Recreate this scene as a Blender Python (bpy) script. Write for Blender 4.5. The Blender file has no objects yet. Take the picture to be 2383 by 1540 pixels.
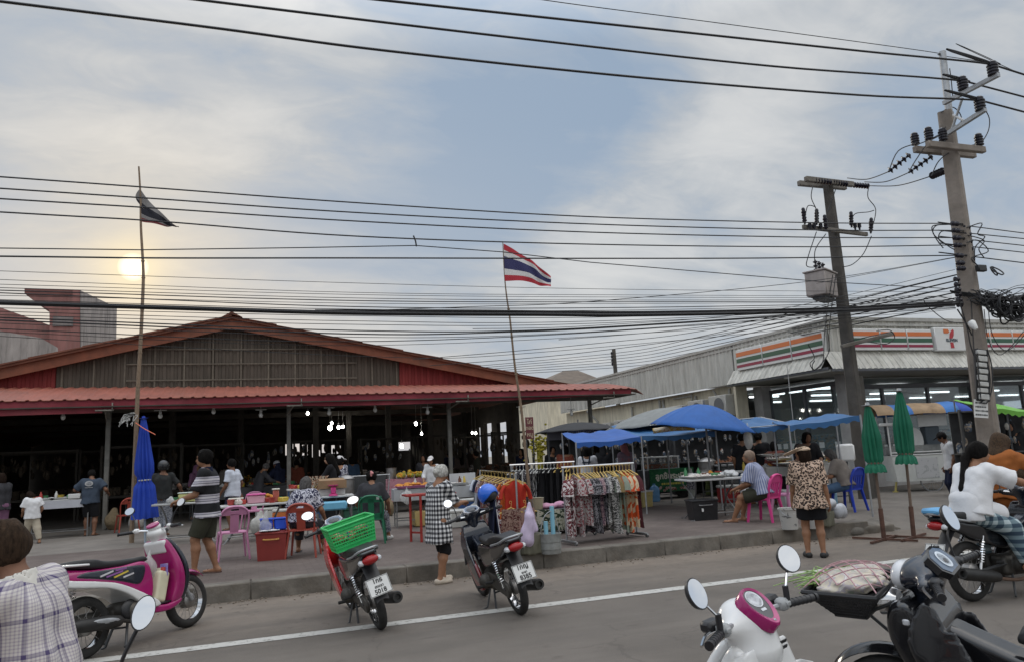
import bpy,bmesh,math,random
import numpy as np
from mathutils import Vector,Matrix
rnd=random.Random(11)
D=bpy.data
SC=bpy.context.scene
COL=SC.collection
PI=math.pi
R=math.radians
# ---- camera geometry (26 mm phone lens, eye 1.65 m above the road)
EYE=1.65
FPX,CPX,CPY=1721.0,1191.5,770.0
CAM_ROT=(Matrix.Rotation(R(-19.6),3,'Z')@Matrix.Rotation(R(99.4),3,'X')@Matrix.Rotation(R(-2.9),3,'Z'))
def ray(px,py):
 return CAM_ROT@Vector(((px-CPX)/FPX,-(py-CPY)/FPX,-1))
def G(px,py,z=0.0):
 d=ray(px,py);t=(z-EYE)/d.z
 return Vector((0,0,EYE))+d*t
def AY(px,py,Y):
 d=ray(px,py)
 return Vector((0,0,EYE))+d*(Y/d.y)
def AD(px,py,dist):
 return Vector((0,0,EYE))+ray(px,py)*dist
WALK=0.21
# ---- objects
def link(o,parent=None):
 COL.objects.link(o)
 if parent is not None:o.parent=parent
 return o
def tag(o,label,cat,group=None,kind=None):
 if label:o['label']=label
 if cat:o['category']=cat
 if group:o['group']=group
 if kind:o['kind']=kind
 return o
def thing(name,label,cat,loc=(0,0,0),rz=0.0,group=None,rot=None):
 o=D.objects.new(name,None);o.empty_display_size=.1
 o.location=loc
 o.rotation_euler=rot if rot else(0,0,rz)
 link(o)
 return tag(o,label,cat,group)
def struct(o):
 o['kind']='structure';return o
def copy_thing(root,loc,rz,label,group=None):
 r=root.copy();COL.objects.link(r);r.location=loc;r.rotation_euler=(0,0,rz);r['label']=label
 if group:r['group']=group
 for ch in list(root.children):
  c=ch.copy();COL.objects.link(c);c.parent=r
  for g in list(ch.children):
   d=g.copy();COL.objects.link(d);d.parent=c
 return r
 # ---- materials
MATS={}
def nodes_of(m):
 m.use_nodes=True
 nt=m.node_tree
 return nt,nt.nodes,nt.links
def mat(name,col,rough=.6,metal=0.0,var=.18,scale=7.0,bump=0.0,bscale=None,spec=.5,trans=0.0,alpha=1.0,emit=0.0,coat=0.0,stretch=None,dirt=0.0):
 if name in MATS:return MATS[name]
 m=D.materials.new(name);MATS[name]=m
 nt,N,L=nodes_of(m)
 b=N['Principled BSDF']
 b.inputs['Roughness'].default_value=rough
 b.inputs['Metallic'].default_value=metal
 b.inputs['Specular IOR Level'].default_value=spec
 b.inputs['Transmission Weight'].default_value=trans
 b.inputs['Alpha'].default_value=alpha
 b.inputs['Coat Weight'].default_value=coat
 c=(col[0],col[1],col[2],1)
 b.inputs['Base Color'].default_value=c
 if emit:
  b.inputs['Emission Color'].default_value=c
  b.inputs['Emission Strength'].default_value=emit
 if var or bump:
  tc=N.new('ShaderNodeTexCoord')
  src=tc.outputs['Object']
  if stretch:
   mp=N.new('ShaderNodeMapping');mp.inputs['Scale'].default_value=stretch
   L.new(src,mp.inputs['Vector']);src=mp.outputs['Vector']
  nz=N.new('ShaderNodeTexNoise');nz.inputs['Scale'].default_value=scale;nz.inputs['Detail'].default_value=6;nz.inputs['Roughness'].default_value=.62
  L.new(src,nz.inputs['Vector'])
  if var:
   rp=N.new('ShaderNodeValToRGB')
   rp.color_ramp.elements[0].position=.3;rp.color_ramp.elements[1].position=.7
   rp.color_ramp.elements[0].color=tuple(max(0,x*(1-var))for x in col)+(1,)
   rp.color_ramp.elements[1].color=tuple(min(1,x*(1+var))for x in col)+(1,)
   L.new(nz.outputs['Fac'],rp.inputs['Fac'])
   out=rp.outputs['Color']
   if dirt:
    n2=N.new('ShaderNodeTexNoise');n2.inputs['Scale'].default_value=scale*.35;n2.inputs['Detail'].default_value=9;n2.inputs['Roughness'].default_value=.7
    L.new(src,n2.inputs['Vector'])
    r2=N.new('ShaderNodeValToRGB');r2.color_ramp.elements[0].position=.48;r2.color_ramp.elements[1].position=.72
    L.new(n2.outputs['Fac'],r2.inputs['Fac'])
    ml=N.new('ShaderNodeMath');ml.operation='MULTIPLY';ml.inputs[1].default_value=dirt
    L.new(r2.outputs['Color'],ml.inputs[0])
    mx=N.new('ShaderNodeMix');mx.data_type='RGBA'
    L.new(ml.outputs[0],mx.inputs['Factor']);L.new(out,mx.inputs['A']);mx.inputs['B'].default_value=(.11,.085,.06,1)
    out=mx.outputs['Result']
   L.new(out,b.inputs['Base Color'])
  if bump:
   bp=N.new('ShaderNodeBump');bp.inputs['Strength'].default_value=min(1,bump);bp.inputs['Distance'].default_value=.01
   n3=N.new('ShaderNodeTexNoise');n3.inputs['Scale'].default_value=bscale or scale*4;n3.inputs['Detail'].default_value=5
   L.new(src,n3.inputs['Vector']);L.new(n3.outputs['Fac'],bp.inputs['Height']);L.new(bp.outputs['Normal'],b.inputs['Normal'])
 return m
def ramp(N,stops,interp='LINEAR'):
 r=N.new('ShaderNodeValToRGB');cr=r.color_ramp;cr.interpolation=interp
 while len(cr.elements)>1:cr.elements.remove(cr.elements[-1])
 cr.elements[0].position=stops[0][0];cr.elements[0].color=tuple(stops[0][1])+(1,)
 for p,c in stops[1:]:
  e=cr.elements.new(p);e.color=tuple(c)+(1,)
 return r
def math_(N,L,op,a,b=None,c=None):
 n=N.new('ShaderNodeMath');n.operation=op
 for i,v in enumerate((a,b,c)):
  if v is None:continue
  if isinstance(v,(int,float)):n.inputs[i].default_value=v
  else:L.new(v,n.inputs[i])
 return n.outputs[0]
def mixc(N,L,f,a,b):
 n=N.new('ShaderNodeMix');n.data_type='RGBA'
 for s,v in(('Factor',f),('A',a),('B',b)):
  if isinstance(v,(int,float)):n.inputs[s].default_value=v
  elif isinstance(v,tuple):n.inputs[s].default_value=v+((1,)if len(v)==3 else())
  else:L.new(v,n.inputs[s])
 return n.outputs['Result']
def pat(name,fn,rough=.8):
 """A material whose colour is fn(N, L, object-space vector, xyz outputs) -> colour socket."""
 if name in MATS:return MATS[name]
 m=D.materials.new(name);MATS[name]=m
 nt,N,L=nodes_of(m)
 b=N['Principled BSDF'];b.inputs['Roughness'].default_value=rough
 b.inputs['Specular IOR Level'].default_value=.3
 tc=N.new('ShaderNodeTexCoord');sp=N.new('ShaderNodeSeparateXYZ');L.new(tc.outputs['Object'],sp.inputs[0])
 col=fn(N,L,tc.outputs['Object'],(sp.outputs[0],sp.outputs[1],sp.outputs[2]))
 L.new(col,b.inputs['Base Color'])
 return m
def noise(N,L,v,scale,detail=4,dist=0.0,rough=.6):
 n=N.new('ShaderNodeTexNoise');n.inputs['Scale'].default_value=scale;n.inputs['Detail'].default_value=detail
 n.inputs['Distortion'].default_value=dist;n.inputs['Roughness'].default_value=rough
 L.new(v,n.inputs['Vector']);return n.outputs['Fac']
def mapping(N,L,v,scale=(1,1,1),loc=(0,0,0)):
 n=N.new('ShaderNodeMapping');n.inputs['Scale'].default_value=scale;n.inputs['Location'].default_value=loc
 L.new(v,n.inputs['Vector']);return n.outputs['Vector']
def stripes_mat(name,axis,period,stops,jitter=0.0,rough=.8):
 def fn(N,L,v,xyz):
  s=xyz[axis]if not isinstance(axis,tuple)else math_(N,L,'ADD',math_(N,L,'MULTIPLY',xyz[axis[0]],axis[2]),math_(N,L,'MULTIPLY',xyz[axis[1]],axis[3]))
  if jitter:s=math_(N,L,'ADD',s,math_(N,L,'MULTIPLY',noise(N,L,v,3),jitter))
  f=math_(N,L,'FRACT',math_(N,L,'DIVIDE',s,period))
  r=ramp(N,stops,'CONSTANT');L.new(f,r.inputs['Fac']);return r.outputs['Color']
 return pat(name,fn,rough)
def check_mat(name,a,b,px,pz,rough=.85,mid=None):
 """gingham / plaid: bands round the body and up it"""
 def fn(N,L,v,xyz):
  ang=math_(N,L,'ARCTAN2',xyz[0],xyz[1])
  u=math_(N,L,'LESS_THAN',math_(N,L,'FRACT',math_(N,L,'MULTIPLY',ang,px)),.5)
  w=math_(N,L,'LESS_THAN',math_(N,L,'FRACT',math_(N,L,'MULTIPLY',xyz[2],pz)),.5)
  s=math_(N,L,'MULTIPLY',math_(N,L,'ADD',u,w),.5)
  r=ramp(N,[(0,a),(.35,mid or tuple((p+q)/2 for p,q in zip(a,b))),(.75,b)],'CONSTANT');L.new(s,r.inputs['Fac']);return r.outputs['Color']
 return pat(name,fn,rough)
def blotch_mat(name,cols,scale,dist=1.5,stretch=(1,1,1),rough=.85,loc=(0,0,0)):
 """printed cloth: hard edged areas of several colours"""
 def fn(N,L,v,xyz):
  f=noise(N,L,mapping(N,L,v,stretch,loc),scale,2,dist)
  n=len(cols);st=[(0,cols[0])]
  for i in range(1,n):st.append((.36+.3*(i-1)/max(1,n-2)if n>2 else.5,cols[i]))
  r=ramp(N,st,'CONSTANT');L.new(f,r.inputs['Fac']);return r.outputs['Color']
 return pat(name,fn,rough)
 # ---- mesh builder
def mesh_obj(name,verts,faces,mats,parent=None,mi=None,smooth=40,loc=None):
 me=D.meshes.new(name)
 if isinstance(verts,np.ndarray):
  me.vertices.add(len(verts));me.vertices.foreach_set('co',verts.astype(np.float32).ravel())
  f=np.asarray(faces,dtype=np.int32);k=f.shape[1]
  me.loops.add(f.size);me.loops.foreach_set('vertex_index',f.ravel())
  me.polygons.add(len(f));me.polygons.foreach_set('loop_start',np.arange(len(f),dtype=np.int32)*k)
  me.update(calc_edges=True)
 else:
  me.from_pydata([tuple(v)for v in verts],[],faces)
 ms=mats if isinstance(mats,(list,tuple))else[mats]
 for m in ms:me.materials.append(m)
 if mi is not None:me.polygons.foreach_set('material_index',np.asarray(mi,dtype=np.int32))
 me.validate()
 if smooth:
  me.polygons.foreach_set('use_smooth',np.ones(len(me.polygons),dtype=bool))
  if smooth<179:me.set_sharp_from_angle(angle=R(smooth))
 me.update()
 o=D.objects.new(name,me)
 if loc is not None:o.location=loc
 return link(o,parent)
class MB:
 def __init__(s):s.v=[];s.f=[];s.m=[];s.pc=[]
 def add(s,v,f,M=None,mi=0):
  n=len(s.v);s.pc.append((n,len(s.f)))
  s.v.extend([tuple(M@Vector(p))for p in v]if M is not None else[tuple(p)for p in v])
  s.f.extend([tuple(i+n for i in q)for q in f]);s.m.extend([mi]*len(f));return s
 def box(s,c,size,rz=0.0,bev=0.0,M=None,mi=0,rot=None):
  x,y,z=(k/2 for k in size)
  T=Matrix.Translation(c)@(rot.to_4x4()if rot is not None else Matrix.Rotation(rz,4,'Z'))
  if M is not None:T=M@T
  b=min(bev,x*.9,y*.9,z*.9)
  if b<=0:
   v=[(sx*x,sy*y,sz*z)for sx in(-1,1)for sy in(-1,1)for sz in(-1,1)]
   return s.add(v,[(0,1,3,2),(4,6,7,5),(0,4,5,1),(2,3,7,6),(0,2,6,4),(1,5,7,3)],T,mi)
  v=[];idx={}
  for sx in(-1,1):
   for sy in(-1,1):
    for sz in(-1,1):
     for a in range(3):
      p=[sx*(x-b),sy*(y-b),sz*(z-b)];p[a]=(sx*x,sy*y,sz*z)[a]
      idx[(sx,sy,sz,a)]=len(v);v.append(tuple(p))
  f=[]
  o=lambda A,l:l if A>0 else l[::-1]
  for q in(-1,1):
   f.append(o(q,[idx[(q,-1,-1,0)],idx[(q,1,-1,0)],idx[(q,1,1,0)],idx[(q,-1,1,0)]]))
   f.append(o(-q,[idx[(-1,q,-1,1)],idx[(1,q,-1,1)],idx[(1,q,1,1)],idx[(-1,q,1,1)]]))
   f.append(o(q,[idx[(-1,-1,q,2)],idx[(1,-1,q,2)],idx[(1,1,q,2)],idx[(-1,1,q,2)]]))
  for a in(-1,1):
   for c2 in(-1,1):
    f.append(o(-a*c2,[idx[(a,c2,-1,0)],idx[(a,c2,-1,1)],idx[(a,c2,1,1)],idx[(a,c2,1,0)]][::-1]))
    f.append(o(a*c2,[idx[(a,-1,c2,0)],idx[(a,-1,c2,2)],idx[(a,1,c2,2)],idx[(a,1,c2,0)]][::-1]))
    f.append(o(-a*c2,[idx[(-1,a,c2,1)],idx[(-1,a,c2,2)],idx[(1,a,c2,2)],idx[(1,a,c2,1)]][::-1]))
    for e in(-1,1):f.append(o(a*c2*e,[idx[(a,c2,e,0)],idx[(a,c2,e,1)],idx[(a,c2,e,2)]]))
  return s.add(v,f,T,mi)
 def tube(s,pts,r,n=8,cap=True,M=None,mi=0,flat=None,closed=False):
  P=[Vector(p)for p in pts];k=len(P)
  rs=r if isinstance(r,(list,tuple))else[r]*k
  v=[];f=[];up=None
  for i in range(k):
   if closed:t=P[(i+1)%k]-P[i-1]
   else:t=P[min(i+1,k-1)]-P[max(i-1,0)]
   if t.length<1e-9:t=Vector((0,0,1))
   t.normalize()
   if up is None:
    up=Vector((0,0,1))if abs(t.z)<.9 else Vector((1,0,0))
   a=t.cross(up)
   if a.length<1e-6:a=t.orthogonal()
   a.normalize();b=a.cross(t).normalized();up=b
   for j in range(n):
    w=2*PI*j/n+(PI/n if n==4 else 0)
    ra,rb=(rs[i],rs[i])if flat is None else(rs[i],rs[i]*flat)
    v.append(P[i]+a*(math.cos(w)*ra)+b*(math.sin(w)*rb))
  for i in range(k if closed else k-1):
   i2=(i+1)%k
   for j in range(n):
    j2=(j+1)%n
    f.append((i*n+j,i2*n+j,i2*n+j2,i*n+j2))
  if cap and not closed:
   f.append(tuple(range(n)));f.append(tuple((k-1)*n+j for j in range(n))[::-1])
  return s.add(v,f,M,mi)
 def lathe(s,prof,n=16,c=(0,0,0),M=None,mi=0,axis='z',arc=2*PI,sy=1.0,cap=True):
  cap=cap and tuple(prof[0])!=tuple(prof[-1])
  v=[];f=[];k=len(prof);full=arc>6.28
  m=n if full else n+1
  for(r,z)in prof:
   for j in range(m):
    w=arc*j/n
    p=(r*math.cos(w),r*math.sin(w)*sy,z)
    if axis=='y':p=(p[0],p[2],p[1])
    elif axis=='x':p=(p[2],p[0],p[1])
    v.append((p[0]+c[0],p[1]+c[1],p[2]+c[2]))
  for i in range(k-1):
   for j in range(n):
    j2=(j+1)%m if full else j+1
    q=(i*m+j,i*m+j2,(i+1)*m+j2,(i+1)*m+j)
    f.append(q if axis!='y' else q[::-1])
  if full and cap:
   if prof[0][0]>1e-4:f.append(tuple(range(m))[::-1])
   if prof[-1][0]>1e-4:f.append(tuple((k-1)*m+j for j in range(m)))
  return s.add(v,f,M,mi)
 def prism(s,poly,lo,hi,axis='z',M=None,mi=0):
  """2-D outline pushed from lo to hi along an axis; the outline lies in the other two axes, in order"""
  def p3(a,b,h):return{'z':(a,b,h),'y':(a,h,b),'x':(h,a,b)}[axis]
  n=len(poly)
  v=[p3(a,b,lo)for a,b in poly]+[p3(a,b,hi)for a,b in poly]
  f=[tuple(range(n))[::-1],tuple(range(n,2*n))]+[(i,(i+1)%n,n+(i+1)%n,n+i)for i in range(n)]
  if axis=='y':f=[q[::-1]for q in f]
  return s.add(v,f,M,mi)
 def sheet(s,fn,nu,nv,M=None,mi=0,th=0.0):
  """fn(u, v) -> point, u and v in 0..1; th > 0 gives it thickness"""
  v=[Vector(fn(i/nu,j/nv))for i in range(nu+1)for j in range(nv+1)]
  w=nv+1
  f=[(i*w+j,(i+1)*w+j,(i+1)*w+j+1,i*w+j+1)for i in range(nu)for j in range(nv)]
  if th:
   nrm=[Vector((0,0,0))for _ in v]
   for q in f:
    nn=(v[q[1]]-v[q[0]]).cross(v[q[3]]-v[q[0]])
    for i in q:nrm[i]+=nn
   v2=[p-n_.normalized()*th if n_.length>0 else p-Vector((0,0,th))for p,n_ in zip(v,nrm)]
   k=len(v);f2=[tuple(i+k for i in q)[::-1]for q in f]
   ed=[(i*w,(i+1)*w)for i in range(nu)]+[((i+1)*w+nv,i*w+nv)for i in range(nu)]+[(j+1,j)for j in range(nv)]+[(nu*w+j,nu*w+j+1)for j in range(nv)]
   f3=[(a,a+k,b+k,b)for a,b in ed]
   v=v+v2;f=f+f2+f3
  return s.add(v,f,M,mi)
 def ball(s,c,r,n=12,M=None,mi=0,rot=None):
  r=r if isinstance(r,(tuple,list))else(r,r,r)
  h=max(4,n//2);v=[(0,0,-1)];f=[]
  for i in range(1,h):
   t=PI*i/h
   for j in range(n):v.append((math.sin(t)*math.cos(2*PI*j/n),math.sin(t)*math.sin(2*PI*j/n),-math.cos(t)))
  v.append((0,0,1));e=len(v)-1
  for j in range(n):
   f.append((0,1+(j+1)%n,1+j));f.append((e,e-n+j,e-n+(j+1)%n))
   for i in range(h-2):
    a=1+i*n
    f.append((a+j,a+(j+1)%n,a+n+(j+1)%n,a+n+j))
  T=Matrix.Translation(c)@(rot.to_4x4()if rot is not None else Matrix.Identity(4))@Matrix.Diagonal((r[0],r[1],r[2],1))
  if M is not None:T=M@T
  return s.add(v,f,T,mi)
 def build(s,name,mats,parent=None,smooth=40):
  ms=mats if isinstance(mats,(list,tuple))else[mats]
  return mesh_obj(name,s.v,s.f,ms,parent,s.m if len(ms)>1 else None,smooth)
def build_each(b,name,m,parent,group=1):
 """one object per shape added (or per run of `group` shapes)"""
 P=b.pc[::group]+[(len(b.v),len(b.f))]
 return[mesh_obj(name,b.v[P[i][0]:P[i+1][0]],[tuple(k-P[i][0]for k in f)for f in b.f[P[i][1]:P[i+1][1]]],m,parent)for i in range(len(P)-1)]
def curve_pts(pts,n=6):
 """Catmull-Rom through the points"""
 P=[Vector(p)for p in pts];out=[]
 for i in range(len(P)-1):
  a,b,c,d=P[max(i-1,0)],P[i],P[i+1],P[min(i+2,len(P)-1)]
  for k in range(n):
   t=k/n
   out.append(.5*((2*b)+(c-a)*t+(2*a-5*b+4*c-d)*t*t+(3*b-a-3*c+d)*t**3))
 out.append(P[-1]);return out
def closed_curve(pts,n=4):
 P=[Vector((p[0],p[1],0))for p in pts];k=len(P);out=[]
 for i in range(k):
  a,b,c,d=P[i-1],P[i],P[(i+1)%k],P[(i+2)%k]
  for q in range(n):
   t=q/n
   w=.5*((2*b)+(c-a)*t+(2*a-5*b+4*c-d)*t*t+(3*b-a-3*c+d)*t**3)
   out.append((w.x,w.y))
 return out
 # ---- solids blended from distance fields, for bodies, cloth and moulded panels
class SDF:
 def __init__(s,res=.012,k=.03):s.res=res;s.k=k;s.ops=[];s.wr=[]
 def _u(s,f,lo,hi,op,k):
  s.ops.append((op,f,np.array(lo,float),np.array(hi,float),s.k if k is None else k));return s
 def cone(s,a,b,ra,rb=None,op='u',k=None,flat=False,sq=None):
  a=np.array(a,float);b=np.array(b,float);rb=ra if rb is None else rb
  ab=b-a;L2=max(ab@ab,1e-9);m=max(ra,rb)
  def f(X,Y,Z):
   x,y,z=X-a[0],Y-a[1],Z-a[2]
   h=(x*ab[0]+y*ab[1]+z*ab[2])/L2
   hc=np.clip(h,0,1)
   d=np.sqrt((x-hc*ab[0])**2+(y-hc*ab[1])**2+(z-hc*ab[2])**2)-(ra+(rb-ra)*hc)
   if flat:d=np.maximum(d,(h-1)*math.sqrt(L2))
   return d
  return s._u(f,np.minimum(a,b)-m,np.maximum(a,b)+m,op,k)
 def ell(s,c,r,Rm=None,op='u',k=None):
  c=np.array(c,float);r=np.array(r if isinstance(r,(tuple,list))else(r,r,r),float)
  Q=np.array(Rm.transposed())if Rm is not None else None
  m=r.max()
  def f(X,Y,Z):
   x,y,z=X-c[0],Y-c[1],Z-c[2]
   if Q is not None:x,y,z=(Q[i,0]*x+Q[i,1]*y+Q[i,2]*z for i in range(3))
   k0=np.sqrt((x/r[0])**2+(y/r[1])**2+(z/r[2])**2)
   k1=np.sqrt((x/r[0]**2)**2+(y/r[1]**2)**2+(z/r[2]**2)**2)
   return k0*(k0-1)/np.maximum(k1,1e-6)
  return s._u(f,c-m,c+m,op,k)
 def box(s,c,h,r=.01,Rm=None,op='u',k=None):
  c=np.array(c,float);h=np.array(h,float)
  Q=np.array(Rm.transposed())if Rm is not None else None
  m=np.linalg.norm(h)if Q is not None else h
  def f(X,Y,Z):
   x,y,z=X-c[0],Y-c[1],Z-c[2]
   if Q is not None:x,y,z=(Q[i,0]*x+Q[i,1]*y+Q[i,2]*z for i in range(3))
   qx,qy,qz=abs(x)-h[0]+r,abs(y)-h[1]+r,abs(z)-h[2]+r
   return np.sqrt(np.maximum(qx,0)**2+np.maximum(qy,0)**2+np.maximum(qz,0)**2)+np.minimum(np.maximum(qx,np.maximum(qy,qz)),0)-r
  return s._u(f,c-m,c+m,op,k)
 def poly(s,pts,w,r=.015,y=0.0,op='u',k=None,wf=None):
  """side outline in x-z, half width w (or wf(x, z)) about the plane y, edges rounded by r"""
  P=np.array(pts,float);hw=w
  def f(X,Y,Z):
   x=X+0*Z;z=Z+0*X
   d=(x-P[0,0])**2+(z-P[0,1])**2;sg=np.ones_like(d)
   j=len(P)-1
   for i in range(len(P)):
    e=P[j]-P[i];wx,wz=x-P[i,0],z-P[i,1]
    t=np.clip((wx*e[0]+wz*e[1])/max(e@e,1e-12),0,1)
    d=np.minimum(d,(wx-e[0]*t)**2+(wz-e[1]*t)**2)
    c1=z>=P[i,1];c2=z<P[j,1];c3=e[0]*wz>e[1]*wx
    sg=np.where((c1&c2&c3)|(~c1&~c2&~c3),-sg,sg)
    j=i
   dp=sg*np.sqrt(d)
   ww=wf(x,z)if wf else hw
   q1=dp+r;q2=abs(Y-y)-ww+r
   return np.sqrt(np.maximum(q1,0)**2+np.maximum(q2,0)**2)+np.minimum(np.maximum(q1,q2),0)-r
  m=w
  return s._u(f,(P[:,0].min(),y-m,P[:,1].min()),(P[:,0].max(),y+m,P[:,1].max()),op,k)
 def cut(s,p,n):
  """throw away what lies beyond the plane through p facing n"""
  p=np.array(p,float);n=np.array(n,float);n=n/np.linalg.norm(n)
  s.ops.append(('c',lambda X,Y,Z:(X-p[0])*n[0]+(Y-p[1])*n[1]+(Z-p[2])*n[2],None,None,0));return s
 def wrinkle(s,amp,freq=22,seed=0,st=(1,1,.45)):
  s.wr.append((amp,freq,seed,st));return s
 def mesh(s,name,mats,parent=None,mfn=None,smooth=180):
  U=[o for o in s.ops if o[0]=='u']
  lo=np.min([o[2]for o in U],0)-3*s.res-.02;hi=np.max([o[3]for o in U],0)+3*s.res+.02
  n=np.ceil((hi-lo)/s.res).astype(int)+1
  ax=[lo[i]+np.arange(n[i])*s.res for i in range(3)]
  V=np.full(n,.3,dtype=np.float32)
  for op,f,l,h,k in s.ops:
   if op=='c':
    d=f(ax[0][:,None,None],ax[1][None,:,None],ax[2][None,None,:]);V=np.maximum(V,d.astype(np.float32));continue
   mg=k+2.5*s.res
   a=np.maximum(np.floor((l-mg-lo)/s.res).astype(int),0);b=np.minimum(np.ceil((h+mg-lo)/s.res).astype(int)+1,n)
   if(b<=a).any():continue
   sl=tuple(slice(a[i],b[i])for i in range(3))
   d=f(ax[0][sl[0]][:,None,None],ax[1][sl[1]][None,:,None],ax[2][sl[2]][None,None,:]).astype(np.float32)
   W=V[sl]
   if op=='u':
    if k>0:
     hh=np.maximum(k-np.abs(W-d),0)/k;V[sl]=np.minimum(W,d)-hh*hh*k*.25
    else:V[sl]=np.minimum(W,d)
   elif op=='s':V[sl]=np.maximum(W,-d)
   elif op=='i':V[sl]=np.maximum(W,d)
  for amp,fr,sd,st in s.wr:
   q=np.random.RandomState(sd);X,Y,Z=ax[0][:,None,None]*st[0],ax[1][None,:,None]*st[1],ax[2][None,None,:]*st[2]
   for i in range(4):
    w=q.normal(size=3);w=w/np.linalg.norm(w)*fr*(.6+.35*i);ph=q.uniform(0,6.28)
    V=V+(amp/(1+.4*i)*np.sin(X*w[0]+Y*w[1]+Z*w[2]+ph)).astype(np.float32)
  V[0],V[-1]=.3,.3;V[:,0],V[:,-1]=.3,.3;V[:,:,0],V[:,:,-1]=.3,.3
  vs,fs=nets(V,lo,s.res)
  mi=None
  ms=mats if isinstance(mats,(list,tuple))else[mats]
  if mfn is not None and len(ms)>1:
   c=vs[fs].mean(1);mi=mfn(c[:,0],c[:,1],c[:,2]).astype(np.int32)
  return mesh_obj(name,vs,fs,ms,parent,mi,smooth)
def nets(V,lo,res):
 S=V<0
 nx,ny,nz=V.shape
 cs=[(i,j,k)for i in(0,1)for j in(0,1)for k in(0,1)]
 cnt=sum(S[i:nx-1+i,j:ny-1+j,k:nz-1+k].astype(np.int8)for i,j,k in cs)
 act=(cnt>0)&(cnt<8)
 I=np.argwhere(act);idx=np.full(act.shape,-1,np.int32);idx[act]=np.arange(len(I))
 cv={c:V[I[:,0]+c[0],I[:,1]+c[1],I[:,2]+c[2]].astype(float)for c in cs}
 pos=np.zeros((len(I),3));num=np.zeros(len(I))
 for a in cs:
  for ax in range(3):
   if a[ax]:continue
   b=list(a);b[ax]=1;b=tuple(b)
   va,vb=cv[a],cv[b];m=(va<0)!=(vb<0)
   t=np.where(m,va/np.where(m,va-vb,1),0)
   p=np.tile(np.array(a,float),(len(I),1));p[:,ax]=t
   pos[m]+=p[m];num[m]+=1
 vs=lo+(I+pos/num[:,None])*res
 fs=[]
 for ax in range(3):
  o1,o2=(ax+1)%3,(ax+2)%3
  sl0=[slice(None)]*3;sl1=[slice(None)]*3
  sl0[ax]=slice(0,-1);sl1[ax]=slice(1,None)
  A,B=S[tuple(sl0)],S[tuple(sl1)]
  E=np.argwhere(A!=B)
  ok=(E[:,o1]>0)&(E[:,o2]>0)&(E[:,o1]<V.shape[o1]-1)&(E[:,o2]<V.shape[o2]-1)
  E=E[ok];fl=A[tuple(E.T)]
  def g(d1,d2):
   q=E.copy();q[:,o1]-=d1;q[:,o2]-=d2;return idx[tuple(q.T)]
  q=np.stack([g(1,1),g(0,1),g(0,0),g(1,0)],1)
  q[~fl]=q[~fl][:,::-1]
  fs.append(q)
 return vs,np.concatenate(fs)
 # ---- lettering
def text(name,body,size,M,m,parent=None,ext=.001,bold=0.0,align='CENTER',xs=1.0):
 cu=D.curves.new(name,'FONT');cu.body=body;cu.size=size;cu.extrude=ext;cu.offset=bold
 cu.align_x=align;cu.align_y='CENTER';cu.resolution_u=3
 t=D.objects.new(name,cu);COL.objects.link(t)
 bpy.context.view_layer.update()
 me=D.meshes.new_from_object(t.evaluated_get(bpy.context.evaluated_depsgraph_get()))
 D.objects.remove(t);D.curves.remove(cu)
 me.transform(M@Matrix.Diagonal((xs,1,1,1)))
 me.materials.clear();me.materials.append(m);me.name=name
 o=D.objects.new(name,me)
 return link(o,parent)
def facing(loc,normal,up=(0,0,1)):
 """matrix whose z axis looks along normal, y up: for lettering and plates"""
 z=Vector(normal).normalized();x=Vector(up).cross(z).normalized();y=z.cross(x)
 M=Matrix((x,y,z)).transposed().to_4x4();M.translation=Vector(loc);return M
 # common materials
STEEL=mat('galvanised steel',(.36,.37,.38),.45,.6,.2,9)
DARKSTEEL=mat('dark painted steel',(.06,.062,.065),.5,.3,.2,9)
CHROME=mat('chrome',(.75,.75,.76),.12,1.0,.05,5)
BLACKPL=mat('black plastic',(.018,.018,.02),.42,0,.3,12,spec=.5)
RUBBER=mat('tyre rubber',(.022,.021,.02),.8,0,.35,14,bump=.2)
WHITEPL=mat('white plastic',(.72,.72,.7),.4,0,.06,6)
CONCRETE=mat('pole concrete',(.25,.215,.185),.9,0,.22,4,bump=.4,dirt=.55)
WOODPOST=mat('weathered bamboo',(.21,.15,.10),.8,0,.35,14,bump=.3,stretch=(6,6,1))
BLACKCABLE=mat('cable sheath',(.012,.012,.014),.6,0,.1,3)
PORCELAIN=mat('brown glazed insulator',(.014,.012,.02),.22,0,.2,12)
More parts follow.
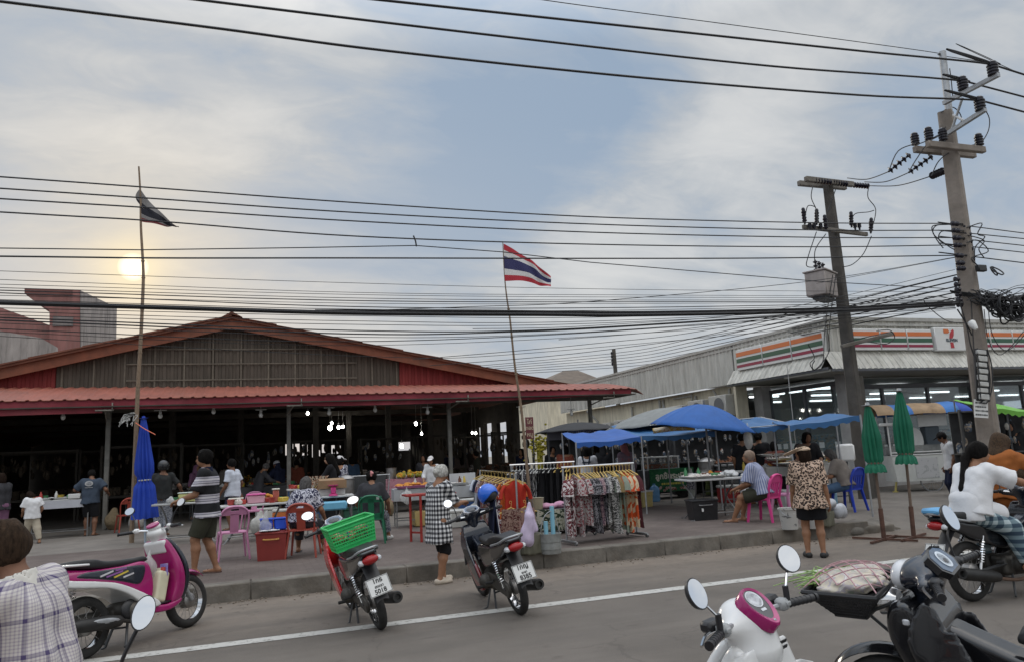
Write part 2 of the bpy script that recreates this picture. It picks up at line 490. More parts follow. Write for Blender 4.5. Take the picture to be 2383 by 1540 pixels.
# ---- sky and light
SUN_DIR=ray(310,622).normalized()
def build_world():
 w=D.worlds.new('World');SC.world=w;w.use_nodes=True
 nt=w.node_tree;N,L=nt.nodes,nt.links;N.clear()
 out=N.new('ShaderNodeOutputWorld');bg=N.new('ShaderNodeBackground')
 tc=N.new('ShaderNodeTexCoord');v=tc.outputs['Generated']
 sky=N.new('ShaderNodeTexSky');sky.sky_type='NISHITA';sky.sun_disc=False
 sky.sun_elevation=math.asin(SUN_DIR.z);sky.sun_rotation=math.atan2(SUN_DIR.x,SUN_DIR.y)
 sky.air_density=1.6;sky.dust_density=2.0
 sp=N.new('ShaderNodeSeparateXYZ');L.new(v,sp.inputs[0])
 zz=math_(N,L,'ADD',math_(N,L,'MAXIMUM',sp.outputs[2],0.0),.22)
 u=math_(N,L,'DIVIDE',sp.outputs[0],zz);q=math_(N,L,'DIVIDE',sp.outputs[1],zz)
 cb=N.new('ShaderNodeCombineXYZ');L.new(u,cb.inputs[0]);L.new(q,cb.inputs[1])
 # the layer of cloud overhead: broad banks drifting one way, finer streaks in them
 big=noise(N,L,mapping(N,L,cb.outputs[0],(.55,1.0,1),(5.3,2.15,0)),1.05,5,.6,.5)
 fine=noise(N,L,mapping(N,L,cb.outputs[0],(.8,1.6,1),(2.2,4.7,0)),2.6,6,.35,.56)
 wisp=noise(N,L,mapping(N,L,cb.outputs[0],(1.0,1.35,1),(9.1,1.3,0)),5.5,4,.9,.6)
 m=math_(N,L,'ADD',math_(N,L,'ADD',math_(N,L,'MULTIPLY',big,.46),math_(N,L,'MULTIPLY',fine,.34)),math_(N,L,'MULTIPLY',wisp,.20))
 r=ramp(N,[(.37,(.33,.43,.57)),(.44,(.40,.48,.59)),(.495,(.485,.535,.60)),(.54,(.58,.61,.645)),(.60,(.68,.695,.71)),(.68,(.76,.765,.765))])
 # banks and openings of the layer, each about its own direction in the sky
 for px,py,pw,am in((1150,330,40,-.07),(1020,520,110,-.05),(1400,150,70,-.05),(2150,130,60,-.05),(650,640,140,-.04),(1780,300,70,.075),(1480,520,130,.07),(1350,640,200,.05),(450,260,40,.055),(120,120,70,.045),(2200,520,70,.04),(60,560,170,-.06),(760,170,150,.05),(560,400,120,.03),(900,250,200,.03),(1330,540,400,.06),(1480,410,400,.06),(1660,280,400,.06),(1860,180,400,.055),(1230,400,300,-.04),(1400,270,300,-.045),(1560,150,300,-.04),(330,420,300,.04),(250,330,400,-.03),(620,480,300,-.03),(560,230,300,.035)):
  dq=N.new('ShaderNodeVectorMath');dq.operation='DOT_PRODUCT';L.new(v,dq.inputs[0]);dq.inputs[1].default_value=ray(px,py).normalized()
  m=math_(N,L,'ADD',m,math_(N,L,'MULTIPLY',math_(N,L,'POWER',math_(N,L,'MAXIMUM',dq.outputs['Value'],0.0),pw),am))
 L.new(m,r.inputs['Fac'])
 c=r.outputs['Color']
 # lighter, whiter band low down
 hz=ramp(N,[(0.0,(1,1,1)),(.12,(.6,.6,.6)),(.42,(0,0,0))]);L.new(sp.outputs[2],hz.inputs['Fac'])
 c=mixc(N,L,math_(N,L,'MULTIPLY',hz.outputs['Color'],.5),c,(.57,.62,.69))
 # thin cloud lit by the low sun
 dp=N.new('ShaderNodeVectorMath');dp.operation='DOT_PRODUCT';L.new(v,dp.inputs[0]);dp.inputs[1].default_value=SUN_DIR
 dd=math_(N,L,'MAXIMUM',dp.outputs['Value'],0.0)
 wide=math_(N,L,'POWER',dd,16.0);mid=math_(N,L,'POWER',dd,130.0);near=math_(N,L,'POWER',dd,1500.0)
 c=mixc(N,L,math_(N,L,'MULTIPLY',wide,math_(N,L,'MULTIPLY',fine,.34)),c,(.70,.69,.66))
 c=mixc(N,L,math_(N,L,'MULTIPLY',mid,.26),c,(.88,.76,.52))
 c=mixc(N,L,math_(N,L,'MULTIPLY',near,.65),c,(1.1,.93,.58))
 disc=math_(N,L,'MULTIPLY',math_(N,L,'SUBTRACT',dd,math.cos(R(1.0))),1/(math.cos(R(.35))-math.cos(R(1.0))))
 cl=N.new('ShaderNodeClamp');L.new(disc,cl.inputs[0])
 c=mixc(N,L,cl.outputs[0],c,(2.0,1.75,1.3))
 # an overcast dome is brighter towards the zenith
 zr=ramp(N,[(.0,(.92,)*3),(.5,(.94,)*3),(.72,(2.4,2.3,2.2)),(1.,(3.6,3.4,3.25))]);L.new(sp.outputs[2],zr.inputs['Fac'])
 mu=N.new('ShaderNodeMix');mu.data_type='RGBA';mu.blend_type='MULTIPLY';mu.inputs['Factor'].default_value=1
 bk=ramp(N,[(.3,(1,1,1)),(.62,(1.3,1.28,1.25))]);L.new(math_(N,L,'MULTIPLY_ADD',sp.outputs[1],-.5,.5),bk.inputs['Fac'])
 bm=N.new('ShaderNodeMix');bm.data_type='RGBA';bm.blend_type='MULTIPLY';bm.inputs['Factor'].default_value=1;L.new(c,bm.inputs['A']);L.new(bk.outputs['Color'],bm.inputs['B']);c=bm.outputs['Result']
 L.new(c,mu.inputs['A']);L.new(zr.outputs['Color'],mu.inputs['B'])
 sc2=N.new('ShaderNodeMix');sc2.data_type='RGBA';sc2.blend_type='MULTIPLY';sc2.inputs['Factor'].default_value=1
 L.new(mu.outputs['Result'],sc2.inputs['A']);sc2.inputs['B'].default_value=(10,10,10,1)
 c=mixc(N,L,.95,sky.outputs['Color'],sc2.outputs['Result'])
 L.new(c,bg.inputs['Color']);bg.inputs['Strength'].default_value=.1
 L.new(bg.outputs[0],out.inputs['Surface'])
 sun=D.lights.new('sun','SUN');sun.energy=.6;sun.angle=R(12);sun.color=(1,.9,.76)
 so=D.objects.new('sun',sun);COL.objects.link(so)
 so.rotation_euler=(-SUN_DIR).to_track_quat('-Z','Y').to_euler()
build_world()
# ---- ground
def asphalt():
 def fn(N,L,v,xyz):
  a=noise(N,L,v,.7,6);b=noise(N,L,v,9,8,0,.7);s=noise(N,L,v,160,2)
  base=ramp(N,[(.3,(.118,.104,.09)),(.7,(.176,.156,.137))]);L.new(a,base.inputs['Fac'])
  c=base.outputs['Color']
  sr=ramp(N,[(.33,(.6,.6,.6)),(.5,(1,1,1)),(.66,(1.35,1.33,1.3))]);L.new(s,sr.inputs['Fac'])
  m=N.new('ShaderNodeMix');m.data_type='RGBA';m.blend_type='MULTIPLY';m.inputs['Factor'].default_value=.95
  L.new(c,m.inputs['A']);L.new(sr.outputs['Color'],m.inputs['B']);c=m.outputs['Result']
  # sand swept to the side of the road
  y=math_(N,L,'ADD',xyz[1],math_(N,L,'MULTIPLY',math_(N,L,'SUBTRACT',b,.5),2.6))
  dr=ramp(N,[(.0,(0,0,0)),(.35,(.35,)*3),(.8,(.8,)*3),(1,(1,)*3)])
  L.new(math_(N,L,'DIVIDE',math_(N,L,'SUBTRACT',y,7.6),2.9),dr.inputs['Fac'])
  sand=ramp(N,[(.3,(.19,.152,.12)),(.7,(.255,.21,.168))]);L.new(noise(N,L,v,5,8),sand.inputs['Fac'])
  c=mixc(N,L,math_(N,L,'MULTIPLY',dr.outputs['Color'],.85),c,sand.outputs['Color'])
  # cracks and patched squares
  vo=N.new('ShaderNodeTexVoronoi');vo.feature='DISTANCE_TO_EDGE';vo.inputs['Scale'].default_value=.55
  nv=N.new('ShaderNodeTexNoise');nv.inputs['Scale'].default_value=2.2;nv.inputs['Detail'].default_value=6;L.new(v,nv.inputs['Vector'])
  ad=N.new('ShaderNodeVectorMath');ad.operation='MULTIPLY_ADD';L.new(nv.outputs['Color'],ad.inputs[0]);ad.inputs[1].default_value=(.9,.9,0);L.new(v,ad.inputs[2]);L.new(ad.outputs[0],vo.inputs['Vector'])
  ck=math_(N,L,'MULTIPLY',math_(N,L,'LESS_THAN',vo.outputs['Distance'],.006),math_(N,L,'GREATER_THAN',noise(N,L,v,.8,2),.52))
  c=mixc(N,L,math_(N,L,'MULTIPLY',ck,.32),c,(.07,.06,.055))
  tr=ramp(N,[(.45,(0,0,0)),(.6,(1,1,1))]);L.new(noise(N,L,mapping(N,L,v,(.25,1.6,1),(7,3,0)),1.2,5),tr.inputs['Fac'])
  c=mixc(N,L,math_(N,L,'MULTIPLY',tr.outputs['Color'],.4),c,(.10,.09,.08))
  # oil spots and damp patches
  o=ramp(N,[(.63,(0,0,0)),(.70,(1,1,1))]);L.new(noise(N,L,mapping(N,L,v,(1,2,1),(3,1,0)),2.3,3),o.inputs['Fac'])
  c=mixc(N,L,math_(N,L,'MULTIPLY',o.outputs['Color'],.55),c,(.10,.085,.075))
  return c
 m=pat('worn asphalt',fn,.88)
 nt,N,L=nodes_of(m);b=N['Principled BSDF'];tc=N.new('ShaderNodeTexCoord')
 bp=N.new('ShaderNodeBump');bp.inputs['Strength'].default_value=.5;bp.inputs['Distance'].default_value=.01
 L.new(noise(N,L,tc.outputs['Object'],120,3),bp.inputs['Height']);L.new(bp.outputs[0],b.inputs['Normal'])
 return m
def paint_mat():
 def fn(N,L,v,xyz):
  w=ramp(N,[(.36,(.18,.17,.15)),(.47,(.47,.46,.43))]);L.new(noise(N,L,v,14,8,0,.72),w.inputs['Fac'])
  return w.outputs['Color']
 return pat('worn road paint',fn,.8)
def paver_mat():
 def fn(N,L,v,xyz):
  a=ramp(N,[(.28,(.095,.077,.069)),(.5,(.13,.105,.094)),(.72,(.175,.146,.128))]);L.new(noise(N,L,v,1.3,8,0,.7),a.inputs['Fac'])
  br=N.new('ShaderNodeTexBrick');br.inputs['Scale'].default_value=2.4;br.inputs['Mortar Size'].default_value=.012
  br.inputs['Color1'].default_value=(1,1,1,1);br.inputs['Color2'].default_value=(.84,.82,.82,1);br.inputs['Mortar'].default_value=(.6,.57,.55,1)
  L.new(v,br.inputs['Vector'])
  m=N.new('ShaderNodeMix');m.data_type='RGBA';m.blend_type='MULTIPLY';m.inputs['Factor'].default_value=.6
  L.new(a.outputs['Color'],m.inputs['A']);L.new(br.outputs['Color'],m.inputs['B'])
  s=ramp(N,[(.58,(0,0,0)),(.72,(1,1,1))]);L.new(noise(N,L,v,.9,6),s.inputs['Fac'])
  return mixc(N,L,math_(N,L,'MULTIPLY',s.outputs['Color'],.5),m.outputs['Result'],(.18,.157,.136))
 return pat('dusty red pavers',fn,.9)
M_CONC=mat('old concrete',(.165,.147,.128),.92,0,.2,2.2,bump=.3,bscale=40,dirt=.35)
M_KERB=mat('kerb concrete',(.15,.135,.115),.92,0,.4,3.2,bump=.6,bscale=26,dirt=.75)
def flat(name,x0,x1,y0,y1,z,m,n=1):
 o=MB().sheet(lambda u,v:(x0+(x1-x0)*u,y0+(y1-y0)*v,z),n,n).build(name,m,smooth=0)
 return struct(o)
flat('ground',-400,400,-200,700,-.012,mat('far ground',(.2,.18,.15),.95,0,.2,.3))
flat('road',-120,120,-12,10.36,0,asphalt())
struct(MB().sheet(lambda u,v:(9.75+60*u,10.36+6.5*v,WALK*min(1,max(0,v*7.5-.15))),1,24).build('ramp',M_CONC))
flat('road_line',-60,60,7.84,8.03,.004,paint_mat())
flat('pavement',-80,9.75,10.62,16.6,WALK,paver_mat())
flat('forecourt',-80,120,16.6,60,WALK+.001,M_CONC)
k=MB()
x=-80.0
while x<9.6:
 dy=rnd.uniform(-.012,.012);k.box((x+.5,10.49+dy*.3,WALK/2-.02),(.998,.27,WALK+.05),bev=.014);x+=1
struct(k.build('kerb',M_KERB))
k=MB().box((9.72,13.6,WALK/2-.03),(.06,6.0,WALK+.055));struct(k.build('pavement_edge',M_KERB))
# broken end of the kerb
def rubble():
 s=SDF(.02,.03)
 s.box((0,0,.07),(.42,.2,.1),.04,Matrix.Rotation(R(12),3,'X')).box((.42,.05,.03),(.22,.17,.08),.03,Matrix.Rotation(R(25),3,'Y'))
 s.ell((-.4,-.1,.05),(.2,.16,.1)).wrinkle(.012,16,3,(1,1,1))
 o=s.mesh('concrete_rubble',M_KERB);o.location=(10.15,10.55,0)
 tag(o,'lump of broken concrete at the end of the kerb behind the woman in leopard print','rubble')
rubble()
g=MB();q=random.Random(5)
for i in range(420):
 t=q.random();xx=q.uniform(-9,9.6);yy=10.34-abs(q.gauss(0,.16))
 s_=q.uniform(.006,.022);g.box((xx,yy,s_*.4),(s_*1.4,s_,s_*.8),q.uniform(0,3))
go=g.build('gravel',mat('gravel grit',(.2,.165,.13),.95,0,.4,20));go['kind']='stuff';go['label']='grit and leaf litter swept against the foot of the kerb'
# ---- the market hall
M_BROWN=None
def sheetwall(name,base,rib,amount=.55,stain=(.05,.045,.035),st=.5):
 def fn(N,L,v,xyz):
  a=ramp(N,[(.3,tuple(c*.7 for c in base)),(.7,tuple(min(1,c*1.2)for c in base))]);L.new(noise(N,L,mapping(N,L,v,(1.6,1.6,.35)),2.2,8,0,.65),a.inputs['Fac'])
  s=ramp(N,[(.5,(0,0,0)),(.75,(1,1,1))]);L.new(noise(N,L,mapping(N,L,v,(3,3,.25),(2,1,3)),2.0,8,0,.7),s.inputs['Fac'])
  return mixc(N,L,math_(N,L,'MULTIPLY',s.outputs['Color'],st),a.outputs['Color'],stain)
 return pat(name,fn,.75)
M_GB=sheetwall('weathered brown sheet',(.10,.083,.066),.1)
M_GR=sheetwall('red painted sheet',(.23,.036,.034),.1,st=.35,stain=(.14,.03,.025))
M_RAKE=mat('rust brown barge board',(.19,.058,.028),.7,0,.3,3,stretch=(1,1,1),dirt=.35)
M_TILE=mat('terracotta metal tile',(.26,.08,.052),.6,0,.22,2.2,dirt=.3,bump=.1)
M_FASC=mat('crimson cloth fascia',(.21,.022,.035),.7,0,.25,2.5,dirt=.15)
M_DARKIN=mat('dark interior boards',(.062,.053,.043),.9,0,.35,2)  # one dark brown for hall walls, beams and awning ceiling
hall=thing('market_hall','long open market hall with a brown and red gable over a terracotta tiled awning','market hall',(0,23.5,0))
AX0,AX1=-14.0,12.0
GX,GZ,SL,SR=-.59,6.03,.244,.203
def roofz(x):return GZ-(SL*(GX-x)if x<GX else SR*(x-GX))
def corr(x0,x1,z0fn,z1fn,y,pitch,amp,m,name,parent):
 b=MB();n=int((x1-x0)/pitch);vs=[];fs=[]
 for i in range(n+1):
  xx=x0+(x1-x0)*i/n
  for dx,dy in((0,0),(pitch*.42,0),(pitch*.5,-amp),(pitch*.92,-amp)):
   X=min(xx+dx,x1);zt=z1fn(X);zb=min(z0fn(X),zt-.001)
   vs+=[(X,y+dy,zb),(X,y+dy,zt)]
 for i in range(len(vs)//2-1):fs.append((2*i,2*i+2,2*i+3,2*i+1))
 b.add(vs,fs);return b.build(name,m,parent,smooth=30)
AWZ=lambda x:3.97-.011*(x-3)
zb=lambda x:3.55
corr(-5.15,4.45,zb,lambda x:roofz(x)-.2,0,.2,.03,M_GB,'gable_panel',hall)
corr(-11.5,-5.15,zb,lambda x:roofz(x)-.2,0,.2,.03,M_GR,'gable_panel',hall)['label']='red painted corrugated gable panel'
corr(4.45,10.3,zb,lambda x:roofz(x)-.2,0,.2,.03,M_GR,'gable_panel',hall)['label']='red painted corrugated gable panel'
b=MB();xx=-5.0
while xx<4.4:
 b.box((xx,-.047,(3.6+roofz(xx)-.3)/2),(.045,.03,roofz(xx)-.3-3.6));xx+=.78
for zz in(4.25,4.72,5.15):
 hw0=(GZ-.3-zz)/SL;hw1=(GZ-.3-zz)/SR
 x0,x1=max(-3.4,GX-hw0),min(3.1,GX+hw1)
 b.box(((x0+x1)/2,-.068,zz),(x1-x0,.012,.035))
b.build('battens',mat('grey batten',(.14,.12,.092),.8,0,.3,5),hall)
# barge boards with the roof edge over them
b=MB();e=MB()
for xa,xb in((-12.2,GX),(GX,10.9)):
 za,zz=roofz(xa),roofz(xb)
 b.prism([(xa,za-.30),(xb,zz-.30),(xb,zz-.02),(xa,za-.02)],-.33,-.28,'y')
 e.prism([(xa,za-.02),(xb,zz-.02),(xb,zz+.055),(xa,za+.055)],-.42,25,'y')
b.build('barge_board',M_RAKE,hall)
n_=26
for xa,xb in((-12.2,GX),(GX,10.9)):
 L_=(xb-xa)/9
 for i in range(9):
  x0,x1=xa+L_*i,xa+L_*(i+1)
  e.prism([(x0,roofz(x0)+.05),(x1,roofz(x1)+.05),(x1,roofz(x1)+.085),(x0,roofz(x0)+(.11 if xa<GX else.05))],-.46,.6,'y')
e.prism([(GX-.3,roofz(GX-.3)+.08),(GX,GZ+.1),(GX+.3,roofz(GX+.3)+.08),(GX,GZ+.19)],-.48,25,'y')
e.build('roof',mat('rust brown roof tile',(.16,.06,.035),.8,0,.3,3),hall)
# awning roof
def aw(u,v):
 x=AX0+(AX1-AX0)*u
 ph=(x/.27)%1.0
 rib=.035*max(0,math.cos((ph-.5)*2*PI))**3
 end=max(0,(x-(AX1-.55))/.55)
 y=.05-2.25*v
 z=AWZ(x)+(3.53-AWZ(x))*(v**1.5)+rib-.22*end**2.6
 return(x,y,z)
MB().sheet(aw,int((AX1-AX0)/.27*8),8,th=.02).build('awning_roof',M_TILE,hall,smooth=50)
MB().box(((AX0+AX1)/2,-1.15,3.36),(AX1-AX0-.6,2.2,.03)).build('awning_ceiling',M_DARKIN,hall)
for x0,x1,za,zc,zt in((-14,-3.62,3.22,3.21,3.545),(-3.62,1.12,3.31,3.27,3.54),(1.12,5.6,3.265,3.24,3.54),(5.6,11.6,3.25,3.385,3.53)):
 def fs(u,v,x0=x0,x1=x1,za=za,zc=zc,zt=zt):
  x=x0+(x1-x0)*u;zl=za+(zc-za)*u-.03*math.sin(PI*u)
  return(x,-2.14-.03*math.sin(x*2.1)*v-.012*math.sin(x*9)*v,zt+(zl-zt)*v)
 MB().sheet(fs,40,4,th=.015).build('fascia',M_FASC,hall)
for px in(252,672,1046,1376):
 p=AY(px,1000,22.6)
 MB().box((p.x,-.9,(WALK+3.4)/2),(.115,.115,3.4-WALK),bev=.01).build('post',mat('concrete post',(.19,.185,.17),.9,0,.25,5,dirt=.4),hall)
 b=MB().box((p.x+.1,-2.18,3.27),(.42,.03,.035)).box((p.x+.28,-2.18,3.36),(.03,.03,.2))
 b.tube([(p.x-.05,-.9,3.1),(p.x+.1,-2.1,3.3)],.02);b.build('bracket',mat('grey timber',(.25,.23,.2),.9,0,.3,6),hall)
 # walls and columns inside
b=MB();BY=24.5
def AXs(px,py,X):d=ray(px,py);return Vector((0,0,EYE))+d*(X/d.x)
SX=9.7;yy=4.0;so_=[]
for pl,pt,pr,pb in((1193,992,1200,1060),(1160,983,1186,1075),(1130,985,1152,1078),(1112,994,1124,1062)):
 a,c=AXs(pr,pb,SX),AXs(pl,pt,SX);so_.append((a.y-23.5,c.y-23.5,max(a.z,.3),min(c.z,3.4)))
for y0,y1,z0,z1 in so_:
 if y0>yy:b.box((SX,(yy+y0)/2,1.9),(.15,y0-yy,3.6))
 b.box((SX,(y0+y1)/2,(z0+.1)/2),(.15,y1-y0,z0-.1)).box((SX,(y0+y1)/2,(z1+3.7)/2),(.15,y1-y0,3.7-z1));yy=max(yy,y1)
b.box((SX,(yy+24)/2,1.9),(.15,24-yy,3.6))
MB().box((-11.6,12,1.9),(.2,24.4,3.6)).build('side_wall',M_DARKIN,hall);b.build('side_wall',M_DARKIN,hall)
ops=[]
for pl,pt,pr,pb in((664,1032,676,1058),(681,1031,697,1060),(703,1034,716,1058),(726,1033,745,1062),(749,1033,757,1052),(771,1035,779,1054),(783,1036,793,1054),(927,1028,965,1046),(1060,1010,1075,1040)):
 a,c=AY(pl,pt,48),AY(pr,pb,48);ops.append((a.x,c.x,c.z,a.z))
b=MB();xx=-11.6;top=6.4
for x0,x1,z0,z1 in ops:
 if x0>xx:b.box(((xx+x0)/2,BY,top/2),(x0-xx,.12,top))
 b.box(((x0+x1)/2,BY,z0/2),(x1-x0,.12,z0));b.box(((x0+x1)/2,BY,(z1+top)/2),(x1-x0,.12,top-z1));xx=x1
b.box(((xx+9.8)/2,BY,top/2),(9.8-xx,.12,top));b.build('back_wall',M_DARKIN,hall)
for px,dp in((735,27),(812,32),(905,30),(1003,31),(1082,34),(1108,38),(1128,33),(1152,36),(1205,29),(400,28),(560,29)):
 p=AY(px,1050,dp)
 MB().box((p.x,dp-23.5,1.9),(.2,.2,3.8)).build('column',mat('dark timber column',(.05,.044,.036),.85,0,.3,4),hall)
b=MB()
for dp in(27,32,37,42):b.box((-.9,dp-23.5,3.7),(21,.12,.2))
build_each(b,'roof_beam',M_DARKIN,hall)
# lamps of the hall
M_GLOW=mat('lit bulb',(1,.97,.9),.4,0,0,emit=34)
M_BULB=mat('unlit bulb glass',(.62,.62,.6),.25,0,.05)
def bulb(px,py,Y,lit,label,group,r=.06):
 r*=.8 if lit else 1
 p=AY(px,py,Y)
 t=thing('light_bulb',label,'light bulb',p,group=group)
 MB().ball((0,0,0),(r,r,r*1.25),10).build('bulb',M_GLOW if lit else M_BULB,t)
 MB().lathe([(.02,.05),(.035,.06),(.035,.12),(.015,.14)],8).build('socket',mat('porcelain socket',(.5,.5,.48),.4),t)
 if not lit:MB().box((0,0,.15),(.3,.03,.02)).build('holder',mat('porcelain socket',(.5,.5,.48),.4),t)
 zt=(3.35 if Y<23.5 else 3.75)
 if zt>p.z+.15:MB().tube([(0,0,.13),(0,0,zt-p.z)],.008,5).build('flex',mat('pale flex',(.35,.34,.32),.7),t)
for i,(px,py,w)in enumerate(((147,970,'over the steel-topped table at the far end'),(373,967,'above the rider in the dark helmet'),(497,957,'above the man in the striped shirt'),(607,965,'over the long tray stall'),(766,960,'above the woman in black'),(873,953,'between the woman in black and the third post'),(995,958,'beside the third post'),(1213,957,'behind the bamboo flagpole'),(1330,962,'at the open right end of the awning'))):
 bulb(px,py,21.9,False,'unlit white bulb hanging under the awning '+w,'unlit bulbs under the awning')
for i,(px,py,dp,w,r)in enumerate(((716,961,26,'alone near the second post',.055),(768,995,30,'lowest and largest of a cluster',.1),(772,984,31,'topmost of a cluster',.06),(788,993,31,'first of a close pair',.075),(798,992,31.5,'second of a close pair',.065),(968,985,29,'beside the third post',.075),(1099,1006,30,'in front of the bright back openings',.05),(1107,1007,31,'lower one before the bright back openings',.06),(1188,965,28,'by the bamboo flagpole',.08),(935,1037,40,'far back over the aisle',.12),(981,1008,29,'a short tube-like one over the pastry stall',.055))):
 bulb(px,py,dp,True,'lit white bulb in the dark hall, '+w,'lit bulbs in the hall',r)
 # ---- the convenience store
M_CORR=sheetwall('pale corrugated sheet',(.56,.545,.495),.1,stain=(.27,.25,.2),st=.55)
M_CREAM=sheetwall('cream render',(.68,.62,.48),.1,stain=(.34,.3,.23),st=.6)
M_GREYP=mat('grey plaster',(.36,.35,.34),.8,0,.15,3,dirt=.25)
M_DGREY=mat('dark grey trim',(.10,.105,.115),.6,0,.15,5)
M_GLASS=mat('shop glass',(.72,.8,.8),.03,0,0,trans=.92,spec=.5)
store=thing('convenience_store','flat-roofed convenience store clad in pale corrugated sheet with an orange, green and maroon striped fascia','shop building',(14.5,15.6,0))
def corr2(p0,p1,z0,z1,pitch,amp,m,name,out,flare=0.0,parent=store):
 """upright corrugated sheet from p0 to p1 (x, y), ribs standing out along out; flare pushes its foot outwards"""
 p0,p1,out=Vector(p0),Vector(p1),Vector(out);d=p1-p0;n=int(d.length/pitch);vs=[];fs=[]
 for i in range(n+1):
  for t,a in((0,0),(.3,0),(.42,amp),(.62,amp),(.74,0)):
   q=p0+d*min(1,(i+t)/n)+out*a
   q2=q+out*flare
   vs+=[(q2.x,q2.y,z0),(q.x,q.y,z1)]
 for i in range(len(vs)//2-1):fs.append((2*i,2*i+2,2*i+3,2*i+1))
 return MB().add(vs,fs).build(name,m,parent,smooth=30)
corr2((0,18.5),(0,4.2),3.5,4.72,.2,.025,M_CORR,'corrugated_cladding',(-1,0))
corr2((0,4.2),(0,0),3.86,4.72,.2,.025,M_CORR,'corrugated_cladding',(-1,0))
corr2((0,0),(40,0),3.86,4.74,.2,.025,M_CORR,'corrugated_cladding',(0,-1))
corr2((-.03,4.2),(-.03,0),3.46,3.9,.2,.025,M_CORR,'canopy_skirt',(-1,0),.32)
corr2((-.3,-.03),(40,-.03),3.40,3.9,.2,.025,M_CORR,'canopy_skirt',(0,-1),.32)
b=MB().box((20,9.2,4.62),(40.06,18.6,.06));b.prism([(-.05,4.72),(.08,4.72),(.08,4.80),(-.05,4.80)],-.06,18.5,'y')
b.box((20,0,4.78),(40.1,.14,.1));b.build('roof',mat('roof flashing',(.4,.39,.36),.6,0,.2,4,dirt=.3),store)
MB().box((19.9,.65,3.38),(40.4,1.8,.05)).box((.65,2.1,3.43),(1.8,4.2,.05)).build('soffit',mat('grey soffit board',(.28,.27,.24),.85,0,.2,4),store)  # one even grey over the whole soffit
b=MB().box((-.30,2.0,3.44),(.05,4.4,.07)).box((19.9,-.33,3.38),(40.4,.05,.07));b.build('gutter',M_DGREY,store)
# lower walls
b=MB().box((.35,11.4,1.75),(.12,14.2,3.48));b.box((.2,4.28,1.72),(.42,.12,3.44));build_each(b,'side_wall',M_CREAM,store)
b=MB().box((.9,.55,1.68),(.36,.4,3.36),bev=.01).box((.85,4.05,1.68),(.36,.42,3.36),bev=.01)
for xx in(6.6,12.4,18):b.box((xx,1.1,1.68),(.4,.4,3.36),bev=.01)
build_each(b,'column',M_GREYP,store)
MB().box((1.0,2.3,.55),(.16,3.1,1.0)).box((3.6,1.3,.45),(5.4,.14,.9)).box((18.5,1.3,.45),(23,.14,.9)).build('plinth_wall',M_GREYP,store)
def shopwin(x0,y0,x1,y1,z0,z1,n):
 f=MB();p0,p1=Vector((x0,y0,0)),Vector((x1,y1,0));d=p1-p0;L_=d.length;rz=math.atan2(d.y,d.x)
 for i in range(n+1):
  p=p0+d*i/n;f.box((p.x,p.y,(z0+z1)/2),(.09,.09,z1-z0),rz)
 m=p0+d/2
 f.box((m.x,m.y,z1+.06),(L_+.1,.1,.12),rz).box((m.x,m.y,z0-.03),(L_+.1,.1,.06),rz)
 w=f.build('window',M_DGREY,store)
 MB().box((m.x,m.y,(z0+z1)/2),(L_,.012,z1-z0),rz).build('pane',M_GLASS,w)
 s=MB();k_=int(L_/.3)
 for i in range(k_):
  p=p0+d*((i+.5)/k_);q=Vector((-d.y,d.x,0)).normalized()*(.012 if d.y<0 else.012)
  if(i%8)==7:continue
  s.box((p.x-.01,p.y-.012,z0+.38),(.2,.006,.16),rz)
 s.build('safety_dots',mat('frosted sticker',(.5,.53,.52),.6),w)
shopwin(1.0,3.85,1.0,.75,1.08,3.1,2)
shopwin(1.15,1.3,6.4,1.3,.92,3.0,3);shopwin(6.8,1.3,12.2,1.3,.92,3.0,3);shopwin(12.6,1.3,17.8,1.3,.92,3.0,3);shopwin(18.2,1.3,30,1.3,.92,3.0,5)
MB().box((15,9.6,.22),(28,16,.02)).box((15,17.5,1.8),(28,.1,3.2)).box((15,9.4,3.32),(28,16,.03)).build('shop_interior',mat('shop interior',(.32,.34,.33),.7,0,.1,2),store)
b=MB();q=random.Random(3)
for i in range(8):
 b.box((3.3+i*2.3,6.6,1.0),(.7,5,1.55),bev=.02)
b.build('shelving',blotch_mat('stocked shelves',[(.05,.06,.07),(.3,.25,.18),(.12,.22,.3),(.4,.38,.33),(.3,.08,.07)],5,1,(1,1,3)),store)
M_TUBE=mat('fluorescent tube',(.93,.97,1),.4,0,0,emit=2.6)
for yy in(3.2,6.2,9.4):
 for i in range(7):
  if rnd.random()<.1:continue
  MB().box((2.6+i*2.7,yy,3.2),(1.25,.1,.06),bev=.02).build('light_tube',M_TUBE,store)
for i in range(3):MB().box((1.9,1.9+i*1.5,3.16),(.08,1.2,.06)).build('light_tube',M_TUBE,store)
# striped sign bands
def band(p0,p1,z0,z1,out,name='sign_band'):
 p0,p1,out=Vector((p0[0],p0[1],0)),Vector((p1[0],p1[1],0)),Vector((out[0],out[1],0))
 d=p1-p0;m=(p0+p1)/2;rz=math.atan2(d.y,d.x);L_=d.length;h=z1-z0
 o=MB().box((m.x+out.x*.07,m.y+out.y*.07,(z0+z1)/2),(L_-.03,.14,h),rz,bev=.012).build(name,mat('sign white',(.66,.66,.64),.45,0,.05,3),store)
 for f0,f1,c,nm in((.66,.86,(.62,.16,.04),'orange'),(.36,.56,(.03,.10,.055),'green'),(.13,.26,(.26,.015,.05),'maroon')):
  zc=z0+h*(f0+f1)/2
  MB().box((m.x+out.x*.1425,m.y+out.y*.1425,zc),(L_-.06,.01,h*(f1-f0)),rz).build(nm+'_stripe',mat(nm+' stripe',c,.45,0,.06,3),o)
 return o
for i in range(3):band((-.02,3.85-i*1.27),(-.02,3.85-(i+1)*1.27),3.86+.0,4.5,(-1,0))
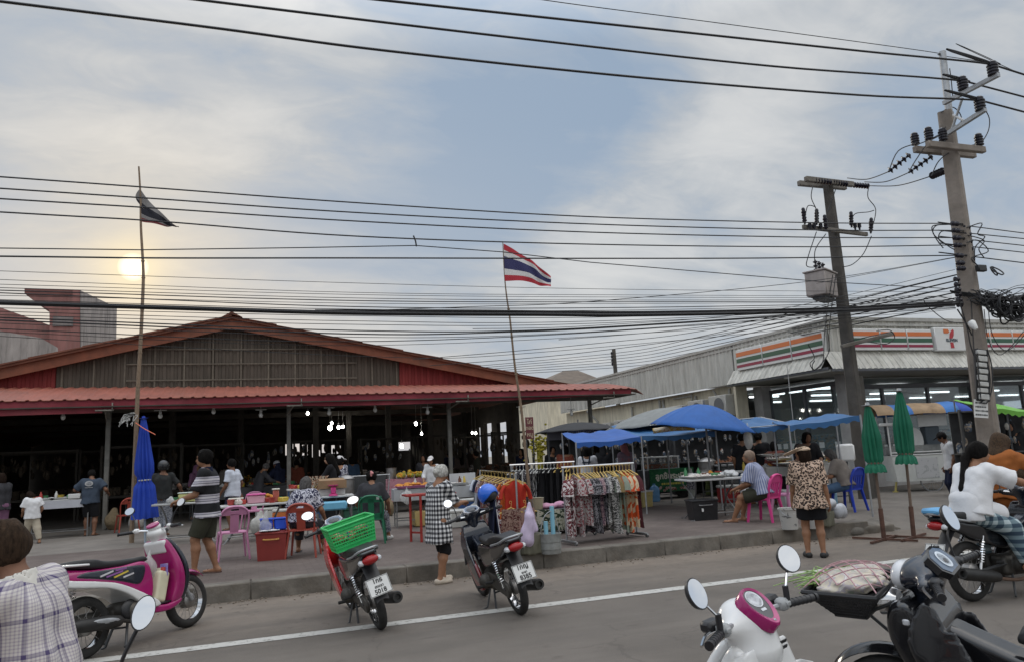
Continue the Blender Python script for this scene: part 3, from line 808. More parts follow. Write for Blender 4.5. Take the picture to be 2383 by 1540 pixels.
for xa,xb in((.45,1.6),(1.6,2.55),(2.55,3.48),(4.78,5.7),(5.7,6.6),(6.6,7.5),(7.5,8.6),(8.6,9.7),(9.7,10.8)):band((xa,-.02),(xb,-.02),3.92,4.5,(0,-1))
lg=MB().box((4.13,-.12,4.22),(1.2,.18,.66),bev=.015).build('logo_panel',mat('sign white',(.66,.66,.64),.45),store)
b=MB();
yb=-.215
b.prism([(3.86,4.50),(4.03,4.50),(4.08,4.42),(4.02,4.38),(3.86,4.38)],yb-.004,yb,'y').build('orange_bar',mat('orange stripe',(.62,.16,.04),.45),lg)
MB().prism([(4.22,4.50),(4.25,4.45),(4.22,4.32),(4.16,4.24),(4.05,4.24),(4.08,4.36),(4.14,4.45)],yb-.004,yb,'y').prism([(4.06,3.97),(4.19,3.97),(4.17,4.13),(4.06,4.13)],yb-.004,yb,'y').build('red_stroke',mat('logo red',(.42,.03,.035),.45),lg)
text('logo_lettering','ELEVEN',.12,facing((4.13,yb-.004,4.185),(0,-1,0)),mat('logo green',(.03,.05,.07),.5),lg,bold=.004,xs=1.05)
# pipes on the side wall, a white balustrade behind the stalls
b=MB()
for yy,z1 in((4.9,3.4),(6.9,3.35),(9.1,3.4),(9.35,3.4),(11.6,3.3)):
 b.tube([(.24,yy,.2),(.24,yy,z1)],.045,8)
b.tube([(.1,5.6,3.42),(.24,5.6,3.2),(.24,5.6,1)],.04).tube(curve_pts([(.22,8.3,3.35),(.22,7.2,3.35),(.22,7.1,3.2),(.22,7.1,.3)]),.03).tube([(-.1,15.2,3.4),(.25,14.9,2.9),(.25,14.9,.3)],.06)
build_each(b,'downpipe',mat('grey pipe',(.38,.37,.34),.6,0,.2,5),store)
b=MB()
for yy in np.arange(8.5,17.5,.5):b.box((-.55,float(yy),1.3),(.04,.04,1.5))
for zz in(2.05,1.72):b.box((-.55,13,zz),(.06,9.2,.07))
b.build('white_fence',WHITEPL,None);o=COL.objects['white_fence'];o.location=(14.5,15.6,0);tag(o,'low white railing in front of the cream side wall of the shop','railing')
def ac(y,z,label,x=.02,s=1.0):
 t=thing('air_conditioner',label,'air conditioner',(14.5+x-.05,15.6+y,z),group='air conditioners on the shop side wall')
 MB().box((0,0,.3*s),(.34*s,.85*s,.62*s),bev=.02).build('casing',mat('ac casing',(.42,.41,.38),.5,0,.12,5),t)
 b=MB().lathe([(.24*s,0),(.24*s,.01),(.21*s,.012)],18,axis='x',c=(-.185*s,-.1,.3*s))
 for i in range(6):b.box((-.178*s,-.1,(.12+i*.07)*s),(.012,.4,.01))
 b.build('grille',M_DGREY,t)
 MB().box((.05,.25,-.03),(.4,.05,.05)).box((.05,-.25,-.03),(.4,.05,.05)).build('bracket',STEEL,t)
ac(5.0,2.52,'pale air conditioner on the shop wall nearest the window bay',s=1.1)
ac(6.3,2.5,'pale air conditioner, middle of three above the big blue umbrella',s=1.05)
ac(7.6,2.44,'pale air conditioner, farthest of three above the big blue umbrella')
ac(12.2,2.2,'pale air conditioner on the cream wall beside the small dark pole',.1);ac(13.4,2.25,'narrow white air conditioner at the far end of the cream wall',.1,.85)
# ---- buildings behind
M_PINK=sheetwall('faded pink render',(.29,.14,.125),.1,stain=(.2,.15,.13),st=.6)
M_STAIN=sheetwall('mould stained concrete',(.33,.31,.29),.1,stain=(.05,.048,.043),st=.85)
pk=thing('pink_building','weathered pink concrete block with a slanting rooftop stair tower rising over the market roof','building',(0,34,0))
def P34(px,py,Y=34):p=AY(px,py,Y);return(p.x,p.z)
tw=[P34(115,820),P34(115,720),P34(60,676),P34(63,672),P34(186,674),P34(186,820)]
MB().prism([P34(116,830),P34(115,722),P34(60,686),P34(60,673),P34(186,675),P34(186,830)],0,3,'y').build('stair_tower',M_PINK,pk)
MB().prism([P34(58,685),P34(58,673),P34(168,675),P34(168,687)],-.06,-.002,'y').build('eave_band',mat('brick red paint',(.16,.065,.055),.8,0,.2,3),pk)
a_,b_,c_,d_=AY(187,676,34),AY(272,716,38),AY(270,830,38),AY(187,830,34)
MB().add([(p.x,p.y-34,p.z)for p in(a_,b_,c_,d_)]+[(p.x-.3,p.y-34+.3,p.z)for p in(a_,b_,c_,d_)],[(0,1,2,3),(7,6,5,4),(0,4,5,1),(1,5,6,2)]).build('tower_flank',M_STAIN,pk)
w0,w1=P34(124,737),P34(170,760)
MB().box(((w0[0]+w1[0])/2,-.02,(w0[1]+w1[1])/2),(w1[0]-w0[0],.06,w0[1]-w1[1])).build('window',mat('louvre grey',(.2,.18,.17),.7,0,.3,4),pk)
MB().prism([P34(-200,900),P34(-200,640),P34(0,714),P34(115,755),P34(115,900)],.3,3,'y').build('pink_wall',M_PINK,pk)
MB().prism([P34(-100,900,31),P34(-100,750,31),P34(0,770,31),P34(95,786,31),P34(130,806,31),P34(135,900,31)],-3,-2.7,'y').build('stained_wall',M_STAIN,pk)
hs=thing('house','house with a brown hipped roof showing above the awning between market and shop','house',(0,50,0))
r0,r1,rt0,rt1=AY(1262,895,50),AY(1425,889,50),AY(1318,860,53),AY(1352,861,53)
hv=[(r0.x,0,r0.z),(r1.x,0,r0.z),(r1.x,8,r0.z),(r0.x,8,r0.z),(rt0.x,3.5,rt0.z),(rt1.x,3.5,rt0.z)]
MB().add(hv,[(0,1,5,4),(1,2,5),(2,3,4,5),(3,0,4),(0,3,2,1)]).build('roof',mat('brown roof tile',(.13,.10,.075),.8,0,.25,2,bump=.3),hs)
MB().box(((r0.x+r1.x)/2,4,r0.z/2-.05),(r1.x-r0.x-1,7,r0.z-.1)).build('wall',M_CREAM,hs)
# ---- utility poles
def AX(px,py,X):
 d=ray(px,py);return Vector((0,0,EYE))+d*(X/d.x)
def sqpole(b,t,w0,w1,ang,hole=True):
 m=MB();vs=[]
 for p,w in((b,w0),(t,w1)):
  for i in range(8):
   a=ang+PI/4*(i//2)*2+(PI/4)+(.13 if i%2 else-.13)
   vs.append((p.x+math.cos(a)*w*.7,p.y+math.sin(a)*w*.7,p.z))
 f=[(i,(i+1)%8,8+(i+1)%8,8+i)for i in range(8)]+[tuple(range(8,16))]
 return m.add(vs,f)
def insul(m,p,h=.24,r=.085,up=(0,0,1)):
 T=Matrix.Translation(p)@Vector(up).to_track_quat('Z','Y').to_matrix().to_4x4()
 pr=[(.02,-.06),(.03,0),(r*.8,.0)]
 for i in range(4):pr+=[(r,h*(.05+.2*i)),(r,h*(.12+.2*i)),(r*.78,h*(.14+.2*i)),(r*.78,h*(.2+.2*i))]
 pr+=[(r*.8,h*.9),(r*.45,h),(0,h)]
 m.lathe(pr,12,M=T)
def discs(m,a,b,n,r=.075):
 a,b=Vector(a),Vector(b);d=(b-a);T0=d.to_track_quat('Z','Y').to_matrix().to_4x4();L_=d.length/n
 for i in range(n):
  T=Matrix.Translation(a+d*((i+.15)/n))@T0
  m.lathe([(.02,0),(.035,L_*.15),(r,L_*.4),(r*.85,L_*.55),(.025,L_*.6),(.02,L_*.95)],10,M=T)
B1=G(2326,1203,0);T1=AY(2200,262,B1.y);T1b=AY(2187,125,B1.y)
p1=thing('utility_pole','tall square concrete utility pole with a steel top pipe, standing behind the women on motorcycles','utility pole',(0,0,0))
sqpole(B1,T1,.34,.235,R(28)).build('pole',CONCRETE,p1,smooth=25)
m=MB();q=random.Random(8)
for i in range(16):
 t=(i+1)/18;c=B1.lerp(T1,t);a=R(28)+PI*1.5
 w=.34+(.235-.34)*t
 m.lathe([(.016,0),(.016,.004)],8,M=Matrix.Translation(c+Vector((math.cos(a),math.sin(a),0))*(w*.495))@Vector((math.cos(a),math.sin(a),0)).to_track_quat('Z','Y').to_matrix().to_4x4())
m.build('bolt_hole',BLACKPL,p1)
MB().tube([T1-Vector((0,.06,.5)),T1b-Vector((0,.06,0))],.07,10).build('top_pipe',STEEL,p1)
e3,e2,e1=AX(2313,180,B1.x),AX(2243,214,B1.x),AX(2283,262,B1.x)
a3,a1=AX(2206,236,B1.x),AX(2200,315,B1.x)
m=MB()
for s_,e_ in((a3,e3),(a1,e1)):
 d=(e_-s_).normalized();m.tube([s_-d*.1,e_+d*.1],.055,4)
m.tube([AX(2240,228,B1.x),AX(2216,300,B1.x)],.025).tube([AX(2250,285,B1.x),AX(2218,268,B1.x)],.025)
build_each(m,'bracket_arm',STEEL,p1)
m=MB()
for e_ in(e3,e2,e1):insul(m,e_+Vector((0,0,.03)),.3,.1)
cb=[AX(2120,345,12.6),AX(2270,360,14.3)]
m1=Vector((12.1,B1.y-.22,7.35));
def xarm(pL,pR,Y,h=.13,d=.11):
 a,b=AY(*pL,Y),AY(*pR,Y);c=(a+b)/2;v=b-a
 return MB().box(c,(v.length,d,h),rot=v.to_track_quat('X','Z').to_matrix(),bev=.012),a,b
ca,c0,c1=xarm((2158,336),(2290,350),B1.y-.25)
cbm,c2,c3=xarm((2128,348),(2268,362),B1.y+.28)
ca.build('crossarm',CONCRETE,p1);cbm.build('crossarm',CONCRETE,p1)
for px,py,Y in((2163,326,B1.y-.25),(2196,328,B1.y-.25),(2280,340,B1.y-.25),(2131,338,B1.y+.28)):
 insul(m,AY(px,py,Y),.27,.085)
build_each(m,'post_insulator',PORCELAIN,p1)
st=[((2120,358),(2068,400),5),((2172,362),(2115,402),5),((2196,398),(2168,410),5)]
B2=G(2018,1160,.2);T2=AY(1925,420,B2.y)
m=MB();ends=[]
for a,b,n in st:
 A=AY(*a,B1.y+.2);Bp=AY(*b,B1.y+.62);discs(m,A,Bp,n,.085);ends.append(Bp)
build_each(m,'string_insulator',PORCELAIN,p1,5)
m=MB()
for i,y in enumerate((521,537,554,571,595,612,625)):
 for sx in(-1,1):
  if sx>0 and i>4:continue
  p=AY(2222+(y-521)*.14 if sx<0 else 2248+(y-521)*.14,y+(8 if sx>0 else 0),B1.y-.12)
  m.lathe([(.02,-.09),(.05,-.075),(.05,-.03),(.028,-.01),(.028,.01),(.05,.03),(.05,.075),(.02,.09)],10,M=Matrix.Translation(p)@Matrix.Rotation(PI/2,4,'Y'))
for i in range(6):
 p=AY(2226+i*1.5,650+i*12,B1.y-.2);m.lathe([(.02,-.05),(.05,-.04),(.03,0),(.05,.04),(.02,.05)],8,M=Matrix.Translation(p)@Matrix.Rotation(PI/2,4,'Y'))
build_each(m,'spool_insulator',PORCELAIN,p1)
def pix(pts,Y):return[AY(x,y,Y)for x,y in pts]
m=MB();Yj=B1.y-.3
for pts in([(2215,523),(2180,525),(2172,545),(2205,572),(2222,582)],[(2215,537),(2190,540),(2186,560),(2218,575)],[(2205,523),(2170,527),(2176,552),(2195,578)],[(2250,530),(2285,520),(2275,545),(2292,552),(2270,575),(2268,600)],[(2252,548),(2290,560),(2278,580),(2290,600)],[(2250,565),(2275,560),(2300,585),(2262,600),(2275,618)],[(2210,160),(2214,190),(2218,235)],[(2190,262),(2215,250),(2232,262),(2238,280),(2230,290)],[(2287,248),(2302,275),(2300,305),(2283,335)],[(2132,338),(2162,326),(2192,308),(2206,280),(2212,240)],[(2068,400),(2090,352),(2131,335)],[(2115,402),(2130,375),(2163,330),(2200,312)],[(2168,410),(2185,375),(2220,350),(2282,334)]):
 m.tube(curve_pts(pix(pts,Yj+(.1 if pts[0][1]>500 else.25)),5),.011,5)
build_each(m,'jumper_wire',BLACKCABLE,p1)
m=MB()
for pts in([(2232,700),(2250,760),(2258,800),(2268,830)],[(2260,700),(2264,780),(2272,900)],[(2228,720),(2248,752),(2262,780)],[(2296,830),(2304,880),(2300,915),(2283,935)]):
 m.tube(curve_pts(pix(pts,B1.y-.3),5),.014,5)
build_each(m,'drop_cable',BLACKCABLE,p1)
MB().lathe([(0,0),(.06,.01),(.075,.05),(.05,.16),(.03,.2)],10,M=Matrix.Translation(AY(2258,748,B1.y-.35))@Matrix.Rotation(R(150),4,'X')).build('lamp_head',WHITEPL,p1)
t=thing('meter_rack','dark strip of small pale service boxes strapped to the tall concrete pole','meter boxes',AY(2284,872,B1.y-.27));t.rotation_euler=(0,R(7),R(-28+20))
MB().box((0,0,0),(.3,.06,1.0),bev=.01).build('backing',BLACKPL,t)
for i in range(8):MB().box((-.035+.02*(i%2),-.05,.43-i*.122),(.2,.07,.085+.02*(i%3==1)),bev=.012).build('service_box',mat('aged white plastic',(.45,.45,.43),.5,0,.2,9,dirt=.3),t)
MB().tube(curve_pts([(.1,-.06,.5),(.17,-.07,.2),(.16,-.07,-.2),(.06,-.06,-.5),(-.05,-.06,-.55)]),.012,5).tube(curve_pts([(-.12,-.06,.5),(-.14,-.08,.0),(-.1,-.07,-.5)]),.012,5).build('cable',BLACKCABLE,t)
nt_=thing('paper_notice','white paper notice with four lines of print pasted on the tall concrete pole','notice',AY(2283,950,B1.y-.262));nt_.rotation_euler=(0,R(7),R(-17))
MB().box((0,0,0),(.27,.006,.34)).build('sheet',mat('paper',(.62,.62,.6),.8,0,.06,4),nt_)
q=random.Random(2);m=MB()
for i in range(4):
 x=-.11
 while x<.1:
  w=q.uniform(.015,.04);m.box((x+w/2,-.005,.11-i*.075),(w,.004,q.uniform(.02,.034)));x+=w+.008
m.build('printing',mat('faded ink',(.1,.1,.1),.8),nt_)
# second pole
p2=thing('utility_pole','dark weathered utility pole with a transformer, at the corner of the convenience store','utility pole',(0,0,0))
sqpole(B2,T2,.27,.17,R(20)).build('pole',mat('weathered dark concrete',(.075,.068,.06),.9,0,.3,4,bump=.4,dirt=.4),p2,smooth=25)
MB().box(B2.lerp(T2,.17)+Vector((.22,.05,0)),(.2,.14,3.1)).build('stub_post',mat('weathered dark concrete',(.1,.1,.1)),p2)
CW=mat('grey timber arm',(.17,.155,.135),.85,0,.3,5,dirt=.4)
for pl,pr,dy in(((1858,427),(1968,437),.2),((1874,417),(1985,430),-.2)):
 xm,a,b=xarm(pl,pr,B2.y+dy);xm.build('crossarm',CW,p2)
xm,a,b=xarm((1868,528),(2018,546),B2.y-.2,.1,.08);xm.build('crossarm',CW,p2)
xm,a,b=xarm((1958,806),(2078,776),B2.y-.25,.09,.08);xm.build('crossarm',CW,p2)
m=MB()
for pl,pr in(((1893,420),(1935,425)),((1935,424),(1972,430)),((1985,431),(2022,434))):
 discs(m,AY(*pl,B2.y-.2),AY(*pr,B2.y-.25),6,.075)
build_each(m,'string_insulator',PORCELAIN,p2,6)
m=MB()
for px,py,lean in((1872,512,-.1),(1900,514,.05),(1922,528,-.1),(1981,520,0),(2026,534,.1)):
 p=AY(px,py,B2.y-.32);insul(m,p-Vector((0,0,.05)),.34,.055,(lean,-.1,1));
for px in(1885,1895,1910,1990,2000):insul(m,AY(px,530,B2.y-.3),.12,.05)
build_each(m,'fuse_cutout',PORCELAIN,p2)
m=MB()
for pts in([(1892,432),(1888,460),(1900,490),(1903,520)],[(1945,440),(1935,470),(1925,495)],[(1873,510),(1880,480),(1898,482)],[(2022,434),(2020,460),(2038,488),(2030,530)],[(1982,515),(1990,498),(2020,494),(2034,490)],[(1900,540),(1880,600),(1878,620),(1898,622)],[(1922,545),(1898,580),(1896,612)],[(2028,550),(2010,590),(1985,615),(1960,622)],[(1945,640),(1930,760),(1928,820),(1898,858),(1890,850),(1896,838)],[(1938,640),(1920,760),(1915,840),(1895,860)],[(2040,770),(2070,768),(2082,785),(2062,800),(2020,795)],[(1880,800),(1895,830),(1885,845),(1892,860)],[(1960,800),(1990,790),(2075,772)]):
 m.tube(curve_pts(pix(pts,B2.y-.4),5),.011,5)
build_each(m,'jumper_wire',BLACKCABLE,p2)
tr=thing('transformer','rust-streaked grey transformer tank with three bushings hung on the dark pole','transformer',AY(1914,690,B2.y-.1));tr.rotation_euler=(0,R(2),R(25))
b=MB().box((0,0,.27),(.66,.5,.58),bev=.02).box((0,0,.575),(.72,.56,.04),bev=.01)
b.build('tank',mat('transformer grey',(.33,.29,.27),.6,.2,.2,5,dirt=.5),tr)
b=MB()
for i in range(3):b.box((.36,-.14+i*.14,.25),(.05,.015,.36))
b.box((.1,0,-.06),(.62,.3,.06)).box((.42,.1,-.02),(.4,.12,.07));b.build('cradle',DARKSTEEL,tr)
b=MB()
for i in(-1,0,1):discs(b,(i*.2,0,.58),(i*.21,0,.86),3,.06)
build_each(b,'bushing',PORCELAIN,tr,3)
sp=AY(1432,890,37);s0=Vector((sp.x+.12,37,0));s1=AY(1428,812,37)
p3=thing('utility_pole','small dark pole rising behind the right end of the terracotta awning','utility pole',(0,0,0))
MB().tube([s0,s1],[.15,.11],4).build('pole',mat('weathered dark concrete',(.115,.105,.095)),p3)
b=MB()
for i in range(4):insul(b,s1+Vector((-.2,-.1,-.3-i*.2)),.14,.06)
build_each(b,'spool_insulator',PORCELAIN,p3)
# ---- lines overhead
def wire(name,label,pts,Y,r,group=None,el=6.0,er=0.0,cat='power line',smooth=True):
 P=[AY(x,y,Y if not isinstance(Y,tuple)else Y[0]+(Y[1]-Y[0])*i/max(1,len(pts)-1))for i,(x,y)in enumerate(pts)]
 if el:P.insert(0,P[0]+(P[0]-P[1]).normalized()*el)
 if er:P.append(P[-1]+(P[-1]-P[-2]).normalized()*er)
 C=curve_pts(P,8)if smooth else P
 o=MB().tube(C,r,5).build(name,BLACKCABLE);return tag(o,label,cat,group)
HV='high voltage lines over the road'
Y3,Y2,Y1=e3.y,e2.y,e1.y
wire('power_line','thick high voltage line, topmost of three, at the outer end of an arm',[(600,-32),(870,-1),(1500,66),(2000,119),(2306,150),(2383,174)],Y3,.02,HV,5,25)
wire('power_line','thick black high voltage line, middle of three, held halfway along the upper steel arm',[(200,-34),(450,-1),(1200,89),(1800,155),(2240,189),(2383,226)],Y2,.02,HV,6,25)
wire('power_line','thick black high voltage line, lowest of three, held by the lower steel arm',[(0,4),(500,66),(900,119),(1500,182),(2000,222),(2283,235),(2383,261)],Y1,.02,HV,8,25)
wire('earth_wire','thin earth wire above the high voltage lines, tied to the steel pipe',[(900,-60),(1260,0),(1700,58),(2155,120),(2190,130),(2330,152),(2383,176)],B1.y-.06,.008,None,6,25)
MB
LV='insulated service lines on the concrete pole'
for lab,pts,r in(('first and highest',[(0,412),(360,438),(824,472),(1374,505),(1900,519),(2219,521),(2250,526),(2383,543)],.011),('second',[(0,439),(360,463),(824,495),(1374,522),(1900,536),(2219,537),(2252,543),(2383,556)],.011),('third',[(0,463),(360,485),(824,515),(1374,541),(1900,553),(2219,554),(2254,558),(2383,572)],.011),('fourth',[(0,494),(360,515),(824,550),(1374,569),(1900,575),(2219,571),(2256,574),(2383,588)],.011),('fifth, slightly sagging',[(0,597),(360,601),(824,601),(1374,602),(1800,601),(2219,595),(2260,597),(2383,612)],.012)):
 wire('power_line','black service line across the sky between flag tops and pole, '+lab+' of five',pts,B1.y-.13,r,LV,8,25)
wire('telephone_cable','thin wire bent upward at a hanging hook between the two flags',[(0,578),(329,582),(700,577),(967,572),(1170,587),(1374,611),(1900,655),(2200,672)],B1.y-.2,.008,None,8,0,'cable',False)
MB().tube(pix([(962,549),(967,562),(969,574)],B1.y-.2),.012,5).build('line_hook',BLACKCABLE);tag(COL.objects['line_hook'],'small dark hook hanging on the bent thin wire between the flags','wire hook')
TC='thin telephone cables strung low over the market roof'
TL='thin dark telephone cable strung in the bundle over the market roof'
rows=[([(0,631),(824,659),(1465,674),(2215,680)],.005),([(0,651),(824,681),(1465,687),(2215,690)],.005),([(0,662),(824,686),(1465,692),(2215,694)],.005),([(0,670),(824,694),(1465,699),(2218,697)],.006),([(0,676),(824,700),(1465,703),(2218,700)],.009),([(0,688),(824,706),(1465,707),(2218,702)],.005),([(0,682),(824,714),(1465,716),(2218,703)],.009),([(0,698),(824,720),(1465,722),(2220,705)],.006),([(0,717),(824,735),(1465,737),(2222,707)],.006),([(0,725),(824,747),(1400,747),(2222,709)],.006),([(0,733),(824,755),(1400,752),(2222,711)],.006),([(0,739),(824,769),(1300,766),(1950,726),(2222,712)],.011),([(0,745),(824,777),(1200,772),(1500,757),(2222,711)],.012),([(0,752),(824,784),(1300,776),(1800,742),(2222,714)],.006),([(0,765),(700,794),(1200,783),(1700,752),(2224,716)],.008),([(0,772),(600,800),(1000,800),(1500,775),(2000,738),(2224,717)],.005),([(733,727),(1100,714),(1374,702),(1885,655),(2222,599)],.007),([(0,782),(500,812),(900,830),(1165,826),(1800,770),(2100,734),(2224,719)],.005),([(960,836),(1374,800),(1700,758),(2222,640)],.006),([(1000,850),(1374,818),(1800,755),(2222,655)],.006),([(1100,765),(1374,758),(1800,722),(2222,628)],.006),([(1300,790),(1600,765),(1950,718),(2222,668)],.006),([(1900,660),(2040,634),(2222,600)],.006)]
for i,(pts,r)in enumerate(rows):wire('telephone_cable',TL,pts,B1.y-.22-.012*(i%7),r*.8,TC,8 if pts[0][0]==0 else 0,0,'cable')
wire('trunk_cable','thick black trunk cable, the heavier one crossing above the gable, broadest line of the bundle',[(0,705),(400,717),(824,729),(1250,732),(1500,733),(1950,723),(2240,706)],B1.y-.25,.032,None,8,0,'cable')
wire('trunk_cable','second thick cable lashed just above the broadest one toward the concrete pole',[(733,724),(1100,724),(1500,727),(1950,717),(2240,702)],B1.y-.21,.022,None,0,0,'cable')
# to the small pole behind the shop
SL_='cables running from the small pole to the tall concrete pole'
for i in range(6):
 a=s1+Vector((-.1,-.1,-.25-.16*i));b_=AY(2226+i*2,640+i*13,B1.y-.25);c=(a+b_)/2-Vector((0,0,.12))
 l=a+Vector((-14,-2,-1.3+.1*i))
 o=MB().tube(curve_pts([l,a,c,b_],8),.014,5).build('telephone_cable',BLACKCABLE);tag(o,'dark cable fanning from the small pole behind the awning up to the tall concrete pole','cable',SL_)
for i,(e_,pt)in enumerate(zip(ends,((1972,415),(2012,424),(2024,433)))):
 b_=AY(*pt,B2.y-.2);c=(e_+b_)/2-Vector((0,0,.1))
 o=MB().tube(curve_pts([e_,c,b_],8),.012,5).build('power_line',BLACKCABLE);tag(o,'short slack line between the insulator strings of the two big poles, '+('uppermost','middle','lowest')[i]+' of three','power line','slack lines between the two poles')
 # coils hung beside the tall pole
def coil(px,py,r,n,label,Y=None,tilt=0.0,w=.016):
 Y=Y or B1.y-.35;c=AY(px,py,Y);q=random.Random(px);m=MB()
 for k in range(n):
  rr=r*q.uniform(.82,1.06);ox,oz=q.uniform(-.02,.02),q.uniform(-.03,.03);oy=q.uniform(-.08,.08)
  m.tube([(c.x+ox+rr*math.cos(a),c.y+oy+.1*math.sin(a+k),c.z+oz+rr*math.sin(a)*q.uniform(.93,1.05))for a in np.linspace(0,2*PI,20)[:-1]],w,5,closed=True)
 o=m.build('cable_coil',BLACKCABLE);tag(o,label,'cable coil')
coil(2313,632,.1,2,'small single ring of black cable hanging beside the tall pole',w=.014)
coil(2325,715,.2,9,'thick black cable coil hanging nearest the tall pole')
coil(2352,730,.17,8,'black cable coil hanging lower at the far right of the tangle');coil(2376,712,.22,8,'black cable coil at the right edge above the green awning')
o=MB().box(AY(2283,625,B1.y-.3),(.22,.1,.13),bev=.015).build('splice_box',BLACKPL);tag(o,'small black splice box on the cables beside the tall pole','splice box')
m=MB();q=random.Random(21)
for i in range(46):
 x0,y0=q.uniform(2250,2300),q.uniform(672,712);L_=q.uniform(40,150)
 m.tube(curve_pts(pix([(x0,y0),(x0+L_*.3,y0+q.uniform(-14,22)),(x0+L_*.65,y0+q.uniform(-16,34)),(x0+L_,y0+q.uniform(-14,22))],B1.y-q.uniform(.1,.5)),4),q.choice((.007,.007,.011)),4)
for pts in([(2290,720),(2300,790),(2330,825),(2383,770)],[(2300,720),(2310,780),(2345,815),(2400,760)],[(2230,700),(2180,690),(2150,700),(2200,745),(2250,752)]):m.tube(curve_pts(pix(pts,B1.y-.4),5),.008,4)
o=m.build('cable_tangle',BLACKCABLE);o['kind']='stuff';o['label']='dense tangle of black cables gathered beside the tall concrete pole'
for k in range(9):wire('telephone_cable','dark cable leaving the tangle to the right of the tall concrete pole',[(2300,690+k*4),(2345,694+k*4),(2383,699+k*5)],B1.y-.3+.04*k,.009,'cables leaving the tangle',0,25,'cable')
# ---- flags on bamboo poles
def cloth_mat(name,c):
 if name in MATS:return MATS[name]
 m=mat(name,c,.85,0,.1,5)
 return m
M_FR,M_FW,M_FB=cloth_mat('flag red',(.42,.03,.045)),cloth_mat('flag white',(.62,.61,.6)),cloth_mat('flag navy',(.035,.035,.11))
M_FR2,M_FW2,M_FB2=cloth_mat('backlit soiled flag red',(.16,.03,.035)),cloth_mat('backlit soiled flag white',(.2,.19,.185)),cloth_mat('backlit soiled flag navy',(.012,.012,.02))  # darker flag colours: dirt, and the shade of a backlit cloth painted in
def flagpole(base,top_px,mid,r0,r1,label,edges,rows,colsm):
 Y=base.y;t=thing('flagpole',label,'flag',(base.x,base.y,base.z))
 L0=Vector((base.x,base.y,base.z))
 P=[Vector((0,0,0))]+[AY(x,y,Y)-L0 for x,y in mid]+[AY(*top_px,Y)-L0]
 n=len(P);MB().tube(curve_pts(P,5),[r0+(r1-r0)*i/((n-1)*5)for i in range((n-1)*5+1)],8).build('pole',WOODPOST,t)
 b=MB();C=curve_pts(P,14)
 for i in range(6,len(C)-30,11):b.tube([C[i],C[i]+(C[i+1]-C[i]).normalized()*.03],r0*1.12*(1-.5*i/len(C)),8)
 b.build('bamboo_node',WOODPOST,t)
 top,bot=curve_pts([AY(x,y,Y)-L0 for x,y in edges[0]],6),curve_pts([AY(x,y,Y)-L0 for x,y in edges[1]],6)
 nu=24
 def samp(C,u):f=u*(len(C)-1);i=min(int(f),len(C)-2);return C[i].lerp(C[i+1],f-i)
 hoist=edges[2]if len(edges)>2 else None
 def fn(u,v):
  p=samp(top,u).lerp(samp(bot,u),v)
  if hoist:
   k=hoist(v)*(1-u)**3;p=p+Vector((k,0,0))
  return p+Vector((0,.05*math.sin(u*8+v*2)*min(1,u*3)+.02*math.sin(u*19-v*5)*u-.02,.012*math.sin(u*11+v*4)*u))
 m=MB().sheet(fn,nu,24)
 m.m=[rows[int((k%24)/24*len(rows))]for k in range(len(m.f))]
 m.build('flag',colsm or[M_FR,M_FW,M_FB],t,smooth=180);return t
f2=G(1243,1240,WALK)
flagpole(f2,(1170,564),[(1225,1075),(1213,950),(1198,850),(1187,745),(1179,690),(1174,640)],.032,.008,'leaning bamboo pole behind the clothes racks flying a red, white and blue striped flag',([(1171,568),(1195,580),(1222,600),(1250,620),(1283,641)],[(1174,655),(1205,655),(1240,661),(1265,665),(1281,669)]),[0,1,2,2,1,0],None)
f1=G(306,1262,WALK)
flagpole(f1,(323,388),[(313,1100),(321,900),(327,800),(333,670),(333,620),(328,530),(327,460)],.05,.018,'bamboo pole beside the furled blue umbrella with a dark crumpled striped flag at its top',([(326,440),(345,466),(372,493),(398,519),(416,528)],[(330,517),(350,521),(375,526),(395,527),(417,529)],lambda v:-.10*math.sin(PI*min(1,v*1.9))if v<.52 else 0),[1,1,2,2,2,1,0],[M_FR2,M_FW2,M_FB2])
# ---- people
def skinmat(name,c):return mat(name,c,.55,0,.12,14,bump=.08,bscale=60,spec=.35)
SK1,SK2,SK3=skinmat('tan skin',(.27,.135,.075)),skinmat('brown skin',(.17,.08,.045)),skinmat('light skin',(.40,.23,.15))
def hairmat(n,c):return mat(n,c,.85,0,.6,60,stretch=(1,1,.3),bump=.6,bscale=160,spec=.12)
HB,HG,HW=hairmat('black hair',(.007,.006,.0055)),hairmat('grey hair',(.085,.08,.077)),hairmat('silver hair',(.40,.39,.36))
HBR=hairmat('dark brown hair',(.016,.009,.006))
def cl(name,c,var=.14):return mat(name,c,.88,0,var,9,bump=.25,bscale=45,spec=.2)
def ik(a,b,l1,l2,hint):
 d=b-a;L_=min(max(d.length,abs(l1-l2)+.01),(l1+l2)*.999);u=d.normalized()
 x=(l1*l1-l2*l2+L_*L_)/(2*L_);h=math.sqrt(max(l1*l1-x*x,0))
 hv=Vector(hint)-u*Vector(hint).dot(u)
 hv=hv.normalized()if hv.length>1e-5 else u.orthogonal().normalized()
 return a+u*x+hv*h,a+u*L_
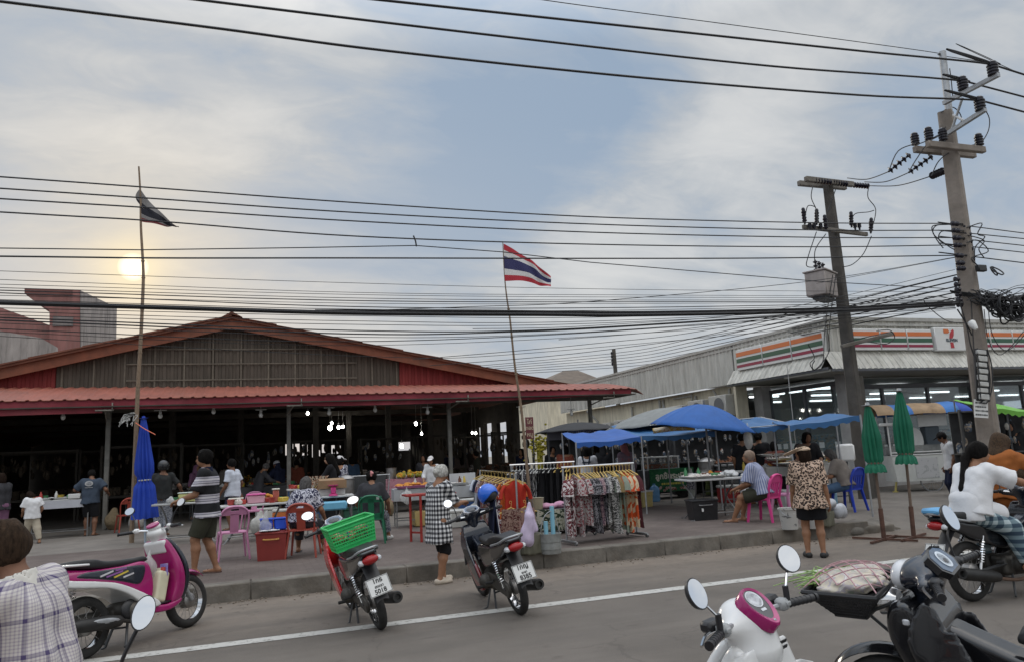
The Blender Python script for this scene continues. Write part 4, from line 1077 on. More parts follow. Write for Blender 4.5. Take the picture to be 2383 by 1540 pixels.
def person(label,loc,rz=0.,H=1.62,g=1.,res=.014,pelvis=None,lean=2.,side=0.,turn=0.,head=(0,0),hands=None,feet=None,knee=(0,1,.15),elbow=None,skin=SK1,top=None,bottom=None,hair=None,shoes=None,group=None,eyes=False,curl=.5,scarf=None,hat=None,tail=None,seat=False,sex='m'):
 rz=R(rz);T=thing('person',label,'person',loc,rz,group)
 h=H
 pv=Vector(pelvis)if pelvis else Vector((0,0,.525*h))
 ll=R(lean);sd=R(side)
 def tdir(f):return Vector((math.sin(sd*f),math.sin(ll*f)*math.cos(sd*f),math.cos(ll*f)*math.cos(sd*f))).normalized()
 tz=Matrix.Rotation(R(turn),3,'Z')
 rgt=(tz@Vector((1,0,0)));rgt=(rgt-tdir(1)*rgt.dot(tdir(1))).normalized();fw=tdir(1).cross(rgt)
 waist=pv+tdir(.6)*.10*h;chest=waist+tdir(1.)*.125*h;nb=chest+tdir(1.1)*.075*h
 hy,hp=head;Hm=Matrix.Rotation(R(hy+turn),3,'Z')@Matrix.Rotation(R(-hp),3,'X')
 hup,hfw,hrt=Hm@Vector((0,0,1)),Hm@Vector((0,1,0)),Hm@Vector((1,0,0))
 ntop=nb+(tdir(1.1)+hup*.6+hfw*.25).normalized()*.045*h
 hc=ntop+hup*.058*h+hfw*.012*h
 sw=(.108 if sex=='m' else.098)*h
 S={s:nb-tdir(1)*.022*h+rgt*(sw*s)for s in(-1,1)}
 hipj={s:pv+rgt*(.05*h*s)-Vector((0,0,.01*h))for s in(-1,1)}
 hands=hands or{};feet=feet or{}
 W,E_,K,A={},{},{},{}
 for s in(-1,1):
  wt=Vector(hands.get(s,S[s]+Vector((.05*s,.04,-.31*h))))
  hn=(elbow or{}).get(s,Vector((.5*s,-1,-.25)))
  E_[s],W[s]=ik(S[s],wt,.172*h,.150*h,hn)
  ft=Vector(feet.get(s,(.085*s,0,0)))+Vector((0,0,.045*h))
  K[s],A[s]=ik(hipj[s],ft,.245*h,.238*h,Vector(knee)+Vector((.2*s if seat else.05*s,0,0)))
 fd={s:((K[s]-hipj[s])*Vector((1,1,0))*.0+(tz@Vector((.22*s,1,0)))).normalized()for s in(-1,1)}if False else{s:Vector((.2*s,1,0)).normalized()for s in(-1,1)}
 # -- body, one skin
 b=SDF(res,.03)
 for s in(-1,1):
  b.cone(waist+rgt*.035*h*s,chest+rgt*.045*h*s,.058*h*g,.062*h*g,k=.05)
  b.cone(pv+rgt*.04*h*s,waist+rgt*.033*h*s,.068*h*g,.058*h*g,k=.05)
  b.cone(chest+rgt*.03*h*s,S[s],.05*h,.034*h,k=.04)
  b.cone(nb,S[s],.034*h,.03*h,k=.04)
 b.cone(nb-tdir(1)*.02*h,ntop+hup*.02*h,.034*h,.031*h,k=.03)
 b.ell(hc+hup*.008*h-hfw*.004*h,(.046*h,.057*h,.06*h),Hm,k=.02)
 b.ell(hc-hup*.030*h+hfw*.016*h,(.037*h,.038*h,.037*h),Hm,k=.03)
 if res<.017:
  b.cone(hc+hup*.006*h+hfw*.05*h,hc-hup*.016*h+hfw*.061*h,.006*h,.0095*h,k=.014)
  for s in(-1,1):b.ell(hc+hrt*.046*h*s-hfw*.004*h-hup*.006*h,(.008*h,.013*h,.019*h),Hm,k=.008)
  b.ell(hc+hfw*.05*h-hup*.036*h,(.016*h,.01*h,.008*h),Hm,k=.008)
  b.ell(hc+hfw*.046*h+hup*.016*h,(.03*h,.012*h,.008*h),Hm,k=.014)
 for s in(-1,1):
  b.cone(S[s],E_[s],.031*h*(1+(g-1)*.6),.0245*h,k=.03)
  mid=E_[s].lerp(W[s],.3)
  b.cone(E_[s],mid,.0245*h,.0255*h,k=.02).cone(mid,W[s],.0255*h,.0165*h,k=.02)
  f=(W[s]-E_[s]).normalized();ref=Vector((-s,0,0))if abs(f.z)>.6 else Vector((0,0,-1))
  n=(ref-f*ref.dot(f)).normalized();w=f.cross(n)
  pc=W[s]+f*.030*h
  PM=Matrix((w,f,n)).transposed()
  b.ell(pc,(.024*h,.034*h,.0135*h),PM,k=.015)
  for i,(o,ln)in enumerate(((-.0165,.038),(-.0055,.044),(.0055,.041),(.0165,.033))):
   r0=W[s]+f*.055*h+w*o*h
   cu=curl*(.8+.12*i);f1=(f*math.cos(cu)+n*math.sin(cu));f2=(f*math.cos(cu*2.2)+n*math.sin(cu*2.2))
   r1=r0+f1*ln*.55*h;r2=r1+f2*ln*.5*h
   b.cone(r0,r1,.0062*h,.0056*h,k=.005).cone(r1,r2,.0056*h,.0048*h,k=.003)
  sg=-1 if(w.dot(fw if abs(f.z)>.6 else rgt*-s))<0 else 1
  t0=W[s]+f*.018*h+w*.020*h*sg;t1=t0+(f*.7+w*.75*sg+n*.45).normalized()*.026*h;t2=t1+(f*.9+w*.1*sg+n*.5).normalized()*.02*h
  b.cone(t0,t1,.009*h,.0072*h,k=.01).cone(t1,t2,.0072*h,.006*h,k=.003)
  b.cone(hipj[s],K[s],.056*h*g,.036*h*(1+(g-1)*.6),k=.04)
  cm=K[s].lerp(A[s],.32)-Vector((0,.008*h,0))
  b.cone(K[s],cm,.034*h,.036*h*(1+(g-1)*.5),k=.02).cone(cm,A[s],.036*h*(1+(g-1)*.5),.0195*h,k=.02)
  ft=A[s]-Vector((0,0,.045*h))
  b.cone(A[s],ft+Vector((0,0,.022*h))-fd[s]*.02*h,.02*h,.022*h,k=.02)
  b.cone(ft+Vector((0,0,.02*h))-fd[s]*.022*h,ft+Vector((0,0,.0125*h))+fd[s]*.098*h,.02*h,.0125*h,k=.02)
  b.ell(ft+Vector((0,0,.013*h))+fd[s]*.075*h,(.027*h,.036*h,.0125*h),k=.012)
 b.mesh('body',skin,T)
 # -- clothes
 if top:
  t=dict(sl=.6,drop=.06,ease=.014,flare=.0,m=None,neck=.044,wr=.006,collar=None,sf=1.0);t.update(top)
  c=SDF(res,.03);e=t['ease']
  hem=pv-tdir(.2)*t['drop']*h if not seat else pv-Vector((0,0,.02*h))
  for s in(-1,1):
   c.cone(chest+rgt*.045*h*s,waist+rgt*.036*h*s,.062*h*g+e,.06*h*g+e,k=.05)
   c.cone(waist+rgt*.036*h*s,hem+rgt*(.043*h+t['flare']*.5)*s,.06*h*g+e,.072*h*g+e+.008+t['flare'],k=.05,flat=True)
   c.cone(chest+rgt*.03*h*s,S[s],.05*h+e,.034*h+e*.8,k=.04)
   c.cone(nb-tdir(1)*.008*h,S[s],.03*h+e*.6,.031*h+e*.6,k=.03)
  c.cut(hem,-tdir(.2))if not seat else None
  c.cone(nb+tdir(1.1)*.01*h+hfw*.01*h,nb+tdir(1.1)*.12*h+hfw*.02*h,t['neck']*h,.06*h,op='s',k=0)
  for s in(-1,1):
   if t['sl']<=0:continue
   q=S[s].lerp(E_[s],min(t['sl'],1));a0=.033*h+e*.8
   c.cone(S[s]-(E_[s]-S[s]).normalized()*.01,q,a0,.028*h+e*(1.2*t['sf']),k=.03,flat=t['sl']<=1)
   if t['sl']>1:
    q2=E_[s].lerp(W[s],t['sl']-1);c.cone(E_[s],q2,.028*h+e*1.1,.02*h+e*t['sf'],k=.025,flat=True)
  c.wrinkle(t['wr'],24,int(abs(loc[0])*17)%91,(1,1,.55)).wrinkle(t['wr']*.45,58,int(abs(loc[0])*31)%87,(1,1,.8))
  so=c.mesh(t.get('name','shirt'),t['m'],T)
  if t['collar']:
   k=SDF(res,.01);k.cone(nb-tdir(1)*.012*h,nb+tdir(1.15)*.035*h,.050*h,.045*h,flat=True).cone(nb-tdir(1)*.05*h,nb+tdir(1.15)*.1*h+hfw*.01*h,.040*h,.040*h,op='s',k=0)
   k.cone(nb-tdir(1)*.0*h+hfw*.02*h,nb-tdir(1)*.03*h+hfw*.055*h,.028*h,.012*h);k.cone(nb,nb+tdir(1)*.1*h,.0385*h,.04*h,op='s',k=0)
   k.mesh('collar',t['collar'],T)
 if bottom:
  t=dict(len=1.0,ease=.014,m=None,kind='pants',flare=0.,wr=.004);t.update(bottom)
  c=SDF(res,.03);e=max(t['ease'],.02 if t['len']>1.2 else 0)
  for s in(-1,1):
   c.cone(pv+rgt*.04*h*s,pv+tdir(.6)*.06*h+rgt*.036*h*s,.064*h*g+e*.35,.056*h*g+e*.3,k=.03)
  if t['kind']=='pants':
   for s in(-1,1):
    q=hipj[s].lerp(K[s],min(t['len'],1));r0,r1=.055*h*g+e*.75,(.058+(.037-.058)*min(t['len'],1))*h*(1+(g-1)*.7)+e*1.3+t['flare']
    c.cone(hipj[s],q,r0,r1,k=.035,flat=t['len']<=1)
    if t['len']>1:
     q2=K[s].lerp(A[s],t['len']-1);c.cone(K[s],q2,r1,(.037+(.022-.037)*(t['len']-1))*h+e*1.2+t['flare'],k=.03,flat=True)
  else:
   for s in(-1,1):
    q=hipj[s].lerp(K[s],min(t['len'],1));c.cone(hipj[s],q,.062*h*g+e,.055*h*g+e+t['flare'],k=.08,flat=t['len']<=1)
    if t['len']>1:
     q2=K[s].lerp(A[s],t['len']-1);c.cone(K[s],q2,.055*h+e+t['flare'],.05*h+e+t['flare']*1.3,k=.1,flat=True)
  c.wrinkle(t['wr'],22,5+int(abs(loc[1])*13)%77,(1,1,.5))
  c.mesh(t.get('name','shorts' if t['kind']=='pants' and t['len']<=1 else('trousers' if t['kind']=='pants' else 'skirt')),t['m'],T)
 if hair:
  t=dict(kind='short',m=HB,vol=1.);t.update(hair);v=t['vol']*1.07
  c=SDF(min(res,.012),.025)
  c.ell(hc+hup*.014*h-hfw*.008*h,(.0525*h*v,.0615*h*v,.0625*h*v),Hm)
  lowcut=.03
  if t['kind']in('bob','long'):
   c.ell(hc-hup*.03*h-hfw*.02*h,(.056*h*v,.05*h*v,.07*h*v),Hm)
   if t['kind']=='long':c.cone(hc-hfw*.03*h,nb-fw*.07*h-tdir(1)*.10*h,.052*h*v,.04*h*v)
   lowcut=.3
  if t['kind']=='bun':c.ell(hc-hfw*.07*h-hup*.004*h,.026*h,k=.02)
  # hairline at the brow and in front of the ears
  c.cone(hc+hfw*.075*h-hup*.03*h,hc+hfw*.06*h+hup*.012*h,.052*h,.040*h,op='s',k=.01)
  if t['kind']in('short','bun','pony','thin'):
   p=hc-hup*lowcut*h;n=(-hup*1+hfw*.45)
   c.cut(hc-hup*.042*h-hfw*.02*h,n)
  if t['kind']=='thin':c.ell(hc+hup*.075*h+hfw*.01*h,(.03*h,.045*h,.022*h),Hm,op='s',k=.005)
  if t['kind']=='pony':
   p0=hc-hfw*.052*h+hup*.012*h;p1_=hc-hfw*.078*h-hup*.04*h;p2_=nb-fw*.085*h-tdir(1)*t.get('len',.12)*h
   c.cone(p0,p1_,.022*h,.026*h,k=.02).cone(p1_,p2_,.026*h,.018*h,k=.02).cone(p2_,p2_-tdir(1)*.05*h+fw*.01,.018*h,.006*h,k=.02)
  c.wrinkle(.0035,60,3,(1,1,.5)).wrinkle(.002,150,8,(1,1,.4))
  c.mesh('hair',t['m'],T)
 if scarf:
  t=dict(m=None,drop=.08,spread=1.0);t.update(scarf)
  c=SDF(res,.03)
  c.ell(hc+hup*.01*h-hfw*.006*h,(.054*h,.064*h,.067*h),Hm)
  c.cone(hc-hup*.03*h-hfw*.012*h,nb-tdir(1)*.01*h,.055*h,.062*h)
  for s in(-1,1):c.cone(nb,nb-tdir(1)*t['drop']*h+rgt*s*.075*h*t['spread'],.05*h,.055*h)
  c.cone(nb,nb-tdir(1)*(t['drop']+.04)*h-fw*.02*h,.05*h,.06*h);c.cone(nb,nb-tdir(1)*(t['drop']+.03)*h+fw*.035*h,.05*h,.045*h)
  c.ell(hc+hfw*.055*h-hup*.008*h,(.036*h,.034*h,.048*h),Hm,op='s',k=.012)
  c.wrinkle(.004,30,9);c.mesh('headscarf',t['m'],T)
 if hat:
  t=dict(kind='cap',m=None);t.update(hat);c=SDF(min(res,.011),.012)
  if t['kind']=='helmet':
   c.ell(hc+hup*.018*h-hfw*.004*h,(.078*h,.09*h,.085*h),Hm);c.cut(hc-hup*.035*h,-hup+hfw*.12)
   c.cone(hc+hfw*.12*h-hup*.04*h,hc+hfw*.06*h-hup*.03*h,.05*h,.05*h,op='s',k=.01);c.mesh('helmet',t['m'],T)
  else:
   c.ell(hc+hup*.022*h-hfw*.006*h,(.056*h,.066*h,.060*h),Hm);c.cut(hc+hup*.022*h,-hup)
   if t['kind']=='visor':c.ell(hc+hup*.028*h-hfw*.006*h,(.064*h,.074*h,.024*h),Hm,k=.004)
   if t['kind']=='visor':c.ell(hc+hup*.075*h-hfw*.01*h,(.05*h,.06*h,.05*h),Hm,op='s',k=0)
   vs=2.0 if t['kind']=='visor' else 1.
   if t['kind']!='kufi':c.ell(hc+hup*.026*h+hfw*.062*h,(.05*h*vs,.062*h*vs,.008*h),Matrix.Rotation(R(-12 if t['kind']!='visor' else-16),3,hrt)@Hm,k=.006)
   c.mesh('visor' if t['kind']=='visor' else 'cap',t['m'],T)
 if shoes:
  for s in(-1,1):
   ft=A[s]-Vector((0,0,.045*h));Q=Matrix.Rotation(-R(11)*s,3,'Z')
   c=SDF(min(res,.010),.01)
   if shoes.get('kind','sandal')=='sandal':
    c.box(ft+fd[s]*.042*h+Vector((0,0,.002*h)),(.031*h,.083*h,.007*h),.008,Q)
    c.cone(ft+fd[s]*.062*h+Q@Vector((.028*h,0,.008*h)),ft+fd[s]*.07*h+Vector((0,0,.031*h)),.007,.008).cone(ft+fd[s]*.062*h+Q@Vector((-.028*h,0,.008*h)),ft+fd[s]*.07*h+Vector((0,0,.031*h)),.007,.008)
   else:
    c.cone(ft+Vector((0,0,.022*h))-fd[s]*.024*h,ft+Vector((0,0,.019*h))+fd[s]*.095*h,.03*h,.024*h);c.ell(ft+fd[s]*.06*h+Vector((0,0,.016*h)),(.034*h,.06*h,.022*h),Q)
    c.cut(ft-Vector((0,0,.004)),(0,0,-1));c.cone(ft+fd[s]*-.005*h+Vector((0,0,.05*h)),ft-fd[s]*.005*h+Vector((0,0,.08*h)),.026*h,op='s',k=0)
   c.mesh('sandal' if shoes.get('kind','sandal')=='sandal' else 'shoe',shoes['m'],T)
 if eyes:
  for s in(-1,1):
   MB().ball(hc+hfw*.0515*h+hrt*.019*h*s+hup*.006*h,(.0085*h,.004*h,.0045*h),8,rot=Hm).build('eye',mat('eye',(.03,.02,.015),.2),T)
   MB().ball(hc+hfw*.0535*h+hrt*.02*h*s+hup*.018*h,(.014*h,.004*h,.0028*h),8,rot=Hm).build('eyebrow',HB,T)
  MB().ball(hc+hfw*.0565*h-hup*.0355*h,(.0125*h,.005*h,.0045*h),8,rot=Hm).build('lips',mat('lips',(.2,.06,.05),.5),T)
 T['_hc']=1;del T['_hc']
 return T,dict(hc=hc,nb=nb,S=S,W=W,pv=pv,chest=chest,fw=fw,rgt=rgt,Hm=Hm,h=h)
 # cloth
def striped(N,L,v,xyz):
 z=math_(N,L,'DIVIDE',xyz[2],.245);f=math_(N,L,'FRACT',z)
 r=ramp(N,[(0,(.52,.5,.54)),(.08,(.06,.06,.09)),(.12,(.45,.43,.48)),(.2,(.13,.13,.18)),(.24,(.55,.53,.56)),(.36,(.1,.1,.13)),(.4,(.42,.4,.45)),(.47,(.009,.009,.011)),(.97,(.3,.28,.33))],'CONSTANT')
 L.new(f,r.inputs['Fac']);return r.outputs['Color']
C_STRIPE=pat('black and white striped jersey',striped)
C_GING=check_mat('black and white gingham',(.65,.65,.64),(.012,.012,.014),3.6,17,mid=(.17,.17,.18))
def plaid(N,L,v,xyz):
 ang=math_(N,L,'ARCTAN2',xyz[0],xyz[1])
 def band(s,k,w):return math_(N,L,'LESS_THAN',math_(N,L,'FRACT',math_(N,L,'MULTIPLY',s,k)),w)
 a=math_(N,L,'MULTIPLY',math_(N,L,'ADD',band(ang,15,.4),band(xyz[2],80,.4)),.3)
 w=math_(N,L,'MULTIPLY',math_(N,L,'ADD',band(ang,2.6,.2),band(xyz[2],8,.12)),.5)
 c=mixc(N,L,a,(.56,.53,.5),(.19,.15,.25));return mixc(N,L,w,c,(.07,.055,.13))
C_PLAID=pat('white and violet plaid',plaid)
def leopard(N,L,v,xyz):
 vo=N.new('ShaderNodeTexVoronoi');vo.feature='F1';vo.inputs['Scale'].default_value=34
 n=N.new('ShaderNodeTexNoise');n.inputs['Scale'].default_value=16;L.new(v,n.inputs['Vector'])
 mv=N.new('ShaderNodeVectorMath');mv.operation='MULTIPLY_ADD';L.new(n.outputs['Color'],mv.inputs[0]);mv.inputs[1].default_value=(.05,)*3;L.new(v,mv.inputs[2])
 L.new(mv.outputs[0],vo.inputs['Vector'])
 r=ramp(N,[(0,(.33,.2,.13)),(.2,(.018,.012,.011)),(.52,(.50,.36,.27))],'CONSTANT');L.new(vo.outputs['Distance'],r.inputs['Fac']);return r.outputs['Color']
C_LEO=pat('leopard print',leopard)
C_FLORAL=blotch_mat('dark floral print',[(.018,.018,.04),(.02,.02,.05),(.5,.5,.55),(.03,.03,.08)],13,2.2)
C_BATIK=blotch_mat('grey batik print',[(.05,.055,.07),(.3,.31,.34),(.09,.1,.13),(.4,.4,.42)],15,2)
def pin(N,L,v,xyz):
 f=math_(N,L,'FRACT',math_(N,L,'MULTIPLY',math_(N,L,'ARCTAN2',xyz[0],math_(N,L,'SUBTRACT',xyz[1],.1)),7.5));r=ramp(N,[(0,(.15,.18,.32)),(.5,(.40,.42,.52))],'CONSTANT');L.new(f,r.inputs['Fac']);return r.outputs['Color']
C_BLUES=pat('blue pinstripe',pin)
C_CHECKT=check_mat('blue checked trousers',(.42,.5,.52),(.035,.06,.09),2.6,13,mid=(.14,.2,.23))
C_WHITE,C_WHITE2=cl('white cotton',(.64,.64,.65),.06),cl('bluish white cotton',(.52,.55,.62),.06)
C_NAVY,C_BLACK,C_CHAR=cl('faded navy tee',(.045,.06,.085)),cl('black cloth',(.014,.014,.016)),cl('charcoal cloth',(.04,.04,.045))
C_OLIVE,C_KHAKI,C_DNAVY=cl('dark olive shorts',(.04,.04,.028)),cl('beige trousers',(.42,.37,.29)),cl('dark navy cloth',(.014,.018,.04))
C_GREYT,C_DENIM,C_BROWNO=cl('grey brown tee',(.2,.175,.155)),cl('denim',(.07,.12,.2)),cl('orange brown robe',(.26,.085,.022))
C_MAUVE,C_RUST=cl('mauve skirt',(.2,.1,.17)),cl('brick red shirt',(.2,.055,.035))
SB,SBR,SBEI=mat('black sandal',(.015,.015,.015),.6),mat('brown sandal',(.07,.035,.025),.6),mat('beige sandal',(.42,.36,.29),.7)
def at(px,py,z=WALK):return G(px,py,z)
# man in the striped polo shirt
person('man in black and white striped polo and olive shorts standing beside the pink chair',at(480,1335),78,1.72,1.08,.011,head=(-4,2),hands={1:(.10,.33,1.04),-1:(-.15,.34,1.03)},feet={1:(.12,-.1,0),-1:(-.08,.14,0)},top=dict(m=C_STRIPE,sl=.82,drop=.075,ease=.022,collar=C_DNAVY,sf=1.5),bottom=dict(len=.93,m=C_OLIVE,ease=.024,flare=.012),hair=dict(kind='short',m=HB,vol=1.04),skin=SK1,shoes=dict(m=SBR),eyes=True)
person('man in plain white tee shirt with hand on hip behind the pink chair',at(541,1232),62,1.66,1.1,.014,head=(6,0),hands={-1:(-.20,.2,.86),1:(.27,.05,.86)},top=dict(m=C_WHITE2,sl=.75,drop=.06,ease=.02,sf=1.4),bottom=dict(len=1.0,m=C_DNAVY),hair=dict(kind='short',m=HB),skin=SK2,shoes=dict(m=SB))
person('rider in dark helmet and black tee dotted with white, behind the closed blue umbrella',at(376,1246),-4,1.66,1.15,.014,head=(18,0),hands={1:(.36,.25,.98),-1:(-.3,.2,1.0)},top=dict(m=blotch_mat('black tee with white marks',[(.02,.022,.022),(.022,.024,.024),(.02,.02,.02),(.022,.022,.022)],9),sl=.8,drop=.03,ease=.02),bottom=dict(len=1.9,m=C_BATIK,ease=.03),hair=dict(kind='short'),hat=dict(kind='helmet',m=mat('black helmet',(.015,.016,.017),.22,0,.1)),skin=SK2)
t,j=person('man in faded navy tee shirt leaning over the steel-topped table',at(206,1246),-6,1.6,1.12,.014,lean=9,head=(20,28),hands={-1:(-.40,.34,1.05),1:(.33,.22,1.0)},feet={1:(.12,-.02,0),-1:(-.08,.05,0)},top=dict(m=C_NAVY,sl=.75,drop=.05,ease=.026,sf=1.5),bottom=dict(len=.95,m=C_BLACK,ease=.02),hair=dict(kind='short',m=HB),skin=SK2,shoes=dict(m=SB))
m=MB();q=random.Random(4)
pb=j['chest']-j['fw']*(.105*j['h']+.012)
for k in range(22):
 a=k*.285;m.box((pb.x+.0+.075*math.cos(a),pb.y-.004,pb.z+.02+.05*math.sin(a)),(.03,.012,.014),rot=Matrix.Rotation(-a,3,'Y'))
for k in range(7):m.box((pb.x-.06+k*.02,pb.y-.004,pb.z+.02+(.015 if k%2 else-.012)),(.014,.012,.034))
for k in range(8):m.box((pb.x-.08+k*.022,pb.y+.006,pb.z-.075),(.013,.012,.012))
m.build('chest_print',mat('white print',(.5,.5,.5),.8),t)
person('child in white tee shirt and beige trousers, head bowed, by the steel-topped table',at(72,1264),30,1.18,.95,.012,lean=4,head=(30,45),hands={-1:(-.14,.2,.66),1:(.16,.1,.62)},feet={1:(.12,-.14,0),-1:(-.05,.08,0)},top=dict(m=C_WHITE,sl=.7,drop=.06,ease=.026,sf=1.5),bottom=dict(len=1.9,m=C_KHAKI,ease=.022),hair=dict(kind='bob',m=HBR),skin=SK1,shoes=dict(m=SB))
person('woman in dark top and mauve skirt walking at the left edge of the pavement',at(-2,1262),60,1.6,1.05,.015,head=(0,8),hands={1:(.16,.25,.9)},top=dict(m=C_CHAR,sl=1.8,drop=.06,ease=.02),bottom=dict(kind='skirt',len=1.8,m=C_MAUVE,flare=.03),hair=dict(kind='bob',m=HBR),skin=SK1,shoes=dict(m=SB))
# the man close by at the left edge
P=AD(-12,1310,2.9)
tp0,j0=person('man in white and violet plaid shirt, close by at the bottom left corner',(P.x-.02,P.y-.02,0),68,1.57,.86,.009,pelvis=(0,-.12,.78),lean=16,side=-3,head=(-6,20),hands={1:(.08,.24,.80),-1:(-.2,.3,.9)},elbow={1:(-.1,-1,-.9),-1:(-.5,-1,-.3)},top=dict(m=C_PLAID,sl=1.55,drop=.12,ease=.026,wr=.006,neck=.05,collar=cl('white collar',(.6,.58,.53),.06)),bottom=dict(len=1.95,m=C_CHAR),hair=dict(kind='thin',m=hairmat('thinning brown hair',(.035,.022,.014)),vol=1.0),skin=SK2,shoes=dict(m=SB),eyes=True,sex='f')
dv_=Vector(AD(4,1294,2.9))-(tp0.location+Matrix.Rotation(tp0.rotation_euler.z,3,'Z')@j0['hc']);tp0.location+=Vector((dv_.x,dv_.y,0));print('plaid dz',dv_.z)
# vendors behind their stalls
person('stooped vendor in dark grey reaching over the long tray stall',at(600,1205),-70,1.58,1,.018,lean=18,head=(0,30),hands={-1:(-.1,.5,1.0),1:(.2,.5,.98)},top=dict(m=C_CHAR,sl=1.7),bottom=dict(len=1.9,m=C_BLACK),hair=dict(kind='short',m=HG),skin=SK1)
person('vendor in navy tunic and headscarf with a pale round cap, reaching to the trays',at(650,1196),40,1.6,1.1,.015,lean=6,head=(14,14),hands={-1:(-.38,.34,1.0),1:(-.05,.42,1.0)},top=dict(m=C_DNAVY,sl=1.5,drop=.2,ease=.03,flare=.03),bottom=dict(len=1.6,m=C_DNAVY,ease=.03),scarf=dict(m=C_DNAVY,drop=.05),hat=dict(kind='kufi',m=cl('pale grey cap',(.42,.43,.46))),skin=SK1,shoes=dict(m=SBEI))
person('young woman in black blouse and long black skirt picking skewers behind the cardboard box',at(776,1228),72,1.66,.95,.012,lean=4,head=(6,8),hands={-1:(-.14,.42,1.02),1:(.08,.42,1.02)},top=dict(m=C_BLACK,sl=1.45,drop=.1,ease=.024),bottom=dict(kind='skirt',len=1.85,m=C_BLACK,flare=.02),hair=dict(kind='long',m=HB,vol=1.02),skin=SK3,eyes=True,sex='f')
person('woman in white cap and dark patterned blouse just behind the woman in black',at(790,1205),-20,1.62,1,.018,head=(-40,5),top=dict(m=C_FLORAL,sl=.9),bottom=dict(len=1.9,m=C_BLACK),hair=dict(kind='bob',m=HB),hat=dict(kind='cap',m=cl('white cap',(.62,.6,.6))),skin=SK1,sex='f')
# seated with their backs to the road
SEAT=.43
person('seated grey haired woman in navy floral blouse on the red chair',at(705,1290),-20,1.56,1.2,.013,pelvis=(0,-.02,SEAT+.1),lean=20,head=(0,14),hands={-1:(-.28,.22,.5),1:(.28,.28,.55)},feet={1:(.24,.42,0),-1:(-.2,.42,0)},seat=True,top=dict(m=C_FLORAL,sl=.85,ease=.034,wr=.007),bottom=dict(len=1.6,m=C_CHAR,ease=.02),hair=dict(kind='bob',m=HG),skin=SK1,shoes=dict(m=SB),sex='f')
t,j=person('seated woman in charcoal tee with a pink hair clip on the green chair',at(866,1262),-16,1.58,1.12,.013,pelvis=(0,-.02,SEAT+.1),lean=10,head=(6,20),hands={-1:(-.25,.25,.6),1:(.28,.25,.58)},feet={1:(.25,.42,0),-1:(-.2,.42,0)},seat=True,top=dict(m=C_CHAR,sl=.9,ease=.03,wr=.006),bottom=dict(len=1.8,m=C_BATIK,ease=.03),hair=dict(kind='bun',m=HB,vol=1.08),skin=SK1,shoes=dict(m=cl('white trainers',(.5,.5,.48)),kind='shoe'),sex='f')
c=j['hc']-(j['Hm']@Vector((0,1,0)))*.1*j['h']
MB().box(c+Vector((0,0,.02)),(.035,.03,.1),bev=.01).ball(c+Vector((.02,-.01,.03)),.026,8).build('hair_clip',mat('pink plastic clip',(.6,.25,.25),.4),t)
person('pastry seller in white cap and white blouse behind the red-legged table',at(1008,1188),160,1.5,1,.014,lean=6,head=(-10,12),hands={-1:(-.2,.3,.85),1:(.2,.3,.85)},top=dict(m=C_WHITE,sl=1.6),bottom=dict(len=1.9,m=C_CHAR),hair=dict(kind='bob',m=HB),hat=dict(kind='cap',m=cl('white cap',(.62,.6,.6))),skin=SK1,sex='f')
person('dark clad woman half hidden behind the pastry seller',at(990,1180),150,1.55,1,.02,top=dict(m=C_CHAR,sl=1.5),bottom=dict(len=1.9,m=C_BLACK),hair=dict(kind='bob',m=HB),skin=SK2)
t,j=person('silver haired woman in black and white gingham tunic standing in the gutter by the motorcycle',at(1024,1356,0),-62,1.56,1.04,.011,lean=4,head=(6,16),hands={1:(.12,.36,1.03),-1:(-.04,.40,1.02)},feet={1:(.06,-.05,0),-1:(-.06,.12,0)},top=dict(m=C_GING,sl=.95,drop=.19,ease=.022,flare=.0,wr=.006,sf=1.5),bottom=dict(len=1.12,m=C_BLACK,ease=.012),hair=dict(kind='bun',m=HW,vol=1.05),skin=SK1,shoes=dict(m=SBEI,kind='shoe'),eyes=True,sex='f')
# leopard print
person('woman in leopard print blouse, black shorts and sun visor standing on the road edge',at(1900,1296,0),-38,1.57,1.0,.011,head=(62,4),hands={-1:(-.24,.12,.74),1:(.25,.0,.72)},feet={1:(.10,0,0),-1:(-.10,.02,0)},top=dict(m=C_LEO,sl=.95,drop=.09,ease=.027,flare=.02,wr=.006,sf=1.5),bottom=dict(len=.72,m=C_BLACK,ease=.026,flare=.016),hair=dict(kind='bob',m=HBR),hat=dict(kind='visor',m=cl('beige visor',(.5,.38,.28))),skin=SK1,shoes=dict(m=SB,kind='shoe'),eyes=True,sex='f')
person('seated man in blue pinstriped shirt and olive shorts on the hot pink chair',at(1778,1213),40,1.68,1.12,.011,pelvis=(0,-.06,SEAT+.1),lean=24,head=(0,-6),hands={-1:(-.14,.42,.60),1:(.16,.40,.58)},feet={1:(.12,.40,0),-1:(-.14,.50,0)},seat=True,top=dict(m=C_BLUES,sl=.9,ease=.03,wr=.006,sf=1.5,collar=C_BLUES),bottom=dict(len=.85,m=C_OLIVE,ease=.026,flare=.01),hair=dict(kind='short',m=mat('close cropped grey hair',(.2,.14,.1),.7,0,.2,30),vol=.98),skin=SK1,shoes=dict(m=SBR),eyes=True)
person('seated grey haired woman in grey tee shirt working at a tray on the blue chair',at(1978,1189),32,1.58,1.12,.013,pelvis=(0,-.02,SEAT+.1),lean=24,head=(0,30),hands={-1:(-.14,.44,.66),1:(.12,.46,.66)},feet={1:(.12,.40,0),-1:(-.12,.45,0)},seat=True,top=dict(m=C_GREYT,sl=.85,ease=.026,wr=.005),bottom=dict(len=1.0,m=C_DENIM,ease=.02),hair=dict(kind='bob',m=HG),skin=SK1,shoes=dict(m=SB),sex='f')
